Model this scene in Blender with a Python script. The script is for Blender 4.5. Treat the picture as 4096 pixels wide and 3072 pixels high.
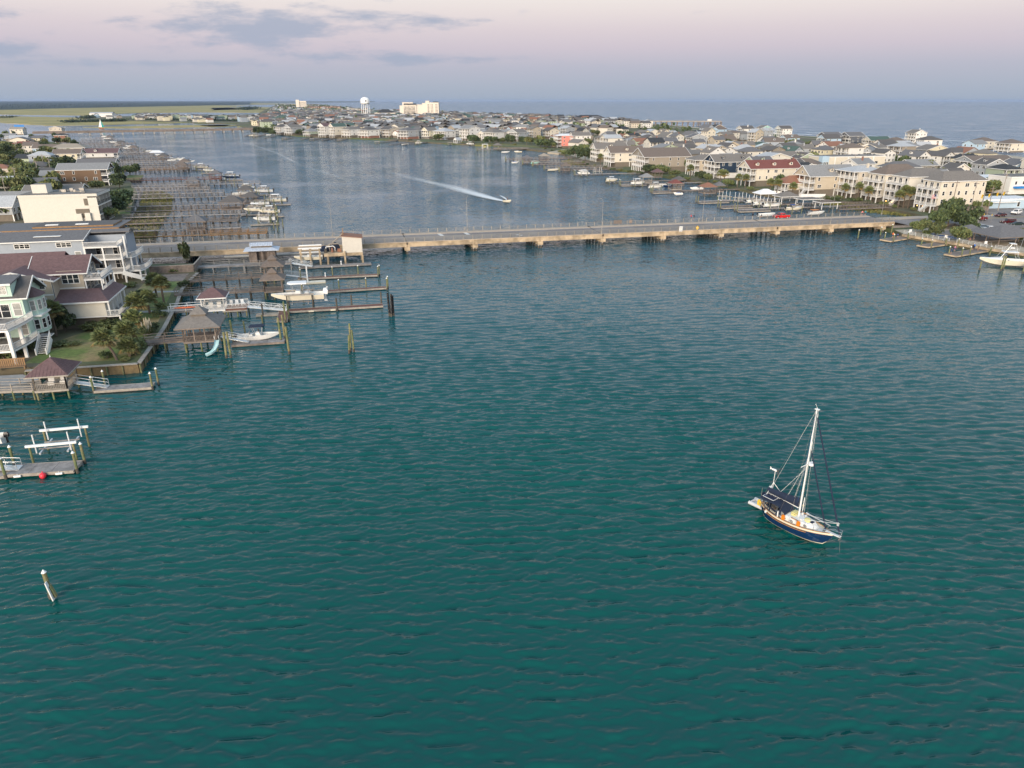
import bpy, math, random
import numpy as np
from mathutils import Vector, Matrix
random.seed(7)
for o in list(bpy.data.objects): bpy.data.objects.remove(o)
scene = bpy.context.scene
COL = scene.collection
R = math.radians
# ------------------------------------------------------------------ camera
H = 40.0
FPX = 2819.0                       # focal length in pixels of the 4096 px wide photograph
PITCH = math.atan(1134.0/FPX)
cam = bpy.data.cameras.new('camera'); camo = bpy.data.objects.new('camera', cam); COL.objects.link(camo)
cam.sensor_fit = 'HORIZONTAL'; cam.sensor_width = 36.0; cam.lens = 36.0*FPX/4096.0
cam.clip_start = 1.0; cam.clip_end = 90000.0
camo.location = (0, 0, H); camo.rotation_euler = (R(90)-PITCH, 0, 0)
scene.camera = camo
# ------------------------------------------------------------------ sky
world = bpy.data.worlds.new('World'); scene.world = world; world.use_nodes = True
nt = world.node_tree; nd = nt.nodes; lk = nt.links; nd.clear()
SUN_AZ = R(200)                    # compass-like angle from +Y, clockwise: the low sun is behind the camera, to the left
SUN_EL = R(14)
def wn(t, **k):
 n = nd.new(t)
 for a, b in k.items(): setattr(n, a, b)
 return n
def wmath(op, a, b=None, clamp=False):
 n = wn('ShaderNodeMath', operation=op, use_clamp=clamp)
 for i, s in enumerate((a, b)):
  if s is None: continue
  if isinstance(s, (int, float)): n.inputs[i].default_value = s
  else: lk.new(s, n.inputs[i])
 return n.outputs[0]
out = wn('ShaderNodeOutputWorld'); bg = wn('ShaderNodeBackground'); lk.new(bg.outputs[0], out.inputs[0])
sky = wn('ShaderNodeTexSky', sky_type='NISHITA'); sky.sun_disc = False
sky.sun_elevation = R(6); sky.sun_rotation = SUN_AZ
sky.air_density = 1.0; sky.dust_density = 2.0; sky.ozone_density = 1.5
tc = wn('ShaderNodeTexCoord'); sp = wn('ShaderNodeSeparateXYZ'); lk.new(tc.outputs['Generated'], sp.inputs[0])
dz = sp.outputs[2]
rampf = wmath('MULTIPLY', dz, 4.0, True)
ramp = wn('ShaderNodeValToRGB'); lk.new(rampf, ramp.inputs[0])
def lin(c): return tuple((x/255/12.92 if x/255 <= .04045 else ((x/255+.055)/1.055)**2.4) for x in c)+(1,)
cr = ramp.color_ramp
stops = [(0.0, (155,167,184)), (.07, (165,173,188)), (.16, (178,179,193)), (.25, (198,189,199)), (.33, (210,199,204)),
         (.41, (222,212,211)), (.47, (228,220,216)), (.62, (228,222,217)), (1.0, (190,203,220))]
while len(cr.elements) < len(stops): cr.elements.new(.5)
for e, (p, c) in zip(cr.elements, stops): e.position = p; e.color = lin(c)
# thin grey-blue clouds low over the marsh
yy = wmath('MAXIMUM', sp.outputs[1], 0.05)
az = wmath('DIVIDE', sp.outputs[0], yy); el = wmath('DIVIDE', dz, yy)
cv = wn('ShaderNodeCombineXYZ'); lk.new(wmath('MULTIPLY', az, 15.0), cv.inputs[0]); lk.new(wmath('MULTIPLY', el, 62.0), cv.inputs[1]); cv.inputs[2].default_value = 3.37
cn = wn('ShaderNodeTexNoise'); cn.inputs['Scale'].default_value = 1.0; cn.inputs['Detail'].default_value = 7; cn.inputs['Roughness'].default_value = .62
lk.new(cv.outputs[0], cn.inputs['Vector'])
def bump1(src, c, w):            # 1 at c, 0 at distance w
 return wmath('SUBTRACT', 1.0, wmath('DIVIDE', wmath('ABSOLUTE', wmath('SUBTRACT', src, c)), w), True)
def gate(a, aw, e, ew, k):
 return wmath('MULTIPLY', wmath('MULTIPLY', bump1(az, a, aw), bump1(el, e, ew)), k)
g = gate(-.31, .26, .086, .05, .58)
for a in ((-.22, .14, .098, .024, .5), (-.68, .20, .062, .024, .55), (-.14, .26, .05, .018, .45), (-.1, .16, .094, .016, .42), (-.55, .4, .045, .012, .40), (-.66, .12, .1, .02, .45)):
 g = wmath('MAXIMUM', g, gate(*a))
cm = wn('ShaderNodeMapRange', interpolation_type='SMOOTHSTEP'); cm.inputs[1].default_value = .64; cm.inputs[2].default_value = .98
lk.new(wmath('ADD', cn.outputs[0], g), cm.inputs[0])
cmix = wn('ShaderNodeMixRGB'); lk.new(wmath('MULTIPLY', cm.outputs[0], .85), cmix.inputs[0]); lk.new(ramp.outputs[0], cmix.inputs[1]); cmix.inputs[2].default_value = lin((158,168,188))
hi = wn('ShaderNodeMapRange', interpolation_type='SMOOTHSTEP'); hi.inputs[1].default_value = .18; hi.inputs[2].default_value = .75; lk.new(dz, hi.inputs[0])
skys = wn('ShaderNodeVectorMath', operation='SCALE'); lk.new(sky.outputs[0], skys.inputs[0]); skys.inputs['Scale'].default_value = .12
skya = wn('ShaderNodeVectorMath', operation='ADD'); lk.new(skys.outputs[0], skya.inputs[0]); skya.inputs[1].default_value = (.37, .51, .66)
smix = wn('ShaderNodeMixRGB'); lk.new(hi.outputs[0], smix.inputs[0]); lk.new(cmix.outputs[0], smix.inputs[1]); lk.new(skya.outputs[0], smix.inputs[2])
lk.new(smix.outputs[0], bg.inputs[0]); bg.inputs[1].default_value = 1.0
# ------------------------------------------------------------------ sun: very soft and warm, just after sunset
sl = bpy.data.lights.new('sun', 'SUN'); sl.energy = 4.6; sl.angle = R(35); sl.color = (1.0, .84, .67)
so = bpy.data.objects.new('sun', sl); COL.objects.link(so)
sd = Vector((math.sin(SUN_AZ)*math.cos(SUN_EL), math.cos(SUN_AZ)*math.cos(SUN_EL), math.sin(SUN_EL)))
so.rotation_euler = sd.to_track_quat('Z', 'Y').to_euler(); so.location = (0, -50, 120)
vs = scene.view_settings; scene.display_settings.display_device = 'sRGB'
vs.view_transform = 'Standard'; vs.look = 'None'; vs.exposure = 0.16; vs.gamma = 1.0; vs.use_curve_mapping = False
scene.render.engine = 'CYCLES'
scene.cycles.max_bounces = 5; scene.cycles.diffuse_bounces = 2; scene.cycles.glossy_bounces = 2; scene.cycles.transparent_max_bounces = 8
scene.cycles.volume_bounces = 0
scene.render.resolution_x = 1024; scene.render.resolution_y = 768
# ------------------------------------------------------------------ survey: a point of the photograph on the plane z -> place on the ground
CP, SP_ = math.cos(PITCH), math.sin(PITCH)
def P(u, v, z=0.0):
 dx = (u-2048)/FPX; dy = (v-1536)/FPX
 t = (H-z)/(CP*dy+SP_)
 return (dx*t, (CP-SP_*dy)*t)
def Zat(u, v, Y):
 dx = (u-2048)/FPX; dy = (v-1536)/FPX
 t = Y/(CP-SP_*dy)
 return H-(CP*dy+SP_)*t
def U(x, y, z):
 d = H-z; zc = y*CP+d*SP_
 return (2048+FPX*x/zc, 1536+FPX*(d*CP-y*SP_)/zc)
ANG = R(13)                        # the lots, docks and the bridge share one grid, turned 13 degrees
CA, SA = math.cos(ANG), math.sin(ANG)
def W(e, n): return (e*CA-n*SA, e*SA+n*CA)
def Lc(x, y): return (x*CA+y*SA, -x*SA+y*CA)
# ------------------------------------------------------------------ materials
MATS = {}
DEF = {}
def defm(key, col, rough=.7, metal=0, var=.12, scale=1.2, bump=0.0, kind='noise', **k):
 DEF[key] = dict(col=col, rough=rough, metal=metal, var=var, scale=scale, bump=bump, kind=kind, **k)
def M(key):
 if key in MATS: return MATS[key]
 d = DEF[key]
 m = bpy.data.materials.new(key); m.use_nodes = True; t = m.node_tree; n = t.nodes; L = t.links
 b = n['Principled BSDF']; b.inputs['Roughness'].default_value = d['rough']; b.inputs['Metallic'].default_value = d['metal']
 if 'emit' in d:
  b.inputs['Emission Color'].default_value = d['col']+(1,); b.inputs['Emission Strength'].default_value = d['emit']
 if 'spec' in d: b.inputs['Specular IOR Level'].default_value = d['spec']
 if 'sub' in d: pass
 geo = n.new('ShaderNodeNewGeometry')
 no = n.new('ShaderNodeTexNoise'); no.inputs['Scale'].default_value = d['scale']; no.inputs['Detail'].default_value = 5; no.inputs['Roughness'].default_value = .65
 L.new(geo.outputs['Position'], no.inputs['Vector'])
 mr = n.new('ShaderNodeMapRange'); mr.inputs[1].default_value = .3; mr.inputs[2].default_value = .7
 mr.inputs[3].default_value = 1-d['var']; mr.inputs[4].default_value = 1+d['var']; L.new(no.outputs[0], mr.inputs[0])
 fac = mr.outputs[0]
 if 'obvar' in d:
  oi = n.new('ShaderNodeObjectInfo'); m3 = n.new('ShaderNodeMapRange'); m3.inputs[3].default_value = 1-d['obvar']; m3.inputs[4].default_value = 1+d['obvar']
  L.new(oi.outputs['Random'], m3.inputs[0]); mm = n.new('ShaderNodeMath'); mm.operation = 'MULTIPLY'; L.new(fac, mm.inputs[0]); L.new(m3.outputs[0], mm.inputs[1]); fac = mm.outputs[0]
 sc = n.new('ShaderNodeVectorMath'); sc.operation = 'SCALE'; L.new(fac, sc.inputs['Scale'])
 if 'col2' in d:
  mx = n.new('ShaderNodeMixRGB'); mx.inputs[1].default_value = d['col']+(1,); mx.inputs[2].default_value = d['col2']+(1,)
  n2 = n.new('ShaderNodeTexNoise'); n2.inputs['Scale'].default_value = d.get('scale2', .2); n2.inputs['Detail'].default_value = 6; L.new(geo.outputs['Position'], n2.inputs['Vector'])
  m2 = n.new('ShaderNodeMapRange'); m2.inputs[1].default_value = d.get('lo', .42); m2.inputs[2].default_value = d.get('hi', .6); L.new(n2.outputs[0], m2.inputs[0])
  L.new(m2.outputs[0], mx.inputs[0]); L.new(mx.outputs[0], sc.inputs[0])
 else:
  sc.inputs[0].default_value = d['col']
 L.new(sc.outputs[0], b.inputs['Base Color'])
 h = None
 if d['kind'] == 'siding':        # lapped boards: fine relief only
  sx = n.new('ShaderNodeSeparateXYZ'); L.new(geo.outputs['Position'], sx.inputs[0])
  w = n.new('ShaderNodeMath'); w.operation = 'MULTIPLY'; w.inputs[1].default_value = 1/.19; L.new(sx.outputs[2], w.inputs[0])
  fr = n.new('ShaderNodeMath'); fr.operation = 'FRACT'; L.new(w.outputs[0], fr.inputs[0]); h = fr.outputs[0]
 elif d['bump'] > 0: h = no.outputs[0]
 if h is not None:
  bp = n.new('ShaderNodeBump'); bp.inputs['Strength'].default_value = d['bump']; bp.inputs['Distance'].default_value = .05
  L.new(h, bp.inputs['Height']); L.new(bp.outputs[0], b.inputs['Normal'])
 MATS[key] = m
 return m
WALLS = dict(white=(.72,.70,.66), cream=(.66,.60,.49), paleyellow=(.68,.62,.45), tan=(.50,.43,.33), beige=(.56,.50,.41), grey=(.36,.38,.40), taupe=(.30,.26,.21),
             mint=(.52,.68,.58), sage=(.40,.46,.34), paleblue=(.42,.55,.66), navy=(.012,.03,.06), pink=(.72,.24,.20), brown=(.16,.10,.06), bluegrey=(.33,.37,.42),
             aqua=(.30,.58,.52), offwhite=(.66,.62,.54), darkgrey=(.10,.11,.13), peach=(.70,.42,.26), brick=(.28,.14,.10), greybrown=(.26,.24,.21))
for k, c in WALLS.items(): defm('w_'+k, c, .75, var=.06, scale=.7, bump=.25, kind='siding')
ROOFS = dict(charcoal=(.085,.078,.074), slate=(.115,.112,.115), brown=(.135,.105,.085), greybrown=(.15,.135,.12), grey=(.20,.20,.20), purple=(.11,.062,.062), red=(.15,.045,.035),
             palegrey=(.36,.37,.38), white=(.68,.70,.72), black=(.025,.027,.03), green=(.05,.09,.075), rust=(.22,.10,.06), tan=(.27,.23,.18), metal=(.42,.46,.52))
for k, c in ROOFS.items(): defm('r_'+k, tuple(min(.75, q*1.15+.010) for q in c), .85, var=.22, scale=2.2, bump=.35)
defm('trim', (.78,.77,.74), .5, var=.05, scale=.8)
defm('glass', (.018,.022,.026), .06, var=.2, spec=.8, obvar=.5)
defm('glass_pale', (.30,.30,.28), .12, var=.1, spec=.8)
defm('dark', (.012,.012,.014), .6)
defm('black', (.012,.013,.016), .4)
defm('mid_brown', (.17,.145,.115), .9)  # plain mid-brown of the lattice skirts under the houses, also infill panels
defm('wood_grey', (.30,.275,.26), .85, var=.30, scale=1.6, bump=.3, col2=(.22,.205,.195), scale2=.35)
defm('wood_brown', (.235,.19,.16), .85, var=.30, scale=1.8, bump=.3, col2=(.17,.14,.12), scale2=.35)
defm('wood_orange', (.30,.17,.075), .8, var=.25, scale=1.8, bump=.2, col2=(.24,.15,.08))
defm('wood_red', (.15,.062,.045), .8, var=.25, scale=1.8, col2=(.19,.10,.075))
defm('wood_pale', (.36,.32,.27), .85, var=.25, scale=1.8, col2=(.28,.25,.22))
defm('pile', (.22,.20,.10), .85, var=.35, scale=1.6, bump=.4, col2=(.13,.16,.07), scale2=.9)
defm('pile_dark', (.085,.075,.06), .8, var=.35, scale=1.6)
defm('white_paint', (.80,.80,.78), .35, var=.04)
defm('gelcoat', (.80,.79,.75), .18, var=.03)
defm('hull_cream', (.72,.66,.52), .2, var=.03)
defm('hull_navy', (.006,.028,.085), .16, var=.08)
defm('hull_blue', (.03,.10,.28), .2, var=.05)
defm('canvas_navy', (.010,.020,.048), .85, var=.25, scale=3)
defm('canvas_blue', (.02,.08,.28), .85, var=.2, scale=3)
defm('canvas_teal', (.02,.30,.27), .8, var=.1)
defm('solar', (.035,.042,.075), .18, var=.3, scale=5)
defm('alu', (.62,.63,.63), .35, .6, var=.05)
defm('steel', (.55,.56,.56), .25, .9, var=.05)
defm('teak', (.42,.20,.07), .55, var=.2, scale=3)
defm('orange', (.75,.23,.015), .45, var=.08)
defm('yellow', (.80,.52,.04), .5, var=.08)
defm('pale_yellow', (.72,.64,.26), .7, var=.12, scale=4)
defm('sign_yellow', (.85,.50,.02), .5, var=.03)
defm('red', (.55,.015,.012), .25, var=.04)
defm('darkred', (.20,.008,.012), .25, var=.04)
defm('buoy_red', (.75,.04,.06), .4, var=.05)
defm('car_white', (.78,.78,.78), .2, var=.02)
defm('car_silver', (.42,.44,.47), .25, .3, var=.02)
defm('car_black', (.012,.013,.018), .2, var=.02)
defm('car_green', (.02,.035,.03), .2, var=.02)
defm('car_bluegrey', (.16,.22,.28), .22, .2, var=.02)
defm('car_maroon', (.07,.012,.016), .22, var=.02)
defm('tyre', (.018,.018,.018), .9)
defm('chrome', (.6,.6,.6), .2, .9)
defm('taillight', (.60,.01,.01), .3, emit=2.0)
defm('headlight', (.8,.78,.7), .1)
defm('amber', (.9,.35,.02), .4)
defm('concrete', (.54,.42,.28), .85, var=.16, scale=.8, bump=.25, col2=(.30,.235,.16), scale2=.35)
defm('concrete_grey', (.33,.32,.30), .85, var=.16, scale=.8, bump=.2)
defm('sidewalk', (.42,.35,.28), .85, var=.12, scale=.6)
defm('asphalt', (.20,.178,.168), .9, var=.18, scale=1.5, col2=(.25,.225,.21), scale2=.12)
defm('patch', (.23,.215,.205), .9, var=.1, scale=1.5)
defm('line_white', (.62,.61,.58), .7, var=.12, scale=3)
defm('line_yellow', (.55,.40,.06), .7, var=.15, scale=3)
defm('joint_black', (.015,.015,.016), .8)
defm('galv', (.34,.32,.29), .45, .5, var=.1)
defm('stucco', (.66,.625,.555), .85, var=.05, scale=1.5, bump=.1)
defm('hotel_cream', (.70,.63,.54), .85, var=.05, scale=.4)
defm('gravel_roof', (.21,.195,.18), .95, var=.25, scale=1.5, col2=(.15,.14,.13), scale2=.2)
defm('soil', (.13,.11,.07), .95, var=.25, scale=.3, col2=(.09,.11,.045), scale2=.03, lo=.45, hi=.55)
defm('lawn', (.12,.165,.04), .95, var=.28, scale=1.6, bump=.5, col2=(.28,.21,.10), scale2=.16, lo=.42, hi=.60)
defm('sand', (.42,.36,.27), .95, var=.12, scale=.5)
defm('marsh', (.36,.29,.105), .95, var=.24, scale=.03, col2=(.24,.22,.08), scale2=.008)
defm('marsh_near', (.19,.17,.05), .95, var=.3, scale=2.5, col2=(.10,.12,.04), scale2=.5)
defm('leaf_dark', (.050,.076,.030), .75, var=.45, scale=.9, obvar=.35)
defm('leaf_mid', (.10,.13,.045), .75, var=.4, scale=.9, obvar=.3)
defm('leaf_light', (.16,.17,.06), .75, var=.4, scale=1.1, obvar=.25)
defm('leaf_palm', (.15,.18,.07), .65, var=.4, scale=1.5, obvar=.25)
defm('leaf_dry', (.24,.18,.07), .85, var=.3, scale=2)
defm('plume', (.60,.50,.36), .9, var=.15, scale=3)
defm('bark', (.13,.10,.075), .95, var=.3, scale=3, bump=.5)
defm('forest', (.030,.050,.046), .95, var=.45, scale=.02)
defm('sheet', (.21,.15,.075), .85, var=.3, scale=1.4, col2=(.14,.11,.06))
defm('foam', (.80,.82,.82), .6, var=.05)
defm('skin', (.45,.25,.17), .6, var=.05)
defm('lamp_on', (1.0,.55,.18), .5, emit=3.0)
defm('flag_red', (.45,.02,.03), .8); defm('flag_white', (.75,.74,.72), .8); defm('flag_blue', (.02,.03,.12), .8)
defm('mural_blue', (.08,.30,.55), .7, var=.5, scale=.6, col2=(.5,.6,.65), scale2=.5)
defm('tarp', (.02,.20,.55), .6, var=.1)
defm('slide', (.42,.62,.64), .3, var=.05)
defm('kayak', (.75,.16,.05), .35, var=.05)
defm('dinghy', (.58,.58,.58), .5, var=.05)
defm('furn_dark', (.05,.05,.05), .7)
defm('cushion', (.30,.30,.30), .9)
# ------------------------------------------------------------------ mesh building
class MB:
 def __init__(s): s.v = []; s.f = []; s.m = []; s.mats = []
 def mi(s, k):
  if k not in s.mats: s.mats.append(k)
  return s.mats.index(k)
 def poly(s, pts, k):
  b = len(s.v); s.v += [tuple(p) for p in pts]; s.f.append(tuple(range(b, b+len(pts)))); s.m.append(s.mi(k)); return s
 def faces(s, pts, fs, k):
  b = len(s.v); s.v += [tuple(p) for p in pts]; i = s.mi(k)
  for f in fs: s.f.append(tuple(b+j for j in f)); s.m.append(i)
  return s
 def box(s, x0, y0, z0, x1, y1, z1, k, top=None):
  if x0 > x1: x0, x1 = x1, x0
  if y0 > y1: y0, y1 = y1, y0
  if z0 > z1: z0, z1 = z1, z0
  p = [(x0,y0,z0),(x1,y0,z0),(x1,y1,z0),(x0,y1,z0),(x0,y0,z1),(x1,y0,z1),(x1,y1,z1),(x0,y1,z1)]
  s.faces(p, [(0,3,2,1),(0,1,5,4),(1,2,6,5),(2,3,7,6),(3,0,4,7)], k); s.faces(p[4:], [(0,1,2,3)], top or k); return s
 def beam(s, p0, p1, w, h, k):
  a, b = Vector(p0), Vector(p1); d = b-a
  if d.length < 1e-6: return s
  d.normalize()
  up = Vector((0,0,1)) if abs(d.z) < .95 else Vector((1,0,0))
  r = d.cross(up).normalized(); u = r.cross(d).normalized()
  q = []
  for c in (a, b):
   for i, j in ((-1,-1),(1,-1),(1,1),(-1,1)): q.append(c+r*(w/2*i)+u*(h/2*j))
  return s.faces(q, [(3,2,1,0),(4,5,6,7),(0,1,5,4),(1,2,6,5),(2,3,7,6),(3,0,4,7)], k)
 def tube(s, p0, p1, r0, r1, k, n=6, cap=True):
  a, b = Vector(p0), Vector(p1); d = b-a
  if d.length < 1e-6: return s
  d.normalize()
  up = Vector((0,0,1)) if abs(d.z) < .95 else Vector((1,0,0))
  r = d.cross(up).normalized(); u = r.cross(d).normalized(); q = []
  for c, rr in ((a, r0), (b, r1)):
   for i in range(n):
    t = 2*math.pi*i/n; q.append(c+r*(rr*math.cos(t))+u*(rr*math.sin(t)))
  f = [(i, (i+1) % n, n+(i+1) % n, n+i) for i in range(n)]
  if cap: f += [tuple(range(n-1, -1, -1)), tuple(range(n, 2*n))]
  return s.faces(q, f, k)
 def pipe(s, pts, r, k, n=6):
  for a, b in zip(pts, pts[1:]): s.tube(a, b, r, r, k, n)
  return s
 def loft(s, rings, k, cap=True, closed=True):
  n = len(rings[0]); q = [p for r_ in rings for p in r_]; f = []
  for i in range(len(rings)-1):
   for j in range(n if closed else n-1):
    a = i*n+j; b = i*n+(j+1) % n; f.append((a, b, b+n, a+n))
  if cap: f += [tuple(range(n-1, -1, -1)), tuple(range((len(rings)-1)*n, len(rings)*n))]
  return s.faces(q, f, k)
 def cyl(s, x, y, z0, z1, r0, r1, k, n=8): return s.tube((x,y,z0), (x,y,z1), r0, r1, k, n)
 def dome(s, x, y, z, rx, ry, rz, k, n=10, m=5, full=False):
  rings = []
  lo = -math.pi/2 if full else 0
  for i in range(m+1):
   t = lo+(math.pi/2-lo)*i/m; c = max(math.cos(t), .01)
   rings.append([(x+rx*c*math.cos(2*math.pi*j/n), y+ry*c*math.sin(2*math.pi*j/n), z+rz*math.sin(t)) for j in range(n)])
  return s.loft(rings, k)
 def mesh(s, name, smooth=False):
  me = bpy.data.meshes.new(name); me.from_pydata(s.v, [], s.f)
  for k in s.mats: me.materials.append(M(k))
  if len(s.mats) > 1: me.polygons.foreach_set('material_index', s.m)
  if smooth: me.polygons.foreach_set('use_smooth', [True]*len(s.f))
  me.update(); return me
 def obj(s, name, parent=None, loc=None, rz=0, smooth=False):
  return inst(name, s.mesh(name, smooth), parent, loc, rz)
def inst(name, me, parent=None, loc=None, rz=0, scale=None, rot=None):
 o = bpy.data.objects.new(name, me); COL.objects.link(o)
 if parent is not None: o.parent = parent
 if loc is not None: o.location = loc
 if rot is not None: o.rotation_euler = rot
 elif rz: o.rotation_euler = (0, 0, rz)
 if scale is not None: o.scale = scale if hasattr(scale, '__len__') else (scale,)*3
 return o
def tag(o, label, cat, group=None):
 o['label'] = label; o['category'] = cat
 if group: o['group'] = group
 return o
def thing(name, label, cat, loc=(0,0,0), rz=0, group=None):
 o = bpy.data.objects.new(name, None); COL.objects.link(o); o.location = loc; o.rotation_euler = (0,0,rz); o.empty_display_size = .5
 return tag(o, label, cat, group)
def structure(o): o['kind'] = 'structure'; return o
def stuff(o, label=None, cat=None):
 o['kind'] = 'stuff'
 if label: o['label'] = label; o['category'] = cat
 return o
ORD = ['first','second','third','fourth','fifth','sixth','seventh','eighth','ninth','tenth','eleventh','twelfth','thirteenth','fourteenth','fifteenth','sixteenth','seventeenth','eighteenth','nineteenth','twentieth']
def ordn(i):
 if i < 20: return ORD[i]
 i += 1
 return f"{i}{'th' if 10 <= i % 100 <= 20 else {1:'st',2:'nd',3:'rd'}.get(i % 10, 'th')}"
CACHE = {}
def cached(key, fn):
 if key not in CACHE: CACHE[key] = fn()
 return CACHE[key]
# ================================================================== WATER
def make_water():
 rng = np.random.RandomState(3)
 th = np.linspace(R(-55), R(55), 900)
 rs = [26.0]
 while rs[-1] < 1300: r = rs[-1]; rs.append(r+max(.17, r*r/(705*40)*.62))
 while rs[-1] < 26000: rs.append(rs[-1]*1.5)
 rs = np.array(rs); nr, ntth = len(rs), len(th)
 dr = np.gradient(rs)
 RR, TT = np.meshgrid(rs, th, indexing='ij'); X = RR*np.sin(TT); Y = RR*np.cos(TT); Z = np.zeros_like(X); DX = np.zeros_like(X); DY = np.zeros_like(X)
 res = np.maximum(dr[:, None], RR*(th[1]-th[0]))
 gust = .55+.85*(.5+.5*np.sin(X*.013+1.3*np.sin(Y*.009)+.4)*np.sin(Y*.017+1.1*np.sin(X*.011)))
 spec = []
 for i in range(120):
  lam = .45*(4.5/.45)**rng.rand(); spec.append((lam, (R(99) if rng.rand() < .75 else R(74))+rng.normal(0, R(13)), lam**1.2/(1+(lam/1.15)**2.5), rng.rand()*6.283))
 rms = math.sqrt(sum(.5*(2*math.pi/l*a_)**2 for l, d, a_, p in spec)); kA = .33/rms
 for i, (lam, a, amp, ph) in enumerate(spec):
  k = 2*math.pi/lam; amp *= kA; fade = np.clip((lam/res-2.0)/2.0, 0, 1); m = np.where(lam/res[:, 0] > 2.0)[0]
  if not len(m): continue
  j = m.max()+1
  arg = k*(X[:j]*math.cos(a)+Y[:j]*math.sin(a))+ph+.9*np.sin(X[:j]*.21*(1+.3*math.sin(i))+i)+.7*np.sin(Y[:j]*.17+i*2.1)
  af = amp*fade[:j]*gust[:j]; Z[:j] += af*np.sin(arg); cs = np.cos(arg)*af*.25; DX[:j] -= math.cos(a)*cs; DY[:j] -= math.sin(a)*cs
 v = np.stack([X+DX, Y+DY, Z], -1).reshape(-1, 3)
 idx = np.arange(nr*ntth).reshape(nr, ntth)
 f = np.stack([idx[:-1, :-1], idx[:-1, 1:], idx[1:, 1:], idx[1:, :-1]], -1).reshape(-1, 4)
 verts = v.tolist(); faces = f[:, ::-1].tolist()
 # the rest of the disc: under and behind the viewpoint, coarse
 n0 = len(verts); ring_in = [0]; 
 a2 = np.linspace(R(55), R(305), 14)
 verts.append((0, 0, 0)); c = n0
 inner = [idx[0, ntth-1]]; outer = [idx[-1, ntth-1]]
 for t in a2[1:-1]:
  verts.append((26*math.sin(t), 26*math.cos(t), 0)); inner.append(len(verts)-1)
  verts.append((rs[-1]*math.sin(t), rs[-1]*math.cos(t), 0)); outer.append(len(verts)-1)
 inner.append(idx[0, 0]); outer.append(idx[-1, 0])
 for a, b in zip(inner, inner[1:]): faces.append((c, b, a))
 for i in range(len(inner)-1): faces.append((inner[i], inner[i+1], outer[i+1], outer[i]))
 front = [int(q) for q in idx[0, ::1]]
 for a, b in zip(front, front[1:]): faces.append((c, b, a))
 me = bpy.data.meshes.new('water'); me.from_pydata(verts, [], faces)
 me.polygons.foreach_set('use_smooth', [True]*len(faces)); me.update()
 m = bpy.data.materials.new('sea_water'); m.use_nodes = True; t = m.node_tree; n = t.nodes; L = t.links
 b = n['Principled BSDF']; b.inputs['IOR'].default_value = 1.345; b.inputs['Roughness'].default_value = .07
 geo = n.new('ShaderNodeNewGeometry')
 big = n.new('ShaderNodeTexNoise'); big.inputs['Scale'].default_value = .02; big.inputs['Detail'].default_value = 6; L.new(geo.outputs['Position'], big.inputs['Vector'])
 mx = n.new('ShaderNodeMixRGB'); mx.inputs[1].default_value = (.0002, .054, .050, 1); mx.inputs[2].default_value = (.0002, .086, .073, 1)
 L.new(big.outputs[0], mx.inputs[0]); L.new(mx.outputs[0], b.inputs['Base Color'])
 # ripples too fine for the mesh: the surface normal itself is roughened, so they average out at a distance
 def rip(sc, stretch, det, rot, kx, ky):
  mp = n.new('ShaderNodeMapping'); mp.inputs['Scale'].default_value = (sc*stretch, sc, sc); mp.inputs['Rotation'].default_value = (0, 0, rot); L.new(geo.outputs['Position'], mp.inputs['Vector'])
  q = n.new('ShaderNodeTexNoise'); q.inputs['Scale'].default_value = 1; q.inputs['Detail'].default_value = det; q.inputs['Roughness'].default_value = .6; L.new(mp.outputs[0], q.inputs['Vector'])
  s1 = n.new('ShaderNodeVectorMath'); s1.operation = 'SUBTRACT'; L.new(q.outputs['Color'], s1.inputs[0]); s1.inputs[1].default_value = (.5, .5, .5)
  s2 = n.new('ShaderNodeVectorMath'); s2.operation = 'MULTIPLY'; L.new(s1.outputs[0], s2.inputs[0]); s2.inputs[1].default_value = (kx, ky, 0); return s2.outputs[0]
 def vadd(p, q): v_ = n.new('ShaderNodeVectorMath'); v_.operation = 'ADD'; L.new(p, v_.inputs[0]); L.new(q, v_.inputs[1]); return v_.outputs[0]
 gn = n.new('ShaderNodeTexNoise'); gn.inputs['Scale'].default_value = .022; gn.inputs['Detail'].default_value = 5; L.new(geo.outputs['Position'], gn.inputs['Vector'])
 gm = n.new('ShaderNodeMapRange'); gm.inputs[1].default_value = .35; gm.inputs[2].default_value = .65; gm.inputs[3].default_value = .3; gm.inputs[4].default_value = 1.5; L.new(gn.outputs[0], gm.inputs[0])
 # the reach below the bridge and the water among the left docks are sheltered; the open sound and the ocean are rougher and bluer
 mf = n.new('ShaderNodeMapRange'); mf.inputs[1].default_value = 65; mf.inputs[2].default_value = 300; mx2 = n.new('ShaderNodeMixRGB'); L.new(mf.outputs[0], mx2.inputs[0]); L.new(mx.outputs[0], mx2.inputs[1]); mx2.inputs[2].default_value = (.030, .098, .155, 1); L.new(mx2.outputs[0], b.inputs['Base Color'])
 sy = n.new('ShaderNodeSeparateXYZ'); L.new(geo.outputs['Position'], sy.inputs[0]); ex = n.new('ShaderNodeMapRange'); ex.inputs[1].default_value = 90; ex.inputs[2].default_value = 330; ex.inputs[3].default_value = .40; ex.inputs[4].default_value = 2.3; L.new(sy.outputs[1], ex.inputs[0]); L.new(sy.outputs[1], mf.inputs[0])
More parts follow.
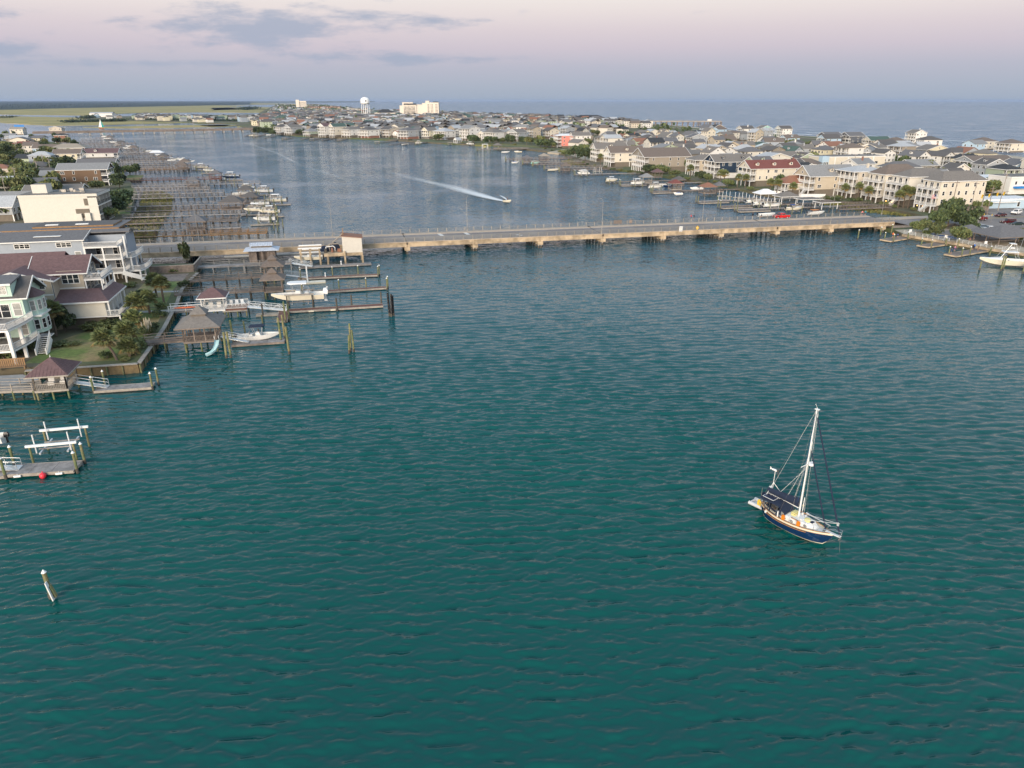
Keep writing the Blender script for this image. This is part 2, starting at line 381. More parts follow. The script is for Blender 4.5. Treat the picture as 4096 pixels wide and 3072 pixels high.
 rp0 = vadd(rip(4.5, .32, 4, R(-7), .8, 1.6), rip(1.3, .22, 3, R(7), .45, 1.0)); sc0 = n.new('ShaderNodeVectorMath'); sc0.operation = 'SCALE'; L.new(rp0, sc0.inputs[0]); mm_ = n.new('ShaderNodeMath'); mm_.operation = 'MULTIPLY'; L.new(gm.outputs[0], mm_.inputs[0]); ca = n.new('ShaderNodeMath'); ca.operation = 'MULTIPLY_ADD'; L.new(sy.outputs[1], ca.inputs[0]); ca.inputs[1].default_value = .69; ca.inputs[2].default_value = -89; cb = n.new('ShaderNodeMath'); cb.operation = 'ADD'; L.new(ca.outputs[0], cb.inputs[0]); L.new(sy.outputs[0], cb.inputs[1]); cc = n.new('ShaderNodeMapRange'); cc.inputs[1].default_value = -45; cc.inputs[2].default_value = 70; cc.inputs[3].default_value = .3; L.new(cb.outputs[0], cc.inputs[0]); cd = n.new('ShaderNodeMath'); cd.operation = 'MULTIPLY'; L.new(cc.outputs[0], cd.inputs[0]); L.new(ex.outputs[0], cd.inputs[1]); L.new(cd.outputs[0], mm_.inputs[1]); L.new(mm_.outputs[0], sc0.inputs['Scale'])
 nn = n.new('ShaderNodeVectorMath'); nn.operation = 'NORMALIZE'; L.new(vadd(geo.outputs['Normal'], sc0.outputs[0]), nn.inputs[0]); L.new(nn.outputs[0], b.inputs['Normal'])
 me.materials.append(m)
 return structure(inst('water', me))
make_water()
# ================================================================== LAND
def slab(name, pts, z, mat, zb=-1.5, side=None, world=True):
 mb = MB(); q = [(p if world else W(*p)) for p in pts]; n = len(q)
 ar = sum(q[i][0]*q[(i+1) % n][1]-q[(i+1) % n][0]*q[i][1] for i in range(n))
 if ar < 0: q = q[::-1]
 mb.poly([(x, y, z) for x, y in q], mat)
 for i in range(n):
  a, b = q[i], q[(i+1) % n]; mb.poly([(a[0],a[1],zb),(b[0],b[1],zb),(b[0],b[1],z),(a[0],a[1],z)], side or mat)
 return structure(mb.obj(name))
def wig(pts, amp, step, seed, closed=True):
 r = random.Random(seed); outp = []; n = len(pts)
 for i in range(n if closed else n-1):
  a, b = pts[i], pts[(i+1) % n]; d = math.hypot(b[0]-a[0], b[1]-a[1]); k = max(1, int(d/step)); nx, ny = -(b[1]-a[1])/max(d,.01), (b[0]-a[0])/max(d,.01)
  for j in range(k):
   t = j/k; o = 0 if j == 0 else r.uniform(-amp, amp); outp.append((a[0]+(b[0]-a[0])*t+nx*o, a[1]+(b[1]-a[1])*t+ny*o))
 return outp
def Lp(pts): return [W(*p) for p in pts]
# left island
LEFT = [(-48,117),(-34.2,115.2),(-34.4,123.3),(-34.6,134.6),(-35.7,151.5),(-37,163.4),(-37,171),(-36.5,180),(-37,192),(-56,194),(-56,212),(-67,232),(-72,254),(-80,300),(-92,360),(-110,420),(-126,464),(-150,525),(-174,589),(-215,690),(-262,800),(-300,860),(-420,880),(-700,800),(-700,110),(-110,116)]
slab('left_island', Lp(LEFT), 1.5, 'soil')
RS = [(205,216),(204.5,244.5),(201,272.7),(183,290),(183,325.7),(177,354.7),(170,402),(164.4,420),(156.6,458),(158,501),(169,549),(167,585),(149,643),(136,692),(104,717),(61.7,793),(11,854),(-45.8,916),(-80,993)]
RIGHTW = Lp([(420,100),(182,140),(179.6,155.6),(176.8,163),(173.5,173),(170.5,183),(169,189),(172,196),(172,215)]+RS)+[(-372,1080),(-480,1300),(-600,1750),(-900,2700),(-1500,4700),(-2300,7400),(-1900,7500),(-1050,4700),(-560,3100),(-100,2150),(160,1690),(255,1290),(305,985),(372,790),(360,521),(350,430),(600,200)]
slab('barrier_island', RIGHTW, 1.2, 'soil')
# beach on the ocean side
OC = [(-1880,7480),(-1030,4690),(-540,3090),(-80,2140),(180,1690),(272,1290),(320,985),(388,790),(376,521),(364,430),(620,190)]
mb = MB()
for a, b in zip(OC, OC[1:]):
 d = math.hypot(b[0]-a[0], b[1]-a[1]); nx, ny = (b[1]-a[1])/d, -(b[0]-a[0])/d
 nx, ny = -nx, -ny
 mb.poly([(a[0]-nx*45,a[1]-ny*45,1.35),(b[0]-nx*45,b[1]-ny*45,1.35),(b[0]+nx*25,b[1]+ny*25,-.3),(a[0]+nx*25,a[1]+ny*25,-.3)], 'sand')
structure(mb.obj('beach'))
mb = MB(); rr = random.Random(4)
for a, b in zip(OC, OC[1:]):
 d = math.hypot(b[0]-a[0], b[1]-a[1]); nx, ny = -(b[1]-a[1])/d, (b[0]-a[0])/d; tx, ty = (b[0]-a[0])/d, (b[1]-a[1])/d
 s = 0
 while s < d:
  ln = rr.uniform(18, 70)*(1+a[1]/1500); off = rr.choice((26, 34, 52, 78))+rr.uniform(-4, 6); w = rr.uniform(1.5, 6)
  off = -off if False else off
  p0 = (a[0]+tx*s, a[1]+ty*s); p1 = (a[0]+tx*(s+ln), a[1]+ty*(s+ln)); z = .32
  q = []
  for t in (0, .25, .5, .75, 1): q.append((p0[0]+(p1[0]-p0[0])*t+nx*(off+rr.uniform(-1.5,1.5)), p0[1]+(p1[1]-p0[1])*t+ny*(off+rr.uniform(-1.5,1.5))))
  ww = [.2, w, w*1.2, w*.8, .2]
  for i in range(4):
   mb.poly([(q[i][0],q[i][1],z),(q[i+1][0],q[i+1][1],z),(q[i+1][0]+nx*ww[i+1],q[i+1][1]+ny*ww[i+1],z+.05),(q[i][0]+nx*ww[i],q[i][1]+ny*ww[i],z+.05)], 'foam')
  s += ln*rr.uniform(.5, 1.1)
stuff(mb.obj('surf_foam'), 'white surf breaking along the ocean beach', 'surf')
# marsh flats and low islands beyond the far bridge
def marsh(name, uv, z=.35, amp=9, step=40, seed=1, mat='marsh'):
 slab(name, wig([P(u, v, z) for u, v in uv], amp, step, seed), z, mat, -1)
marsh('marsh', [(-900,470),(-300,474),(0,488),(180,502),(420,499),(760,490),(800,486),(700,478),(330,470),(100,466),(-300,458),(-900,452)], seed=2)
marsh('marsh', [(330,508),(500,505),(720,501),(930,499),(900,505),(700,509),(480,512)], seed=3, amp=4)
marsh('marsh', [(-900,446),(-200,452),(100,459),(340,462),(560,452),(800,449),(1080,451),(1140,445),(1060,436),(900,430),(990,422),(620,419),(200,431),(-300,438),(-900,440)], seed=4, amp=16, step=90)
marsh('marsh', [(850,441),(1000,437),(1130,440),(1190,437),(1100,429),(980,428),(840,432)], seed=5, amp=12, step=80)
marsh('marsh', [(700,421),(1000,419),(1300,416),(1000,412),(500,414)], seed=6, amp=25, step=200)
marsh('marsh', [(950,508),(1060,505),(1150,501),(1080,499),(960,501)], seed=7, amp=3, step=20)
marsh('marsh', [(845,508),(930,505),(960,500),(900,499),(800,501)], seed=8, amp=3, step=20)
slab('far_island', wig([P(u, v, 1) for u, v in [(330,478),(560,484),(760,489),(830,494),(1010,494),(1120,490),(1400,480),(1380,462),(1000,458),(700,462),(420,466)]], 6, 40, 9), 1.0, 'soil')
# mainland under the far wood
slab('mainland', [P(-1500,448,1),P(-300,444,1),P(60,438,1),P(260,431,1),P(520,424,1),P(760,417,1),P(1000,412,1),P(1500,408.5,1),P(1500,404.5,1),P(-3500,404.5,1),P(-3500,440,1)], 1.0, 'soil')
# far wood: a continuous uneven canopy of crowns
def wood(name, uv0, uv1, label, hgt=11, rows=22, cols=260, seed=5):
 rg = np.random.RandomState(seed); mbv = []; mbf = []
 for i in range(rows+1):
  for j in range(cols+1):
   t = j/cols; x0 = P(uv0[0]+(uv1[0]-uv0[0])*t, uv0[2](t), 1); x1 = P(uv0[0]+(uv1[0]-uv0[0])*t, uv1[2](t), 1)
   k = (i/rows)**1.6; x = x0[0]+(x1[0]-x0[0])*k; y = x0[1]+(x1[1]-x0[1])*k
   z = hgt*(.55+.45*rg.rand())+2.5*math.sin(t*23+i)*math.sin(t*61)
   if i == 0 : z = 0
   if i == 1: z *= .8
   mbv.append((x+rg.uniform(-6,6), y+rg.uniform(-8,8), max(z, 0)+.9))
 for i in range(rows):
  for j in range(cols):
   a = i*(cols+1)+j; mbf.append((a, a+1, a+cols+2, a+cols+1))
 me = bpy.data.meshes.new(name); me.from_pydata(mbv, [], mbf); me.materials.append(M('forest')); me.update()
 return stuff(inst(name, me), label, 'forest')
wood('forest', (-300,0,lambda t: 444-26*t), (1000,0,lambda t: 406.5-1.3*t), 'long dark wooded mainland shore along the horizon on the left')
# lagoon shore strips of near marsh grass beside the left docks
def tufts(name, pts, label, n, h=.55, mat='marsh_near', seed=1):
 r = random.Random(seed); mb = MB(); xs = [p[0] for p in pts]; ys = [p[1] for p in pts]
 def inside(x, y):
  c = False
  for i in range(len(pts)):
   (x1, y1), (x2, y2) = pts[i], pts[i-1]
   if (y1 > y) != (y2 > y) and x < (x2-x1)*(y-y1)/(y2-y1)+x1: c = not c
  return c
 k = 0
 while k < n:
  x, y = r.uniform(min(xs), max(xs)), r.uniform(min(ys), max(ys))
  if not inside(x, y): continue
  k += 1; a = r.uniform(0, 3.14); s = r.uniform(.25, .6); hh = h*r.uniform(.6, 1.4); dx, dy = math.cos(a)*s, math.sin(a)*s; lx, ly = r.uniform(-.2,.2), r.uniform(-.2,.2)
  X, Y = W(x, y)
  mb.poly([(X-dx,Y-dy,.0),(X+dx,Y+dy,.0),(X+dx*.5+lx,Y+dy*.5+ly,.15+hh),(X-dx*.7+lx,Y-dy*.7+ly,.15+hh)], mat)
 return stuff(mb.obj(name), label, 'grass')
tufts('marsh_grass', [(-70,232),(-58,236),(-62,262),(-66,300),(-74,345),(-84,372),(-92,372),(-80,310),(-72,258)], 'tawny marsh grass fringing the left shore among the docks', 2600)
tufts('marsh_grass', [(204,222),(196,238),(192,262),(199,270),(203,250)], 'tawny marsh grass on the right shore below the cream houses', 700, seed=3)
tufts('marsh_grass', [(160,455),(148,470),(150,498),(160,510),(163,480)], 'tawny marsh grass beside the little beach by the pink house', 900, seed=4)
# ================================================================== LEFT FOREGROUND LAWN + BULKHEAD
slab('lawn', Lp([(-51.5,119),(-36,117),(-36,133),(-38,137),(-46,137),(-50,131)]), 1.506, 'lawn', 1.3, world=True)
slab('lawn', Lp([(-46,150),(-37.2,150),(-38.4,163),(-38.4,172),(-46,172)]), 1.506, 'lawn', 1.3)
slab('lawn', Lp([(-41,137.5),(-36,137.5),(-37,149),(-41,149)]), 1.506, 'lawn', 1.3)
slab('path', Lp([(-48,146.2),(-35.7,145.6),(-35.7,147),(-48,147.6)]), 1.512, 'concrete_grey', 1.3)
slab('path', Lp([(-46,162.6),(-37,161.6),(-37,162.8),(-46,164)]), 1.512, 'concrete_grey', 1.3)
slab('patio', Lp([(-47,172.5),(-38,172.5),(-38,180),(-47,180)]), 1.512, 'wood_brown', 1.3)
def bulkhead(label, pts, ztop, step=2.2, pilez=-1.2, sheet='sheet'):
 t = thing('bulkhead', label, 'sea wall', W(*pts[0])+(0,), ANG); o = pts[0]
 me = cached('bh_pile', lambda: MB().cyl(0,0,0,1,.13,.13,'pile',7).mesh('pile'))
 for a, b in zip(pts, pts[1:]):
  a = (a[0]-o[0], a[1]-o[1]); b = (b[0]-o[0], b[1]-o[1]); d = math.hypot(b[0]-a[0], b[1]-a[1]); n = max(1, int(d/step))
  tx, ty = (b[0]-a[0])/d, (b[1]-a[1])/d; nx, ny = ty, -tx
  # boards: one sheet per bay
  for i in range(n):
   p = (a[0]+tx*d*i/n, a[1]+ty*d*i/n); q = (a[0]+tx*(d*(i+1)/n-.03), a[1]+ty*(d*(i+1)/n-.03))
   mb = MB(); mb.beam((p[0]+nx*.08,p[1]+ny*.08,(ztop-1.2)/2-.06), (q[0]+nx*.08,q[1]+ny*.08,(ztop-1.2)/2-.06), .1, ztop+1.0, sheet); mb.obj('sheet_panel', t)
   inst('pile', me, t, (p[0]+nx*.25, p[1]+ny*.25, pilez), scale=(1,1,ztop-pilez-.12))
  mb = MB(); mb.beam((a[0]+nx*.12,a[1]+ny*.12,ztop+.06), (b[0]+nx*.12,b[1]+ny*.12,ztop+.06), .7, .12, 'wood_pale'); mb.obj('cap_board', t)
 return t
bulkhead('timber bulkhead with pale cap board around the lawn corner below the mint house', [(-50,115.35),(-34.0,114.9),(-34.1,123.3)], 1.5)
bulkhead('timber bulkhead behind the hip-roofed gazebo dock and the white gazebo dock', [(-34.1,124.0),(-34.3,134.6),(-35.4,151.5),(-36.7,163.4),(-36.7,171),(-36.2,180)], 1.5)
# retaining wall and boarded pit beside the causeway
t = thing('retaining_wall', 'grey board retaining wall with pale capping beside the causeway', 'wall', W(-47,181.5)+(1.5,), ANG)
for i in range(11):
 MB().box(i*.9,0,0,i*.9+.87,.15,1.7,'wood_brown').obj('board_panel', t)
MB().box(-.1,-.08,1.7,10.1,.24,1.82,'wood_pale').obj('cap_board', t)
MB().box(9.95,0.26,0,10.1,9.5,1.7,'wood_brown').obj('side_panel', t)
MB().box(9.9,0.26,1.7,10.2,9.5,1.84,'wood_pale').obj('side_cap', t)
# ================================================================== TEXT
def text_mesh(name, body, size, mat, extrude=.008):
 cu = bpy.data.curves.new(name, 'FONT'); cu.body = body; cu.size = size; cu.align_x = 'CENTER'; cu.align_y = 'CENTER'; cu.extrude = extrude; cu.resolution_u = 2
 o = bpy.data.objects.new(name, cu); COL.objects.link(o); dg = bpy.context.evaluated_depsgraph_get(); me = bpy.data.meshes.new_from_object(o.evaluated_get(dg))
 bpy.data.objects.remove(o); me.materials.clear(); me.materials.append(M(mat)); me.name = name; return me
# ================================================================== THE ROAD BRIDGE
BN, BF, BZ, BE0, BE1 = 198.8, 213.2, 3.35, -60.0, 174.0
br = thing('road_bridge', 'long low concrete road bridge with metal railings crossing the sound', 'bridge', W(0, BN)+(0,), ANG)
bw = BF-BN
MB().box(BE0,.15,BZ-.45,BE1,bw-.15,BZ-.12,'concrete').obj('deck', br)
MB().box(BE0,.75,BZ-.118,BE1,bw-2.6,BZ-.10,'asphalt').obj('road_surface', br)
MB().box(BE0,bw-2.6,BZ-.118,BE1,bw-.1,BZ+.05,'sidewalk').obj('sidewalk', br)
MB().box(BE0,.12,BZ-.118,BE1,.75,BZ+.03,'sidewalk').obj('kerb', br)
PIERS = [15.8+19.25*k for k in range(-3, 9)]
edges = [BE0]+PIERS+[BE1]
for a, b in zip(edges, edges[1:]):
 mb = MB(); mb.box(a+.06,-.02,BZ-1.35,b-.06,.5,BZ-.28,'concrete'); mb.box(a+.06,-.16,BZ-.28,b-.06,.34,BZ-.12,'concrete'); mb.obj('girder', br)
 mb = MB(); mb.box(a+.06,bw-.5,BZ-1.35,b-.06,bw+.02,BZ-.12,'concrete'); mb.obj('girder', br)
 for yy_ in (3.4, 6.6, 9.8): MB().box(a+.06,yy_,BZ-1.35,b-.06,yy_+.6,BZ-.455,'concrete').obj('girder', br)
pm = cached('bpile', lambda: MB().cyl(0,0,-3,1.5,.26,.26,'concrete_grey',8).mesh('pile'))
for i, e in enumerate(PIERS):
 o = MB().box(e-.75,-.55,BZ-2.3,e+.75,bw+.3,BZ-1.36,'concrete').obj('pile_cap', br)
 for j in range(6):
  for s in ((-.38, .38) if i % 3 else (0,)):
   inst('wet_foot', cached('bwet', lambda: MB().cyl(0,0,-3,.75,.275,.275,'pile_dark',8).mesh('wet_foot')), inst('pile', pm, br, (e+s, .1+j*(bw-.4)/5, -.1)))
for e in (PIERS[3], PIERS[6], PIERS[9]):
 mb = MB(); mb.box(e-.14,.76,BZ-.099,e+.14,bw-2.62,BZ-.085,'joint_black'); mb.box(e-.34,bw-2.6,BZ+.051,e+.34,bw-.6,BZ+.065,'joint_black'); mb.box(e-.16,-.18,BZ-.7,e+.16,-.025,BZ-.1,'joint_black')
 mb.obj('expansion_joint', br)
rp = MB(); rp.box(-.11,-.13,0,.11,.13,1.15,'galv'); rp.box(-.16,-.2,0,.16,.2,.12,'galv'); rp = rp.mesh('railing_post')
for k in range(int((BE1-BE0)/2.75)): inst('railing_post', rp, br, (BE0+1+k*2.75, .3, BZ+.03))
for h in (.3, .62, .92, 1.18): MB().box(BE0,.2,BZ+.03+h-.05,BE1,.34,BZ+.03+h+.05,'galv').obj('rail', br)
fp = MB().box(-.08,-.09,0,.08,.09,1.2,'wood_pale').mesh('far_post')
for k in range(int((BE1-BE0)/2.75)): inst('railing_post', fp, br, (BE0+1+k*2.75, bw-.35, BZ+.05))
for h in (.35, .72, 1.1): MB().box(BE0,bw-.39,BZ+.05+h-.035,BE1,bw-.31,BZ+.05+h+.035,'galv').obj('rail', br)
# painted lines
for n0 in (1.3, bw-3.3): MB().box(BE0,n0,BZ-.099,BE1,n0+.14,BZ-.094,'line_white').obj('edge_line', br)
mb = MB(); mb.box(BE0,5.9,BZ-.099,BE1,6.02,BZ-.094,'line_yellow'); mb.box(BE0,6.15,BZ-.099,BE1,6.27,BZ-.094,'line_yellow'); mb.obj('centre_line', br)
def roadpatch(u0, v0, u1, v1, w, mat, name):
 a = Lc(*P(u0, v0, BZ)); b = Lc(*P(u1, v1, BZ)); mb = MB()
 mb.beam((a[0], a[1]-BN, BZ-.088), (b[0], b[1]-BN, BZ-.088), w, .012, mat); mb.obj(name, br)
roadpatch(1746,928,1770,942,1.1,'line_white','road_mark'); roadpatch(1848,922,1874,937,1.1,'line_white','road_mark')
roadpatch(1790,929,1838,935,3.4,'patch','deck_patch'); roadpatch(2066,937,2088,940,.9,'line_white','road_mark')
# embankment / causeway under the left end, with dark voids
structure(MB().box(-75,.9,0,-18.1,bw-.9,BZ-.47,'soil').obj('causeway', None, W(-43,BN)+(0,), ANG)) if False else None
slab('causeway', Lp([(-110,BN+.4),(-60.2,BN+.4),(-60.2,BF-.4),(-110,BF-.4)]), BZ-.5, 'soil')
slab('road', Lp([(-140,BN+.7),(-60,BN+.7),(-60,BF-2.6),(-140,BF-2.6)]), BZ-.105, 'asphalt', BZ-.5)
def lamp_post(e, n, z, h, arm, label):
 t = thing('street_lamp', label, 'street lamp', W(e, n)+(z,), ANG, 'tall lamp posts along the bridge')
 MB().tube((0,0,0),(0,0,h),.075,.04,'galv',8).tube((0,0,0),(0,0,.5),.18,.18,'galv',8).obj('pole', t)
 MB().pipe([(0,0,h-.1),(0,arm*.5,h+.35),(0,arm,h+.45)],.045,'galv',6).obj('arm', t)
 mb = MB(); mb.loft([[(-.13,arm-.1,h+.4),(.13,arm-.1,h+.4),(.1,arm-.1,h+.52),(-.1,arm-.1,h+.52)],[(-.16,arm*1.2,h+.42),(.16,arm*1.2,h+.42),(.12,arm*1.2,h+.56),(-.12,arm*1.2,h+.56)],[(-.08,arm*1.45,h+.44),(.08,arm*1.45,h+.44),(.06,arm*1.45,h+.5),(-.06,arm*1.45,h+.5)]],'galv'); mb.obj('lamp_head', t)
def onbridge(u, v, z=BZ): return Lc(*P(u, v, z))[0]
lamp_post(onbridge(797,965), BF-.1, BZ, 10, -1.6, 'tall lamp post at the left end of the bridge, in front of the dock field')
lamp_post(onbridge(1359,960)-2, BF-.1, BZ, 9.5, -1.6, 'lamp post on the bridge just left of the pale tin shed')
lamp_post(onbridge(1861,915), BF-.1, BZ, 10, -1.6, 'lamp post on the far rail above the white road marks')
lamp_post(onbridge(2400,932), BN+.25, BZ, 9.5, 1.6, 'lamp post on the near rail at mid bridge')
lamp_post(onbridge(2777,876), BF-.1, BZ, 9.5, -1.6, 'lamp post on the far rail beside the two walkers')
lamp_post(onbridge(3325,898), BN+.25, BZ, 10.5, 1.6, 'lamp post on the near rail right of the red pickup')
lamp_post(onbridge(3562,866), BF-.1, BZ, 8, -1.6, 'lamp post on the far rail in front of the cream houses')
# signs on the near rail
def rail_sign(u, v, w, h, shape, mat, label, texts=()):
 e = onbridge(u, v); t = thing('sign', label, 'sign', W(e, BN-.14)+(BZ+.05,), ANG)
 mb = MB()
 if shape == 'rect': mb.box(-w/2,-.05,-.25,w/2,-.02,h-.25,mat)
 else:
  q = [(0,0),(w/2,h/2),(0,h),(-w/2,h/2)]; mb.loft([[(x,-.05,z) for x, z in q],[(x,-.02,z) for x, z in q]], mat)
 mb.obj('panel', t); MB().box(-.05,-.018,-.3,.05,.1,h*.6,'galv').obj('bracket', t)
 for body, size, z, m in texts:
  o = inst('lettering', text_mesh('lettering', body, size, m), t, (0,-.062,z), rot=(R(90),0,0))
 return t
sg = rail_sign(2702,915,1.05,1.55,'rect','white_paint','white rectangular waterway sign on the near rail with black words and a circle', [('SLOW', .3, 1.02, 'black'), ('WAKE', .3, .02, 'black')])
mb = MB()
for i in range(14):
 a, b = 2*math.pi*i/14, 2*math.pi*(i+1)/14; mb.beam((.22*math.cos(a),-.062,.5+.22*math.sin(a)),(.22*math.cos(b),-.062,.5+.22*math.sin(b)),.02,.06,'orange')
mb.obj('circle_mark', sg)
rail_sign(2750,912,.95,1.15,'dia','galv','bare grey diamond sign plate on the near rail left of the yellow one')
s2 = rail_sign(2763,911,1.05,1.25,'dia','sign_yellow','yellow diamond warning sign on the near bridge rail')
MB().box(-.16,-.075,.55,.16,-.06,.75,'white_paint').box(-.1,-.09,.62,.1,-.076,.85,'galv').obj('symbol', s2)
# notice boards on the far rail
for u, w, lb in ((2438,2.6,'wide brown notice board on the far bridge rail'),(2493,.9,'narrow brown notice board on the far bridge rail')):
 t = thing('notice_board', lb, 'board', W(onbridge(u,886), BF-.5)+(BZ+.05,), ANG)
 MB().box(-w/2,0,.35,w/2,.05,1.5,'wood_brown').obj('panel', t)
 for s in (-1, 1): MB().box(s*w/2-.05,.06,0,s*w/2+.05,.14,1.55,'wood_brown').obj('post', t)
# ================================================================== STREETS at the right end
slab('road', Lp([(174,BN+.6),(300,BN+.6),(300,BF-2.4),(174,BF-2.4)]), 1.9, 'asphalt', 1.0)
mb = MB(); q = Lp([(173.9,BN+.6),(180,BN+.6),(180,BF-2.4),(173.9,BF-2.4)]); 
for i in range(1): mb.poly([q[0]+(BZ-.1,), q[1]+(1.91,), q[2]+(1.91,), q[3]+(BZ-.1,)], 'asphalt')
structure(mb.obj('road_ramp'))
slab('road', Lp([(196,185),(232,183),(262,250),(290,330),(276,334),(248,262),(226,BF-2),(200,BF-2)]), 1.904, 'asphalt', 1.0)
slab('pavement', Lp([(174,BF-2.4),(218,BF-2.4),(250,BF+60),(246,BF+62),(214,BF+1.8),(174,BF+1.8)]), 2.03, 'sidewalk', 1.0)
slab('pavement', Lp([(196,190),(205,191),(206,197.2),(197,197.4)]), 2.02, 'concrete_grey', 1.0)
slab('car_park', Lp([(181,172),(226,172),(226,190),(181,190)]), 1.5, 'asphalt', .9)
for k in range(7): structure(MB().box(190+k*2.8,0,0,190.12+k*2.8,4.6,.005,'line_white').obj('parking_line', None, W(0,178.5)+(1.505,), ANG)) if False else None
for (e0, n0, e1, n1) in ((206,205.5,240,205.7),(206,205.9,240,206.1)):
 mb = MB(); q = Lp([(e0,n0),(e1,n0),(e1,n1),(e0,n1)]); mb.poly([p+(1.912,) for p in q], 'line_yellow'); structure(mb.obj('road_line'))
for k in range(6):
 mb = MB(); q = Lp([(219+k*1.5,209.6),(219.7+k*1.5,209.6),(220.1+k*1.5,212.6),(219.4+k*1.5,212.6)]); mb.poly([p+(1.912,) for p in q], 'line_white'); structure(mb.obj('crossing_line'))
slab('planting_bed', Lp([(190,188),(200,188.3),(200,194),(193,195)]), 1.97, 'leaf_dry', 1.0)
slab('park_ground', Lp([(170,189),(172,196),(190,197),(192,176),(186,160),(182,141),(179.8,155.6),(176.9,163),(173.6,173),(170.7,183)]), 1.24, 'sand', .5)
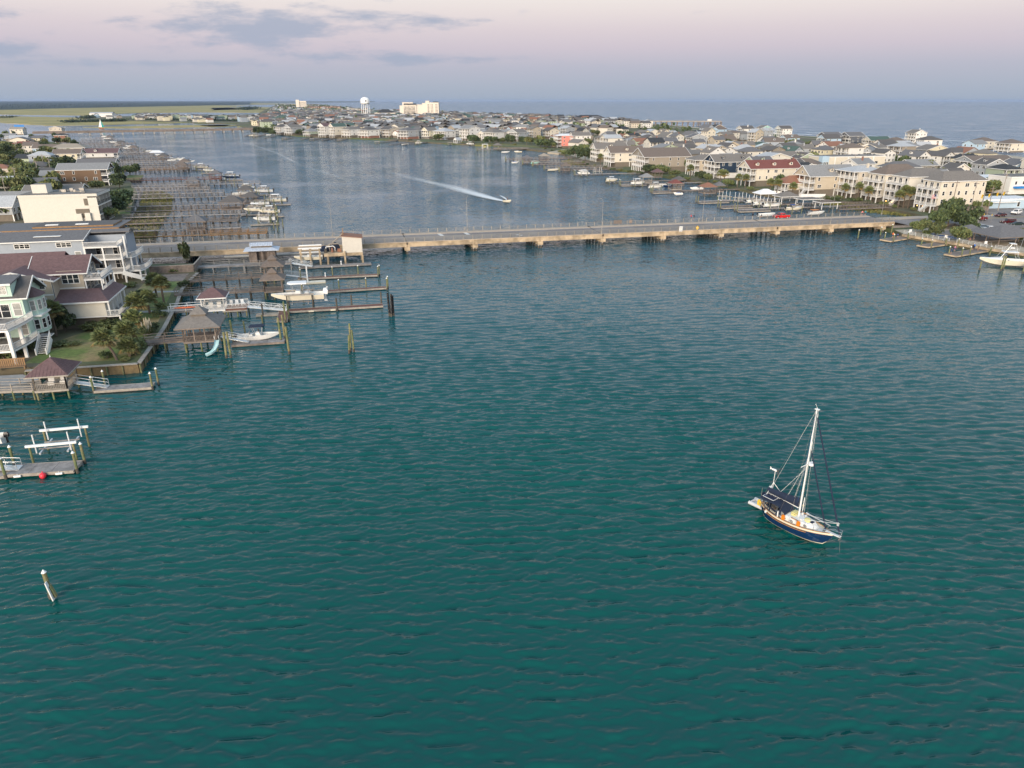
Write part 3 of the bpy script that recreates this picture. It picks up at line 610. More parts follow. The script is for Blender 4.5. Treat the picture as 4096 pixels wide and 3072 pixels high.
# ================================================================== VEHICLES
def wheel(t, x, y, r, w=.26):
 me = cached(('tyre', r, w), lambda: MB().tube((0,-w/2,0),(0,w/2,0),r,r,'tyre',14).mesh('tyre'))
 rm = cached(('rim', r, w), lambda: MB().tube((0,-w/2-.012,0),(0,w/2+.012,0),r*.58,r*.58,'alu',10).mesh('rim'))
 o = inst('wheel', me, t, (x, y, r)); inst('rim', rm, o)
def prof_body(prof, w, k, tuck=.0):       # extrude a side profile (x,z) across y with slightly tucked sides
 mb = MB(); rings = []
 for y, s in ((-w/2, .97), (-w/2+.08, 1), (w/2-.08, 1), (w/2, .97)):
  cz = sum(p[1] for p in prof)/len(prof); rings.append([(p[0]*s if False else p[0], y, cz+(p[1]-cz)*s) for p in prof])
 mb.loft(rings, k); return mb
def vehicle(kind, paint, name, label, cat, loc, rz, group=None):
 t = thing(name, label, cat, loc, rz, group)   # +x is the front
 if kind == 'pickup':
  Ln, w, r = 5.5, 1.9, .42
  prof_body([(2.72,.55),(2.72,.98),(2.6,1.12),(1.05,1.2),(.95,1.22),(-2.7,1.18),(-2.74,.6),(-2.0,.42),(2.2,.42)], w, paint).obj('body', t)
  MB().box(-2.62,-.72,1.1,-1.0,.72,1.205,'black').obj('cargo_bed', t)
  mb = MB(); b = [(1.0,1.2),(.55,1.82),(-.75,1.84),(-.95,1.2)]
  mb.loft([[(x, y*(.98 if z < 1.5 else .82)*.9, z) for x, z in b] for y in (-1, 1)], paint); cab = mb.obj('cab', t)
  for s in (-1, 1):
   for x0, x1 in ((.05,.62),(-.68,-.05)):
    mb = MB(); q = [(x0,1.27),(x1,1.27),(x1-.22 if x1 > .5 else x1-.03,1.72),(x0,1.74)]; yv = lambda z: s*(.9*(.98-(z-1.2)*.25)+.015)
    mb.poly([(x, yv(z), z) for x, z in (q if s < 0 else q[::-1])], 'glass'); mb.obj('window', cab)
  MB().poly([(1.0,-.74,1.24),(1.0,.74,1.24),(.64,.66,1.74),(.64,-.66,1.74)], 'glass').obj('windscreen', cab)
  MB().box(2.66,-.95,.38,2.9,.95,.66,'black').obj('bumper', t); MB().box(-2.86,-.9,.45,-2.74,.9,.68,'chrome').obj('bumper', t)
  MB().box(2.70,-.45,.75,2.735,.45,1.0,'black').obj('grille', t)
  for s in (-1, 1):
   MB().box(2.69,s*.72-.14,.8,2.745,s*.72+.14,1.0,'headlight').obj('headlight', t); MB().box(-2.75,s*.84-.09,.75,-2.70,s*.84+.09,1.1,'taillight' if paint == 'darkred' else 'red').obj('tail_light', t)
   MB().box(1.2,s*.95-.03,.78,2.42,s*.95+.05,.95,'black').obj('wheel_arch', t); MB().box(.86,s*1.0-.1,1.22,1.0,s*1.0+.1,1.4,'black').obj('mirror', t)
   for x in (1.75, -1.72): wheel(t, x, s*.82, r)
 elif kind == 'suv':
  w, r = 1.85, .40
  prof_body([(2.15,.5),(2.15,.95),(2.0,1.08),(.75,1.15),(-2.15,1.15),(-2.2,.55),(-1.7,.4),(1.8,.4)], w, paint).obj('body', t)
  mb = MB(); b = [(.8,1.14),(.5,1.78),(-2.0,1.82),(-2.12,1.14)]; mb.loft([[(x, y*.86*(1 if z < 1.5 else .9), z) for x, z in b] for y in (-1, 1)], paint); cab = mb.obj('hard_top', t)
  for s in (-1, 1):
   for x0, x1 in ((-.1,.48),(-.95,-.2),(-1.85,-1.05)):
    yv = lambda z: s*(.86-(z-1.14)*.135+.015); q = [(x0,1.2),(x1,1.2),(x1-.12,1.66),(x0,1.68)]
    MB().poly([(x, yv(z), z) for x, z in (q if s < 0 else q[::-1])], 'glass').obj('window', cab)
   MB().box(2.14,s*.6-.13,.72,2.19,s*.6+.13,.95,'headlight').obj('headlight', t); MB().box(-2.22,s*.75-.1,.8,-2.18,s*.75+.1,1.0,'red').obj('tail_light', t)
   for x in (1.4, -1.35): wheel(t, x, s*.8, r)
  MB().poly([(.83,-.72,1.2),(.83,.72,1.2),(.56,.66,1.7),(.56,-.66,1.7)], 'glass').obj('windscreen', cab)
  MB().box(2.1,-.9,.4,2.32,.9,.6,'black').obj('bumper', t); MB().tube((-2.3,0,.95),(-2.18,0,.95),.34,.34,'black',12).obj('spare_wheel', t)
 else:
  w, r = 1.8, .33
  prof_body([(2.25,.35),(2.28,.62),(2.1,.78),(1.0,.92),(-1.6,.95),(-2.2,.9),(-2.3,.6),(-2.2,.35)], w, paint).obj('body', t)
  mb = MB(); b = [(1.05,.9),(.35,1.40),(-.8,1.43),(-1.7,.93)]; mb.loft([[(x, y*(.84 if z < 1.2 else .64), z) for x, z in b] for y in (-1, 1)], paint); cab = mb.obj('cabin', t)
  for s in (-1, 1):
   yv = lambda z: s*(.84-(z-.92)*.41+.012); q = [(.85,.97),(-1.45,.98),(-.78,1.36),(.33,1.34)]
   MB().poly([(x, yv(z), z) for x, z in (q if s > 0 else q[::-1])], 'glass').obj('window', cab)
   MB().box(2.2,s*.66-.18,.58,2.275,s*.66+.18,.72,'headlight').obj('headlight', t); MB().box(-2.31,s*.66-.18,.66,-2.26,s*.66+.18,.82,'red').obj('tail_light', t)
   for x in (1.4, -1.4): wheel(t, x, s*.8, r, .2)
  MB().poly([(1.03,-.72,.96),(1.03,.72,.96),(.42,.58,1.37),(.42,-.58,1.37)], 'glass').obj('windscreen', cab)
  MB().poly([(-1.66,.72,.98),(-1.66,-.72,.98),(-.9,-.58,1.40),(-.9,.58,1.40)], 'glass').obj('rear_window', cab)
 return t
def car_at(kind, paint, name, label, cat, u, v, z, rz, group=None):
 x, y = P(u, v, z); return vehicle(kind, paint, name, label, cat, (x, y, z), rz, group)
car_at('pickup','red','pickup_truck','bright red pickup truck driving left over the bridge','pickup',3124,874,BZ-.09,ANG+math.pi)
car_at('pickup','darkred','pickup_truck','dark red pickup truck waiting at the junction behind the dark tree','pickup',3915,882,1.92,ANG+R(6))
car_at('car','car_maroon','car','dark maroon car crossing the junction','car',4001,866,1.92,ANG+math.pi+R(14))
car_at('suv','car_white','off_road_car','white boxy off-road car at the zebra crossing','car',4064,857,1.92,ANG+math.pi+R(20))
car_at('car','car_bluegrey','car','pale blue-grey car parked behind the small grey pavilion','car',3925,916,1.52,ANG+R(155),'cars parked by the waterside park')
car_at('car','car_white','car','white car parked beside the pale blue-grey car','car',3958,922,1.52,ANG+R(155),'cars parked by the waterside park')
car_at('suv','car_maroon','car','dark maroon car parked behind the thatched pavilion','car',4030,896,1.55,ANG+R(165),'cars parked by the waterside park')
car_at('car','car_green','car','dark green car parked right of the maroon parked car','car',4066,903,1.55,ANG+R(165),'cars parked by the waterside park')
car_at('suv','car_green','car','dark green van driving away past the blue-walled shop','car',4068,812,1.92,ANG+R(60))
car_at('car','red','car','red car with glowing tail lights by the blue-walled shop','car',4086,812,1.92,ANG+R(60))
car_at('pickup','car_white','pickup_truck','white pickup parked beside the far waterfront house','pickup',1780,560,1.3,ANG+R(10))
# ================================================================== PEOPLE (continuous skinned figures)
def person_mat(name, top, bottom, hair, skinc=(.45,.26,.18), shorts=True):
 m = bpy.data.materials.new(name); m.use_nodes = True; t = m.node_tree; n = t.nodes; L = t.links; b = n['Principled BSDF']; b.inputs['Roughness'].default_value = .8
 tc_ = n.new('ShaderNodeTexCoord'); s = n.new('ShaderNodeSeparateXYZ'); L.new(tc_.outputs['Object'], s.inputs[0])
 mp = n.new('ShaderNodeMath'); mp.operation = 'DIVIDE'; mp.inputs[1].default_value = 1.8; L.new(s.outputs[2], mp.inputs[0])
 r_ = n.new('ShaderNodeValToRGB'); r_.color_ramp.interpolation = 'CONSTANT'; L.new(mp.outputs[0], r_.inputs[0]); e = r_.color_ramp.elements
 st = [(0,(.1,.09,.08)),(.04, skinc if shorts else bottom),(.30,bottom),(.53,top),(.825,skinc)]
 while len(e) < len(st): e.new(.5)
 for q, (p, c) in zip(e, st): q.position = p; q.color = c+(1,)
 L.new(r_.outputs[0], b.inputs['Base Color']); return m
PK = [0]
def person(label, x, y, z, rz, top, bottom, hair=(.05,.03,.02), shorts=True, pose='stand', scale=1.0):
 PK[0] += 1
 if pose == 'bend': ps = dict(pelvis=(0,0,.9), chest=(.35,0,1.15), neck=(.5,0,1.2), head=(.64,0,1.16), lh=(.5,.15,.6), le=(.45,.2,.85), rh=(.55,-.15,.6), re=(.47,-.2,.85), lk=(.04,.12,.5), lf=(-.02,.12,.06), rk=(.04,-.12,.5), rf=(-.02,-.12,.06))
 elif pose == 'walk': ps = dict(pelvis=(0,0,.95), chest=(.03,0,1.35), neck=(.04,0,1.5), head=(.06,0,1.65), le=(-.12,.25,1.15), lh=(-.02,.27,.9), re=(.12,-.25,1.15), rh=(.26,-.25,.95), lk=(.16,.1,.52), lf=(.22,.1,.06), rk=(-.06,-.1,.5), rf=(-.3,-.1,.1))
 elif pose == 'sit': ps = dict(pelvis=(0,0,.3), chest=(-.05,0,.72), neck=(-.04,0,.88), head=(0,0,1.03), le=(.1,.24,.55), lh=(.3,.2,.42), re=(.1,-.24,.55), rh=(.3,-.2,.42), lk=(.42,.12,.45), lf=(.5,.12,.06), rk=(.42,-.12,.45), rf=(.5,-.12,.06))
 else: ps = dict(pelvis=(0,0,.95), chest=(0,0,1.35), neck=(.01,0,1.5), head=(.03,0,1.65), le=(-.03,.26,1.12), lh=(.1,.26,.88), re=(-.03,-.26,1.12), rh=(.1,-.26,.88), lk=(.03,.1,.5), lf=(0,.11,.06), rk=(.03,-.1,.5), rf=(0,-.11,.06))
 ch = Vector(ps['chest']); ps['ls'] = ch+Vector((0,.19,.05)); ps['rs'] = ch+Vector((0,-.19,.05)); pe = Vector(ps['pelvis']); ps['lp'] = pe+Vector((0,.1,-.06)); ps['rp'] = pe+Vector((0,-.1,-.06))
 ps['lt'] = Vector(ps['lf'])+Vector((.16,0,-.01)); ps['rt'] = Vector(ps['rf'])+Vector((.16,0,-.01))
 rad = dict(pelvis=.15, chest=.16, neck=.06, head=.105, ls=.075, rs=.075, le=.05, re=.05, lh=.04, rh=.04, lp=.1, rp=.1, lk=.065, rk=.065, lf=.045, rf=.045, lt=.04, rt=.04)
 ed = [('pelvis','chest'),('chest','neck'),('neck','head'),('chest','ls'),('chest','rs'),('ls','le'),('rs','re'),('le','lh'),('re','rh'),('pelvis','lp'),('pelvis','rp'),('lp','lk'),('rp','rk'),('lk','lf'),('rk','rf'),('lf','lt'),('rf','rt')]
 nm = list(rad); me = bpy.data.meshes.new('person'); me.from_pydata([tuple(ps[k]) for k in nm], [(nm.index(a), nm.index(b)) for a, b in ed], []); me.materials.append(person_mat('clothes_%d' % PK[0], top, bottom, hair, shorts=shorts))
 o = inst('person', me, None, (x, y, z), rz, scale); tag(o, label, 'person')
 md = o.modifiers.new('Skin', 'SKIN'); md.use_smooth_shade = True; sv = me.skin_vertices[0].data
 for i, k in enumerate(nm): sv[i].radius = (rad[k], rad[k]); sv[i].use_root = (k == 'pelvis')
 o.modifiers.new('Sub', 'SUBSURF').levels = 1
 h = ps['head']; mb = MB(); mb.dome(h[0]-.02, h[1], h[2]+.0, .12, .115, .135, 'hair', 8, 4); DEF.setdefault('hair', dict(col=(.05,.03,.02), rough=.9, metal=0, var=.2, scale=3, bump=0, kind='noise'))
 mb.obj('hair', o, smooth=True)
 return o
DEF['hair'] = dict(col=(.05,.03,.02), rough=.9, metal=0, var=.2, scale=3, bump=0, kind='noise')
def per(label, u, v, z, rz, *a, **k): x, y = P(u, v, z); return person(label, x, y, z, rz, *a, **k)
per('woman in a red top and dark leggings walking on the bridge', 2764, 878, BZ+.05, ANG+math.pi, (.55,.04,.05), (.02,.025,.04), shorts=False, pose='walk')
per('person in dark clothes walking beside the woman in red on the bridge', 2775, 878, BZ+.05, ANG+math.pi, (.015,.03,.045), (.02,.03,.04), pose='walk')
per('person all in black leaning at the far bridge rail', 3010, 871, BZ+.05, ANG+R(90), (.01,.01,.015), (.01,.01,.015), shorts=False)
per('person in a teal top sitting by the far bridge rail', 3045, 870, BZ+.05, ANG+R(180), (.03,.25,.25), (.05,.05,.06), pose='sit')
per('walker in a pink top on the bridge before the cream houses', 3447, 862, BZ+.05, ANG, (.75,.25,.22), (.05,.05,.06), pose='walk')
per('walker in a teal top on the bridge behind the one in pink', 3460, 861, BZ+.05, ANG, (.04,.28,.33), (.03,.04,.06), pose='walk')
per('person in an orange shirt standing on the first floating dock', 3570, 951, .5, ANG+R(200), (.75,.20,.06), (.06,.06,.08))
per('person in blue bending down on the first floating dock', 3590, 951, .5, ANG+R(200), (.12,.16,.42), (.05,.05,.10), pose='bend')
per('person in a blue shirt at the outer end of the third floating dock', 3803, 1016, .5, ANG+R(160), (.05,.07,.20), (.12,.12,.16))
per('person in pink and blue behind the piles of the third floating dock', 3817, 1006, .5, ANG+R(200), (.45,.20,.25), (.04,.06,.18))
per('person in black on the third floating dock', 3889, 1001, .5, ANG+R(20), (.012,.012,.016), (.02,.02,.03))
per('person in a bright blue top beside the one in black on the third floating dock', 3895, 998, .5, ANG+R(10), (.03,.16,.50), (.03,.03,.06), shorts=False)
per('person in a brown top near the shore end of the third floating dock', 3911, 1003, .5, ANG+R(120), (.16,.11,.08), (.22,.15,.11))
per('barechested person standing under the trees by the small pavilion', 3871, 957, 1.25, ANG+R(220), (.48,.27,.19), (.20,.06,.05))
per('person in a grey top talking by the small grey pavilion', 3895, 959, 1.25, ANG+R(180), (.10,.11,.12), (.07,.07,.09))
per('person sitting on the boardwalk edge by the small pavilion', 3880, 962, 1.25, ANG+R(200), (.50,.45,.42), (.15,.10,.10), pose='sit')
# ================================================================== HOUSE KIT
FACE = {'y-': 0, 'x+': R(90), 'y+': R(180), 'x-': R(-90)}
def win_mesh(w, h, cols, lod, gl='glass', fr='trim'):
 def mk():
  f = MB(); t = .11
  f.box(-w/2-t,-.07,-t,-w/2,0,h+t,fr); f.box(w/2,-.07,-t,w/2+t,0,h+t,fr); f.box(-w/2,-.07,-t,w/2,0,0,fr); f.box(-w/2,-.07,h,w/2,0,h+t,fr)
  for i in range(1, cols): x = -w/2+w*i/cols; f.box(x-.06,-.06,0,x+.06,0,h,fr)
  if lod == 0: f.box(-w/2,-.05,h*.5-.025,w/2,0,h*.5+.025,fr)
  g = MB() if lod == 0 else f
  g.poly([(-w/2,-.025,0),(w/2,-.025,0),(w/2,-.025,h),(-w/2,-.025,h)], gl)
  return (f.mesh('window'), g.mesh('pane') if lod == 0 else None)
 return cached(('win', w, h, cols, lod, gl, fr), mk)
def win(t, x, y, z, face, w=.9, h=1.3, cols=1, lod=1, gl='glass', fr='trim'):
 f, g = win_mesh(w, h, cols, lod, gl, fr); o = inst('window', f, t, (x, y, z), FACE[face])
 if g: inst('pane', g, o)
 return o
def rail_mb(mb, p0, p1, h=1.0, k='trim', step=.3, bw_=.05):
 a, b = Vector(p0), Vector(p1); up = Vector((0,0,1)); mb.beam(a+up*h, b+up*h, .09, .08, k); mb.beam(a+up*.12, b+up*.12, .06, .06, k)
 n = max(1, int((b-a).length/step))
 for i in range(n+1):
  p = a+(b-a)*(i/n); mb.beam(p+up*.12, p+up*h, bw_, bw_, k)
 return mb
def gable_mb(mb, x0, x1, y0, y1, z, h, axis, ov, k, th=.18):
 if axis == 'x':
  ym = (y0+y1)/2; s = h/((y1-y0)/2); d = ov*s
  sec = [(y0-ov, z-d), (ym, z+h), (y1+ov, z-d), (y1+ov, z-d-th), (ym, z+h-th), (y0-ov, z-d-th)]
  mb.loft([[(x, y, q) for y, q in sec] for x in (x1+ov, x0-ov)], k)
 else:
  xm = (x0+x1)/2; s = h/((x1-x0)/2); d = ov*s
  sec = [(x0-ov, z-d), (xm, z+h), (x1+ov, z-d), (x1+ov, z-d-th), (xm, z+h-th), (x0-ov, z-d-th)]
  mb.loft([[(x, y, q) for x, q in sec] for y in (y0-ov, y1+ov)], k)
 return mb
def hip_mb(mb, x0, x1, y0, y1, z, h, ov, k, th=.18):
 x0 -= ov; x1 += ov; y0 -= ov; y1 += ov; d = min(x1-x0, y1-y0)/2*.98; b = [(x0,y0,z),(x1,y0,z),(x1,y1,z),(x0,y1,z)]
 if x1-x0 >= y1-y0: r = [(x0+d,(y0+y1)/2,z+h),(x1-d,(y0+y1)/2,z+h)]; fs = [(0,1,5,4),(1,2,5),(2,3,4,5),(3,0,4)]
 else: r = [((x0+x1)/2,y0+d,z+h),((x0+x1)/2,y1-d,z+h)]; fs = [(0,1,4),(1,2,5,4),(2,3,5),(3,0,4,5)]
 mb.faces(b+r, fs, k); mb.faces([(p[0],p[1],z-th) for p in b]+b, [(3,2,1,0),(0,1,5,4),(1,2,6,5),(2,3,7,6),(3,0,4,7)], k); return mb
def fascia_mb(mb, x0, x1, y0, y1, z, ov, th=.2, k='trim', h=None, axis=None):
 x0 -= ov+.03; x1 += ov+.03; y0 -= ov+.03; y1 += ov+.03
 if axis is None:
  for a, b in (((x0,y0),(x1,y0)),((x1,y0),(x1,y1)),((x1,y1),(x0,y1)),((x0,y1),(x0,y0))): mb.beam(a+(z-th/2,), b+(z-th/2,), .08, th+.06, k)
 elif axis == 'x':
  s = h/((y1-y0)/2-ov); d = ov*s; ym = (y0+y1)/2
  for y in (y0, y1): mb.beam((x0,y,z-d-th/2),(x1,y,z-d-th/2),.08,th,k)
  for x in (x0, x1):
   for y in (y0, y1): mb.beam((x,y,z-d-th*.4),(x,ym,z+h-th*.4),.1,th+.1,k)
 else:
  s = h/((x1-x0)/2-ov); d = ov*s; xm = (x0+x1)/2
  for x in (x0, x1): mb.beam((x,y0,z-d-th/2),(x,y1,z-d-th/2),.08,th,k)
  for y in (y0, y1):
   for x in (x0, x1): mb.beam((x,y,z-d-th*.4),(xm,y,z+h-th*.4),.1,th+.1,k)
 return mb
HOUSES = []          # (x, y, radius) footprints already taken
def house(label, loc, rz, wd=9, dp=12, ns=2, stilt=2.6, st=2.9, wall='white', roof='charcoal', rtype='gx', rh=2.6, porch=2.2, pst=None, lod=1, dormer=0, topdeck=False, chimney=False,
          group=None, sidecols=3, side2=None, name='house', skirt='mid_brown', ov=.45, frontwall=None, posts=4, seed=0, stairs=False, gl='glass', nowin=False, cat='house'):
 r = random.Random(seed+int(loc[0]*7+loc[1]*3)); t = thing(name, label, cat, (loc[0], loc[1], loc[2] if len(loc) > 2 else 1.2), rz, group)
 HOUSES.append((loc[0], loc[1], max(wd, dp)*.55)); y0, y1 = -wd/2, wd/2; z0 = stilt; z1 = stilt+ns*st; pd = porch; wk = 'w_'+wall; rk = 'r_'+roof
 mb = MB(); mb.box(-dp, y0, z0, 0, y1, z1, wk)
 cover = pd if (pst is None or pst >= ns) else 0
 if rtype == 'gx':
  xs = (-dp+.05, cover-.05 if cover else -.05)
  for x in xs: mb.faces([(x,y0+.02,z1-.1),(x,y1-.02,z1-.1),(x,0,z1+rh-.1)], [(0,1,2),(2,1,0)] if False else [(0,1,2)], wk)
  if cover: mb.box(cover-.12, y0+.1, z1-.35, cover-.02, y1-.1, z1, 'trim')
 elif rtype == 'gy':
  xm = (cover-dp)/2
  for y in (y0+.05, y1-.05): mb.faces([(-dp+.02,y,z1-.1),(cover-.02,y,z1-.1),(xm,y,z1+rh-.1)], [(0,1,2)], wk)
 mb.obj('wall', t)
 if stilt > .6:
  mb = MB(); mb.box(-dp+.3, y0+.3, -.2, -.6, y1-.3, z0-.02, 'w_'+(skirt if skirt in WALLS else wall) if skirt != 'mid_brown' else 'mid_brown'); mb.obj('ground_floor', t)
  if lod < 2:
   pm_ = cached(('stilt', round(stilt, 1)), lambda: MB().box(-.16,-.16,-.3,.16,.16,stilt,'trim').mesh('post'))
   for x in ((pd-.25 if pd else -.2), -dp+.2) if lod else ((pd-.25 if pd else -.2), -dp*.5, -dp+.2):
    for i in range(posts if x > -1 else 2): inst('post', pm_, t, (x, y0+.2+(wd-.4)*i/max(1, (posts if x > -1 else 2)-1), 0))
 mb = MB(); x1 = cover
 if rtype == 'gx': gable_mb(mb, -dp, x1, y0, y1, z1, rh, 'x', ov, rk)
 elif rtype == 'gy': gable_mb(mb, -dp, x1, y0, y1, z1, rh, 'y', ov, rk)
 elif rtype == 'hip': hip_mb(mb, -dp, x1, y0, y1, z1, rh, ov, rk)
 else: mb.box(-dp-.15, y0-.15, z1, x1+.15, y1+.15, z1+.35, 'trim', rk)
 ro = mb.obj('roof', t)
 if rtype != 'flat' and lod < 2:
  fm = MB(); fascia_mb(fm, -dp, x1, y0, y1, z1, ov, h=rh, axis={'gx':'x','gy':'y','hip':None}[rtype]); fm.obj('fascia', ro)
 if chimney: MB().box(-dp*.5-.4,-.35+wd*.2,z1+.3,-dp*.5+.4,.35+wd*.2,z1+rh+1.0,'w_brick' if r.random() < .4 else wk).obj('chimney', ro)
 for i in range(dormer):
  s = 1.2; 
  if rtype == 'gy':
   yy_ = y0+wd*(i+.5)/dormer; xc = (x1-dp)/2+(x1+dp)*.25; zz = z1+rh*.42
   d = MB(); d.box(xc-1.2,yy_-.75,zz-.6,xc+.55,yy_+.75,zz+1.0,wk); gable_mb(d, xc-1.6, xc+.55, yy_-.75, yy_+.75, zz+1.0, .6, 'x', .15, rk); do = d.obj('dormer', ro); win(do, xc+.55, yy_, zz-.1, 'x+', .7, .85, 1, 1)
  else:
   xx = -dp+(dp+x1)*(i+.5)/dormer
   for sg_ in (1, -1):
    yc = sg_*wd*.27; zz = z1+rh*.40; d = MB(); d.box(xx-.8,min(yc,yc+sg_*.9),zz-.5,xx+.8,max(yc,yc+sg_*.9),zz+1.0,wk); gable_mb(d, xx-.8, xx+.8, min(yc-sg_*.9,yc+sg_*.9), max(yc-sg_*.9,yc+sg_*.9), zz+1.0, .6, 'y', .15, rk)
    do = d.obj('dormer', ro); win(do, xx, yc+sg_*.9, zz, 'y+' if sg_ > 0 else 'y-', .7, .85, 1, 1)
 levels = [z0+i*st for i in range(ns)]
 if pd:
  nlev = ns if pst is None else pst
  for i, z in enumerate(levels[:nlev]):
   MB().box(0.02, y0, z-.28, pd, y1, z+.02, 'trim', 'wood_grey').obj('porch_floor', t)
   m2 = MB(); stp = {0:.22, 1:.45, 2:1.2}[lod]
   rail_mb(m2, (pd-.1,y0+.1,z), (pd-.1,y1-.1,z), 1.0, 'trim', stp, .05 if lod == 0 else .08)
   for y in (y0+.1, y1-.1): rail_mb(m2, (.15,y,z), (pd-.25,y,z), 1.0, 'trim', stp, .05 if lod == 0 else .08)
   m2.obj('railing', t)
   hz = st-.28
   if lod == 2:
    m3 = MB()
    for j in range(posts): yp = y0+.15+(wd-.3)*j/(posts-1); m3.box(pd-.3,yp-.12,z+.02,pd-.06,yp+.12,z+hz,'trim')
    m3.obj('columns', t)
   else:
    cmesh = cached(('col', round(hz, 2)), lambda: MB().box(-.12,-.12,.02,.12,.12,hz,'trim').mesh('column'))
    for j in range(posts): inst('column', cmesh, t, (pd-.18, y0+.15+(wd-.3)*j/(posts-1), z))
  if cover == 0:
   m4 = MB(); z = levels[nlev-1]+st
   if topdeck: m4.box(0.02,y0,z-.28,pd,y1,z+.0,'trim','wood_grey'); rail_mb(m4,(pd-.1,y0+.1,z),(pd-.1,y1-.1,z),1.0,'trim',.45,.08); [rail_mb(m4,(.15,y,z),(pd-.25,y,z),1.0,'trim',.45,.08) for y in (y0+.1,y1-.1)]
   else: m4.faces([(0.0,y0-.3,z+.9),(pd+.4,y0-.3,z-.1),(pd+.4,y1+.3,z-.1),(0.0,y1+.3,z+.9),(0.0,y0-.3,z+.72),(pd+.4,y0-.3,z-.28),(pd+.4,y1+.3,z-.28),(0.0,y1+.3,z+.72)], [(0,1,2,3),(7,6,5,4),(0,4,5,1),(1,5,6,2),(2,6,7,3)], rk)
   m4.obj('porch_roof', t)
 if stairs and pd:
  m5 = MB(); n5 = 9
  for i in range(n5): zz = z0*(1-(i+.5)/n5); m5.box(pd+.05, y1-1.9+0*i-i*.32+.9, zz-.08, pd+1.2, y1-1.9-i*.32+1.22, zz, 'trim')
  m5.beam((pd+1.25,y1-.8,z0+.4),(pd+1.25,y1-.8-n5*.32,.5),.08,.9,'trim'); m5.obj('stair', t)
 if not nowin:
  for i, z in enumerate(levels):
   # front: doors and tall windows behind the porch
   nf = max(2, int(wd/2.6))
   for j in range(nf): win(t, 0, y0+wd*(j+.5)/nf, z+(.15 if pd else .7), 'x+', 1.5 if (j+i) % 2 else 1.0, 2.0 if pd else 1.3, 2 if (j+i) % 2 else 1, lod if lod < 2 else 2, gl)
   sides = ('y+', 'y-') if lod < 2 else ('y+', 'y-')
   for sname in sides:
    ns_ = sidecols
    for j in range(ns_):
     if r.random() < .22: continue
     w_ = r.choice((.75, .9, .9, 1.6)); x = -dp+dp*(j+.5)/ns_+r.uniform(-.4,.4)
     win(t, x, y1 if sname == 'y+' else y0, z+.75, sname, w_, 1.35 if w_ < 1.5 else 1.2, 2 if w_ > 1.5 else 1, lod, gl)
   for j in range(2): win(t, -dp, y0+wd*(j+.5)/2, z+.75, 'x-', .9, 1.3, 1, 2, gl)
  if rtype == 'gx' and rh > 1.6: win(t, cover-.045 if cover else -.045, 0, z1+rh*.18, 'x+', .8, .8, 1, 2, gl)
  if rtype == 'gy' and rh > 1.6: win(t, (cover-dp)/2, y1-.045, z1+rh*.2, 'y+', .8, .8, 1, 2, gl)
 return t
RB = ANG+math.pi
def rhouse(label, u, v, wd, dp, z=1.2, rot=RB, **k):    # (u,v): foot of the near front corner of the porch, right-hand shore
 x, y = P(u, v, z); pd = k.get('porch', 2.2); c, s = math.cos(rot), math.sin(rot); lx, ly = pd, wd/2
 return house(label, (x-(lx*c-ly*s), y-(lx*s+ly*c), z), rot, wd, dp, **k)
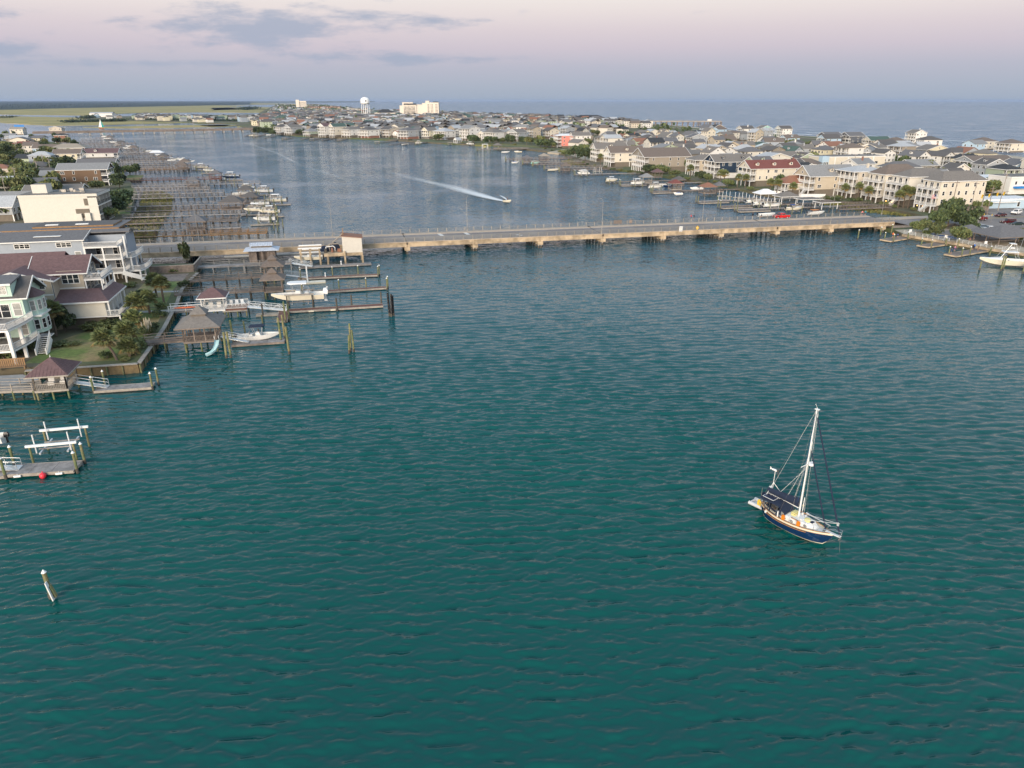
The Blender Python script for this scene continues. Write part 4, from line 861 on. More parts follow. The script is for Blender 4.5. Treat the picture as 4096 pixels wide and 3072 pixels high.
# ================================================================== LEFT FOREGROUND HOUSES
def mint_house():
 t = thing('beach_house', 'mint green house with white decks and outside stair at the left edge', 'house', W(-52.4,126.1)+(1.5,), ANG); HOUSES.append(W(-59,130)+(12,))
 k = 'w_mint'; mb = MB(); mb.box(-16,0,2.2,0,7.6,9.1,k); mb.faces([(-.05,.02,9.05),(-.05,7.58,9.05),(-.05,3.8,11.5)], [(0,1,2)], k); mb.box(-16,.02,9.05,-1.25,4.4,11.2,k); mb.obj('wall', t)
 MB().box(-16,1.2,-.1,-1.0,7.0,2.19,'mid_brown').obj('ground_floor', t)
 m = MB(); gable_mb(m, -16, .5, 0, 7.6, 9.15, 2.5, 'x', .4, 'r_charcoal'); ro = m.obj('roof', t)
 m = MB(); fascia_mb(m, -16, .5, 0, 7.6, 9.15, .4, h=2.5, axis='x'); m.obj('fascia', ro)
 m = MB(); m.faces([(-16.2,-.55,11.35),(-.9,-.55,11.35),(-.9,4.2,11.85),(-16.2,4.2,11.85),(-16.2,-.55,11.15),(-.9,-.55,11.15),(-.9,4.2,11.6),(-16.2,4.2,11.6)], [(0,1,2,3),(7,6,5,4),(0,4,5,1),(1,5,6,2)], 'r_slate'); d = m.obj('dormer_roof', ro)
 MB().box(-16.2,-.62,11.07,-.9,-.56,11.37,'trim').obj('fascia', d)
 # octagonal bay
 def oct_(z): return [(0.02,1.7,z),(1.0,2.2,z),(1.5,3.2,z),(1.5,4.6,z),(1.0,5.6,z),(.02,6.1,z)]
 m = MB(); m.loft([oct_(2.3), oct_(8.4)], k); b = m.obj('bay', t)
 m = MB(); q = [(x*1.22 if x > .1 else x, 3.9+(y-3.9)*1.18, 8.4) for x, y, z in oct_(0)]
 for i in range(5): m.poly([q[i], q[i+1], (0.02,3.9,9.9)], 'r_purple')
 m.obj('bay_roof', b); MB().box(.02,1.6,5.15,1.58,6.2,5.4,'trim').obj('band', b)
 for z in (3.0, 6.2):
  for (x, y, a) in ((.5,1.93,'a'),(1.27,2.7,'b'),(1.52,3.9,'c'),(1.27,5.1,'d')):
   f, g = win_mesh(.62 if a != 'c' else .9, 1.55, 1, 0, 'glass_pale' if z > 5 else 'glass'); ang = {'a':R(27),'b':R(64),'c':R(90),'d':R(116)}[a]
   o = inst('window', f, t, (x+.02*math.sin(ang), y-.02*math.cos(ang), z), ang); inst('pane', g, o)
 win(t,-3.6,.02,9.6,'y-',3.3,1.2,3,0,'glass_pale'); win(t,-10,.02,9.6,'y-',3.6,1.2,3,0,'glass_pale')
 win(t,-3.4,0,5.75,'y-',2.5,2.1,2,0); win(t,-1.0,0,6.0,'y-',1.1,2.0,1,0,'glass_pale'); win(t,-10,0,5.75,'y-',2.7,2.1,2,0)
 win(t,-.9,0,2.7,'y-',1.2,2.0,1,0,'glass_pale'); win(t,-5,0,2.5,'y-',2.4,2.1,2,0); win(t,-11,0,2.5,'y-',2.4,2.1,2,0)
 for z in (2.3, 5.6):
  q = [(-16,-7.2),(-.1,-7.2),(.35,-5.2),(.75,-3.0),(.95,-.05),(-16,-.05)]
  m = MB(); m.loft([[(x,y,z-.35) for x, y in q], [(x,y,z-.04) for x, y in q]], 'trim'); m.poly([(x,y,z) for x, y in q], 'wood_grey'); m.obj('deck', t)
  m = MB()
  for a, b2 in zip(q[:4], q[1:5]): rail_mb(m, a+(z,), b2+(z,), 1.0, 'trim', .2, .045)
  m.obj('railing', t)
 for x, y in ((-.25,-7.0),(.2,-3.9),(-6,-7.0),(-12,-7.0),(-6,-3.9)): MB().box(x-.22,y-.22,-.1,x+.22,y+.22,5.25,'trim').obj('column', t)
 m = MB()
 for i in range(9): m.box(1.35,-.4-i*.33,2.2-i*.25,2.75,-.07-i*.33,2.28-i*.25,'trim','wood_pale')
 s = m.obj('stair', t); MB().box(.96,-.05,2.1,2.85,1.4,2.29,'trim','wood_grey').obj('landing', s)
 for x in (1.28, 2.82):
  m = MB(); m.beam((x,0,1.75),(x,-3.1,-.3),.08,.75,'trim'); rail_mb(m,(x,-.1,2.2),(x,-3.1,-.05),.95,'trim',.22,.045); m.box(x-.1,-3.25,-.1,x+.1,-3.05,1.1,'trim'); m.obj('stair_rail', s)
 for i in range(2):
  c = thing('sun_lounger', 'grey sling lounger on the mint house balcony, '+('left' if i == 0 else 'right')+' of two', 'lounger', W(-58.6+i*1.5,124.0+i*.6)+(7.1,), ANG+R(200), 'loungers on the mint balcony')
  MB().box(-.95,-.3,.32,.55,.3,.38,'cushion').obj('seat', c); m = MB(); m.beam((.5,0,.36),(1.0,0,1.0),.6,.06,'cushion'); m.obj('backrest', c)
  for x in (-.85,.45):
   for y in (-.28,.28): MB().box(x-.03,y-.03,0,x+.03,y+.03,.33,'trim').obj('leg', c)
mint_house()
def tan_house():
 t = thing('beach_house', 'tan house with purple-brown roofs and white balconies next to the mint house', 'house', W(-51.8,137.4)+(1.5,), ANG); HOUSES.append(W(-55,142)+(13,))
 k = 'w_tan'; mb = MB()
 mb.box(-16,3.9,0,0,12.6,9.6,k); mb.box(-11.5,0,0,0,4.2,9.2,k); mb.faces([(-11.5,0,9.1),(0,0,9.1),(-5.75,0,10.7)], [(0,1,2)], k); mb.box(0.0,2.9,4,4.2,10.6,10.0,k); mb.faces([(4.18,2.9,9.9),(4.18,10.6,9.9),(4.18,6.75,12.0)], [(0,1,2)], k)
 mb.obj('wall', t)
 m = MB(); m.box(1.2,-.9,2.3,8.0,2.85,5.2,'w_offwhite'); m.box(1.2,-.9,2.1,8.0,-.82,2.32,'trim'); m.box(4.3,2.87,2.3,8.0,9.5,5.2,'w_offwhite'); m.obj('lower_wall', t)
 MB().box(-1,.1,-.1,7.4,9,2.08,'mid_brown').obj('ground_floor', t)
 m = MB(); gable_mb(m,-16,0,3.9,12.6,9.7,2.9,'x',.5,'r_purple'); gable_mb(m,-11.5,0,-.1,8,9.2,1.65,'y',.6,'r_purple'); gable_mb(m,-4,4.6,2.9,10.6,9.95,2.2,'x',.6,'r_purple'); ro = m.obj('roof', t)
 m = MB(); fascia_mb(m,-11.5,0,-.1,8,9.2,.6,h=1.65,axis='y'); fascia_mb(m,-4,4.6,2.9,10.6,9.95,.6,h=2.2,axis='x'); m.obj('fascia', ro)
 for x in (-9.5,-5.75,-2): MB().beam((x,-.1,8.9),(x,-.6,9.6),.14,.14,'trim').obj('bracket', ro)
 m = MB(); q = [(-.2,-1.5,5.15),(8.9,-1.5,5.15),(8.9,10.2,5.15),(6.4,9.6,6.6),(6.4,3.0,6.6),(0.0,2.88,6.6)]
 m.poly([q[0],q[1],q[4],q[5]], 'r_purple'); m.poly([q[1],q[2],q[3],q[4]], 'r_purple'); m.poly([(x,y,z-.2) for x, y, z in (q[5],q[4],q[1],q[0])], 'r_purple'); m.poly([(x,y,z-.2) for x, y, z in (q[4],q[3],q[2],q[1])], 'r_purple')
 lr = m.obj('lower_roof', t); m = MB(); m.beam((-.2,-1.53,5.03),(8.93,-1.53,5.03),.06,.26,'trim'); m.beam((8.93,-1.53,5.03),(8.93,10.2,5.03),.06,.26,'trim'); m.obj('fascia', lr)
 for i in range(5): MB().box(8.45,-.9+i*2.5,2.32,8.7,-.65+i*2.5,4.95,'trim').obj('column', t)
 m = MB(); m.box(8.02,-1.1,2.1,10.2,9.6,2.3,'trim','wood_grey'); m.obj('porch_floor', t); m = MB(); rail_mb(m,(10.1,-1.0,2.3),(10.1,9.5,2.3),1.0,'trim',.2,.045); rail_mb(m,(8.1,-1.0,2.3),(10.0,-1.0,2.3),1.0,'trim',.2,.045); m.obj('railing', t)
 for i in range(4): MB().box(9.9,-.9+i*3.3,-.1,10.15,-.65+i*3.3,2.1,'trim').obj('post', t)
 # balconies on two levels
 m = MB(); m.box(4.22,2.9,8.05,7.2,10.0,8.35,'trim','wood_grey'); m.obj('balcony_floor', t); m = MB(); rail_mb(m,(4.3,3.0,8.35),(7.1,3.0,8.35),1.0,'trim',.2,.045); rail_mb(m,(7.1,3.0,8.35),(7.1,9.9,8.35),1.0,'trim',.2,.045); m.obj('railing', t)
 m = MB(); m.box(4.22,2.9,5.6,7.2,10.0,5.8,'trim','wood_grey'); m.obj('balcony_floor', t); m = MB(); rail_mb(m,(7.1,3.0,5.8),(7.1,9.9,5.8),.9,'trim',.2,.045); m.obj('railing', t)
 for x, y in ((7.05,3.05),(7.05,5.3),(7.05,7.6),(7.05,9.85),(4.4,3.05)): MB().box(x-.1,y-.1,5.8,x+.1,y+.1,8.04,'trim').obj('column', t)
 for x, z, w_, f_ in ((-2.7,7.6,2.9,0),(2.1,7.75,2.7,2.9)): win(t,x,f_,z,'y-',w_,1.5,3,0)
 win(t,2.3,2.9,4.6+.35,'y-',2.7,1.4,3,0); win(t,-2.2,0,4.3,'y-',1.5,1.6,1,0,'glass_pale'); win(t,-8,0,7.6,'y-',1.2,1.4,1,0)
 for y in (4.6,6.75,8.9): win(t,4.2,y,8.4,'x+',1.3,1.7,2,0)
 for y in (4.6,6.75,8.9): win(t,4.2,y,5.9,'x+',1.3,1.8,2,0)
 MB().box(-16,-.03,6.35,0.03,0,6.6,'trim').box(0,2.86,6.75,4.2,2.9,6.95,'trim').obj('band', t)
 MB().box(-.12,-.05,2,.05,.1,9.3,'trim').obj('corner_board', t); MB().tube((.05,-.15,1.5),(.05,-.15,9.2),.06,.06,'furn_dark',6).obj('downpipe', t)
 for i in range(3):
  c = thing('patio_chair', ['white armchair on the tan house top balcony, nearest the wall','dark table on the tan house top balcony','white armchair on the tan house top balcony, by the outer rail'][i], 'chair', W(-51.8+4.9+i*.8,137.4+4.2+i*.5)+(9.86,), ANG+R(40*i)); kk = 'trim' if i != 1 else 'furn_dark'
  MB().box(-.35,-.35,.38,.35,.35,.46,kk).obj('seat', c)
  if i != 1: MB().box(-.35,.3,.46,.35,.38,1.0,kk).obj('backrest', c)
  for x in (-.3,.3):
   for y in (-.3,.3): MB().box(x-.03,y-.03,0,x+.03,y+.03,.38,kk).obj('leg', c)
tan_house()
def grey_house():
 t = thing('beach_house', 'large grey house with three levels of white porches beside the causeway', 'house', W(-57.4,173.5)+(1.5,), ANG); HOUSES.append(W(-60,180)+(15,))
 k = 'w_bluegrey'; mb = MB(); mb.box(-18.6,0,0,0,11,10.1,k); mb.box(0.0,4.2,2.3,7.8,11,10.2,k); mb.faces([(7.82,4.2,10.1),(7.82,11,10.1),(7.82,5.5,11.1)], [(0,1,2)], 'trim'); mb.box(-30,1.0,0,-18.62,11,7.6,k); mb.obj('wall', t)
 m = MB(); gable_mb(m,-17.2,.3,0,11,10.15,1.2,'x',.5,'r_slate'); m.faces([(.3,3.8,10.98),(8.8,3.8,10.98),(8.8,5.5,11.33),(.3,5.5,11.33),(8.8,11.5,10.05),(.3,11.5,10.05),(.3,3.8,10.75),(8.8,3.8,10.75),(8.8,5.5,11.1),(8.8,11.5,9.85)],[(0,1,2,3),(3,2,4,5),(0,6,7,1),(1,7,8,2),(2,8,9,4)],'r_slate'); gable_mb(m,-31,-18.7,.6,11,7.65,1.4,'x',.5,'r_slate'); ro = m.obj('roof', t)
 m = MB(); fascia_mb(m,-17.2,0,0,11,10.15,.5,h=1.2,axis='x'); fascia_mb(m,-31,-18.7,.6,11,7.65,.5,h=1.4,axis='x'); m.obj('fascia', ro)
 # photovoltaic-white skylight, lower shed end
 m = MB(); m.beam((-10,2,10.68),(-4.6,2,10.68),.9,.08,'white_paint'); m.obj('skylight', ro)
 # porches
 for i, z in enumerate((2.5,5.6,8.4)):
  x1 = 7.0 if i == 2 else 7.6
  MB().box(.02,-.4,z-.32,x1,4.2,z,'trim','wood_grey').obj('porch_floor', t); m = MB(); rail_mb(m,(.1,-.3,z),(x1-.1,-.3,z),1.0,'trim',.2,.045); rail_mb(m,(x1-.1,-.3,z),(x1-.1,4.1,z),1.0,'trim',.2,.045); m.obj('railing', t)
  if i < 2:
   for x in (.15,3.8,7.4): MB().box(x-.16,-.36,z,x+.16,-.04,z+2.75,'trim').obj('column', t)
   for x in (2,5.6): win(t,x,4.2,z+.1,'y-',1.8,2.0,2,0)
 for x in (.15,2.6,5,7.4): MB().box(x-.16,-.36,-.1,x+.16,-.04,2.16,'trim').obj('post', t)
 for i, z in enumerate((2.5,5.6)):
  x1 = 11.0 if i == 0 else 9.6
  q = [(7.85,1.2),(x1-.6,1.2),(x1,2.6),(x1+.2,6),(x1,9.6),(7.85,9.6)]; m = MB(); m.loft([[(x,y,z-.32) for x, y in q],[(x,y,z-.03) for x, y in q]],'trim'); m.poly([(x,y,z) for x, y in q],'wood_grey'); m.obj('deck', t)
  m = MB()
  for a, b in zip(q[:4], q[1:5]): rail_mb(m, a+(z,), b+(z,), 1.0, 'trim', .2, .045)
  m.obj('railing', t)
  for y in (1.5,5.5,9.4): MB().box(x1-1.0,y-.16,(-.1 if i == 0 else 2.5),x1-.7,y+.16,z-.33,'trim').obj('column', t)
 MB().box(8.1,.6,5.6,8.4,.9,10.4,'trim').obj('column', t)
 m = MB()
 for i in range(10): m.box(7.4+i*.36,-1.4,2.2-i*.13,7.76+i*.36,-.5,2.28-i*.13,'trim')
 m.beam((7.3,-1.45,2.6),(11,-1.45,1.3),.07,1.0,'trim'); m.box(10.9,-1.6,.8,12.2,.2,.95,'trim'); rail_mb(m,(10.9,-1.5,.95),(12.2,-1.5,.95),1.0,'trim',.2,.045); m.obj('stair', t)
 for i in range(8): MB().box(.5+i*.95,4.3,-.1,.7+i*.95,4.5,2.0,'trim').obj('post', t)
 MB().box(.2,4.6,-.1,7.6,10.8,2.2,'mid_brown').obj('ground_floor', t)
 win(t,-12,0,8.6,'y-',2.9,.85,3,0); win(t,-3.8,0,8.6,'y-',2.9,.85,3,0); win(t,-5.2,0,5.6,'y-',1.1,1.8,1,0,'glass_pale'); win(t,-1.3,0,5.6,'y-',1.1,1.8,1,0,'glass_pale')
 m = MB()
 for i in range(16): a, b = 2*math.pi*i/16, 2*math.pi*(i+1)/16; m.beam((-16.6+.55*math.cos(a),-.05,6.7+.55*math.sin(a)),(-16.6+.55*math.cos(b),-.05,6.7+.55*math.sin(b)),.09,.16,'trim')
 o = m.obj('round_window', t); m = MB(); m.poly([(-16.6+.5*math.cos(2*math.pi*i/16),-.02,6.7+.5*math.sin(2*math.pi*i/16)) for i in range(16)],'glass'); m.obj('pane', o)
 for x in (-28,-25.5,-22): win(t,x,1.0,4.0,'y-',1.2,1.7,1,0)
 MB().box(-30,.7,3.3,-20,1.0,3.5,'trim').obj('balcony_floor', t)
 MB().box(-18.65,-.05,-.1,-18.5,.1,9.9,'trim').box(-.05,-.05,2,.1,.1,9.9,'trim').obj('corner_board', t)
grey_house()
# low modern house, flat roofs with timber edges
t = thing('modern_house', 'low flat-roofed modern house with timber fascia behind the grey house', 'house', W(-92,214.5)+(1.5,), ANG); HOUSES.append(W(-78,221)+(18,))
MB().box(.5,1,0,29,12.5,5.6,'w_brown').box(6,.7,0,18,.98,3.4,'w_greybrown').obj('wall', t)
m = MB(); m.box(-2,-.6,6.0,31,13.4,6.35,'wood_orange','r_slate'); r1 = m.obj('roof', t)
MB().box(9,2,6.36,29,11,6.75,'wood_orange','r_charcoal').obj('upper_roof', r1); MB().box(-2,-1.5,3.0,20,-.61,3.25,'wood_orange','r_slate').obj('canopy', r1)
for x in (11.5, 19): MB().box(x,4,6.76,x+3.2,5.0,6.95,'white_paint').obj('skylight', r1)
MB().box(-1,-1.0,0,12,.68,2.9,'wood_pale').obj('screen_wall', t); MB().box(5.4,-1.05,.7,6.6,-1.01,2.3,'black').obj('opening', t)
for x in (14,17,20,23,26): win(t,x,1,3.6,'y-',1.8,1.6,2,1,'glass','dark')
for y in (4,8): win(t,29,y,1,'x+',2.5,2.4,2,1,'glass','dark')
# white waterfront hotel
t = thing('hotel', 'white flat-roofed three-storey hotel with balconies facing the docks', 'hotel', W(-104.1,266.5)+(1.5,), ANG); t.scale = (.8,1,1); HOUSES.append(W(-96,275)+(19,))
m = MB(); m.box(0,0,0,25.5,15,8.9,'stucco'); m.obj('wall', t)
m = MB(); m.box(-.1,-.12,8.9,29.4,15.1,9.75,'stucco','gravel_roof'); ro = m.obj('roof', t); MB().box(.4,.3,9.76,28.9,14.7,9.80,'gravel_roof').obj('roof_gravel', ro)
MB().box(3.6,4.5,9.81,9.2,9.5,12.6,'stucco','gravel_roof').obj('stair_house', ro)
for i, (x, y, s, h) in enumerate(((14,6,1.6,.9),(16.5,7.5,1.3,1.1),(18.2,6.4,1.0,.7),(20,8,1.8,1.0),(12,9,1.2,.6),(21.5,4.5,.8,.5))): MB().box(x,y,9.81,x+s,y+s*.8,9.81+h,'galv').obj('air_conditioner', ro)
MB().beam((12,11.6,10),(24,3.2,10),.5,.35,'galv').obj('duct', ro)
for i, z in enumerate((0,2.95,5.9)):
 MB().box(25.52,0,z-.35,29.2,15,z+.05,'stucco').obj('balcony_floor', t)
 for j in range(5): MB().box(25.52,.0+j*3.7,z+.06,29.0,.22+j*3.7,z+2.58,'stucco').obj('divider', t)
 for j in range(4): win(t,25.5,1.95+j*3.7,z+.1,'x+',2.6,2.2,2,1,'glass','dark')
 m = MB(); rail_mb(m,(29.0,.2,z+.05),(29.0,14.8,z+.05),1.0,'dark',.5,.05); m.obj('railing', t)
m = MB(); m.box(20.2,-.10,2.0,25.4,-.02,4.9,'mid_brown'); m.obj('stair_opening', t); m = MB(); m.box(20.2,-.9,-1,22.3,-.12,3.4,'stucco'); m.box(23.6,-.9,-1,25.6,-.12,3.6,'stucco'); m.obj('stair_tower', t); MB().box(24.0,-.08,6.0,25.45,-.02,8.2,'mid_brown').obj('stair_window', t)
win(t,-.0,4,3.4,'x-',1.2,1.4,1,1)
# ================================================================== DOCK KIT
def pile_mesh(cap, mat='pile', r=.15):
 def mk():
  m = MB(); m.cyl(0,0,0,1,r,r*.92,mat,8); return m.mesh('pile')
 return cached(('pile', mat, r), mk)
capm = lambda: cached('pcap', lambda: MB().tube((0,0,0),(0,0,.26),.20,.02,'white_paint',8).mesh('cap'))
def pile(label, e, n, top=2.4, mat='pile', r=.16, cap=True, lean=(0,0), group='mooring piles'):
 t = thing('mooring_pile', label, 'pile', W(e, n)+(-1.5,), ANG, group); t.rotation_euler = (lean[0], lean[1], ANG)
 inst('shaft', pile_mesh(cap, mat, r), t, (0,0,0), scale=(1,1,top+1.5))
 m = cached(('wet', r), lambda: MB().cyl(0,0,0,1,r*1.06,r*1.05,'pile_dark',8).mesh('wet_foot')); inst('wet_foot', m, t, (0,0,.2), scale=(1,1,1.9))
 if cap: inst('cap', capm(), t, (0,0,top+1.5), scale=r/.16)
 return t
def dock(label, e0, n0, e1, n1, w=1.6, z=1.7, rails=2, mat='wood_grey', step=2.6, group='timber docks', lod=1, rmat=None, pmat='pile_dark', name='dock', railh=1.05):
 ln = math.hypot(e1-e0, n1-n0); a = ANG+math.atan2(n1-n0, e1-e0); t = thing(name, label, 'dock', W(e0, n0)+(0,), a, group); rmat = rmat or mat
 MB().box(0,-w/2,z-.09,ln,w/2,z,mat).obj('deck', t)
 m = MB(); [m.box(0,s*w/2-.06,z-(.34 if lod == 0 else .24),ln,s*w/2+.06,z-.091,mat) for s in (-1, 1)]; m.obj('stringer', t)
 k = max(1, int(ln/step)); pmh = pile_mesh(False, pmat, .14)
 for i in range(k+1):
  x = min(ln-.15, .1+i*(ln-.2)/k)
  for s in (-1, 1): inst('pile', pmh, t, (x, s*(w/2-.02), -1.2), scale=(1,1,z+1.1))
 if lod == 0: m = MB(); [m.beam((.1+i*(ln-.2)/k,-w/2,z-.45),(.1+i*(ln-.2)/k,w/2,z-.45),.1,.2,mat) for i in range(k+1)]; m.obj('cross_beam', t)
 for s in ((-1, 1) if rails == 2 else ((-1,) if rails == -1 else ((1,) if rails == 1 else ()))):
  m = MB(); y = s*(w/2+.0)
  m.beam((0,y,z+railh),(ln,y,z+railh),.14,.05 if lod else .06,rmat); m.beam((0,y,z+railh*.55),(ln,y,z+railh*.55),.05,.06 if lod else .12,rmat)
  if lod < 1: m.beam((0,y,z+.22),(ln,y,z+.22),.05,.1,rmat)
  for i in range(k+1): x = min(ln-.15,.1+i*(ln-.2)/k); m.box(x-.06,y-.06,z-.2,x+.06,y+.06,z+railh+.02,rmat)
  m.obj('railing', t)
 return t
def floatdock(label, e0, n0, e1, n1, w=2.2, z=.5, mat='wood_grey', edge='wood_pale', group='floating docks'):
 ln = math.hypot(e1-e0, n1-n0); a = ANG+math.atan2(n1-n0, e1-e0); t = thing('floating_dock', label, 'dock', W(e0, n0)+(0,), a, group)
 k = max(1, int(ln/2.4))
 for i in range(k): MB().box(i*ln/k+.01,-w/2+.06,z-.1,(i+1)*ln/k-.03,w/2-.06,z,mat).obj('deck_panel', t)
 m = MB(); m.box(0,-w/2-.04,z-.34,ln,-w/2+.05,z+.02,edge); m.box(0,w/2-.05,z-.34,ln,w/2+.04,z+.02,edge); m.box(-.05,-w/2,z-.34,0,w/2,z+.02,edge); m.box(ln,-w/2,z-.34,ln+.05,w/2,z+.02,edge); m.obj('edge_board', t)
 m = MB(); m.box(.2,-w/2+.2,-.3,ln-.2,w/2-.2,z-.11,'dark'); m.obj('float', t)
 return t
def gangway(label, e0, n0, z0, e1, n1, z1, w=1.1, k='alu', truss=False):
 ln = math.hypot(e1-e0, n1-n0); t = thing('gangway', label, 'gangway', W(e0, n0)+(0,), ANG+math.atan2(n1-n0, e1-e0)); m = MB(); m.beam((0,0,z0),(ln,0,z1),w,.1,k); m.obj('walkway', t)
 for s in (-1, 1):
  y = s*w/2; m = MB(); m.pipe([(.1,y,z0),(.1,y,z0+1),(ln-.1,y,z1+1),(ln-.1,y,z1)],.035,k,6); m.beam((.1,y,z0+.5),(ln-.1,y,z1+.5),.04,.05,k); n = max(2, int(ln/1.5))
  for i in range(1, n): x = ln*i/n; zz = z0+(z1-z0)*i/n; m.tube((x,y,zz),(x,y,zz+1),.03,.03,k,5)
  if truss:
   for i in range(n): x = ln*i/n; x2 = ln*(i+1)/n; za = z0+(z1-z0)*i/n; zb = z0+(z1-z0)*(i+1)/n; m.beam((x,y,za+(0 if i % 2 else 1)),(x2,y,zb+(1 if i % 2 else 0)),.05,.05,k)
  m.obj('handrail', t)
 return t
def gazebo(label, e, n, we=4, wn_=4, z=1.8, hz=2.3, roof='greybrown', wood='wood_brown', rh=1.5, tiers=1, rail=True, furn=False, seams=0, piles=True, group='dock gazebos', ang=0.0, posts=2, ov=.6, lod=1, name='gazebo', finial=False, deck=True, cat='gazebo', railmat=None):
 t = thing(name, label, cat, W(e, n)+(0,), ANG+ang, group); x, y = we/2, wn_/2; rk = 'r_'+roof if roof in ROOFS else roof
 if deck: MB().box(-x,-y,z-.3,x,y,z,wood).obj('deck', t)
 pm1 = cached(('gp', wood, round(hz, 2)), lambda: MB().box(-.1,-.1,0,.1,.1,hz,wood).mesh('post'))
 pl = set()
 for i in range(posts):
  f = i/(posts-1)
  for s in (-1, 1): pl.add((round(-x+.15+(2*x-.3)*f,3), s*(y-.15))); pl.add((s*(x-.15), round(-y+.15+(2*y-.3)*f,3)))
 for q in sorted(pl): inst('post', pm1, t, q+(z,))
 m = MB()
 if tiers == 1: hip_mb(m,-x,x,-y,y,z+hz,rh,ov,rk,.14)
 else:
  xo, yo, zt = x+ov, y+ov, z+hz; xi, yi = x*.42, y*.42; b = [(-xo,-yo,zt),(xo,-yo,zt),(xo,yo,zt),(-xo,yo,zt)]; c = [(-xi,-yi,zt+rh*.62),(xi,-yi,zt+rh*.62),(xi,yi,zt+rh*.62),(-xi,yi,zt+rh*.62)]
  m.faces(b+c,[(0,1,5,4),(1,2,6,5),(2,3,7,6),(3,0,4,7),(3,2,1,0)],rk); m.box(-xi,-yi,zt+rh*.55,xi,yi,zt+rh*.75,'mid_brown'); hip_mb(m,-xi,xi,-yi,yi,zt+rh*.78,rh*.55,.25,rk,.1)
 ro = m.obj('roof', t); m = MB(); fascia_mb(m,-x,x,-y,y,z+hz,ov,.14,'trim' if wood in ('trim','white_paint') else wood); m.obj('fascia', ro)
 if seams:
  xo, yo = x+ov, y+ov; d = min(xo, yo)*.98
  for s in (-1, 1):
   for i in range(1, seams):
    xx = -xo+2*xo*i/seams; fr = min(1, (xo-abs(xx))/d); MB().beam((xx,s*yo,z+hz+.02),(xx,s*(yo-fr*yo*.98),z+hz+rh*fr+.02),.05,.05,rk).obj('roof_seam', ro)
   ns = max(3, int(seams*yo/xo))
   for i in range(1, ns):
    yy_ = -yo+2*yo*i/ns; fr = min(1, (yo-abs(yy_))/d); MB().beam((s*xo,yy_,z+hz+.02),(s*(xo-fr*d),yy_,z+hz+rh*fr+.02),.05,.05,rk).obj('roof_seam', ro)
 if finial: MB().tube((0,0,z+hz+rh-.1),(0,0,z+hz+rh+.4),.08,.02,'trim',6).obj('finial', ro)
 if rail:
  m = MB(); sp = .22 if lod == 0 else .6; q = [(-x+.1,-y+.1,z),(x-.1,-y+.1,z),(x-.1,y-.1,z),(-x+.1,y-.1,z)]
  for i in range(4):
   if i != 3: rail_mb(m,q[i],q[(i+1)%4],.95,railmat or wood,sp,.05)
  m.obj('railing', t)
 if piles:
  p_ = pile_mesh(False,'pile_dark' if lod else 'pile',.15)
  for i in range(3):
   for s in (-1, 1): inst('pile', p_, t, (-x+.2+(2*x-.4)*i/2, s*(y-.2), -1.3), scale=(1,1,z+1.1))
 if furn:
  for i, (a, b) in enumerate(((-.7,0),(.8,.3))):
   m = MB(); m.box(a-.4,b-.3,z+.02,a+.4,b+.3,z+.5,'trim'); m.box(a-.4,b+.2,z+.5,a+.4,b+.3,z+1.0,'trim'); m.obj('bench', t)
 return t
def boat_hull(ln, B, fb, kind='vee'):
 outer, inner = [], []; N = 10
 for i in range(N+1):
  s = i/N; x = -ln/2+ln*s; b = B/2*(1-max(0,(s-.42)/.58)**2.1) if s < 1 else .03; b = max(b, .03); zs = fb*(1+.32*s*s); zk = -.28+max(0,(s-.62)/.38)**2*(zs*.75+.2); zc = max(zk+.02, .1*fb+max(0,(s-.55)/.45)**2*zs*.62)
  outer.append([(x,-b,zs),(x,-b*.86,zc),(x,0,zk),(x,b*.86,zc),(x,b,zs)])
  bi = max(.02, b-.16); zf = fb*.30 if s < .86 else zs-.05; inner.append([(x,b,zs+.001),(x,bi,zs+.001),(x,bi*.97,zf),(x,-bi*.97,zf),(x,-bi,zs+.001),(x,-b,zs+.001)])
 return outer, inner
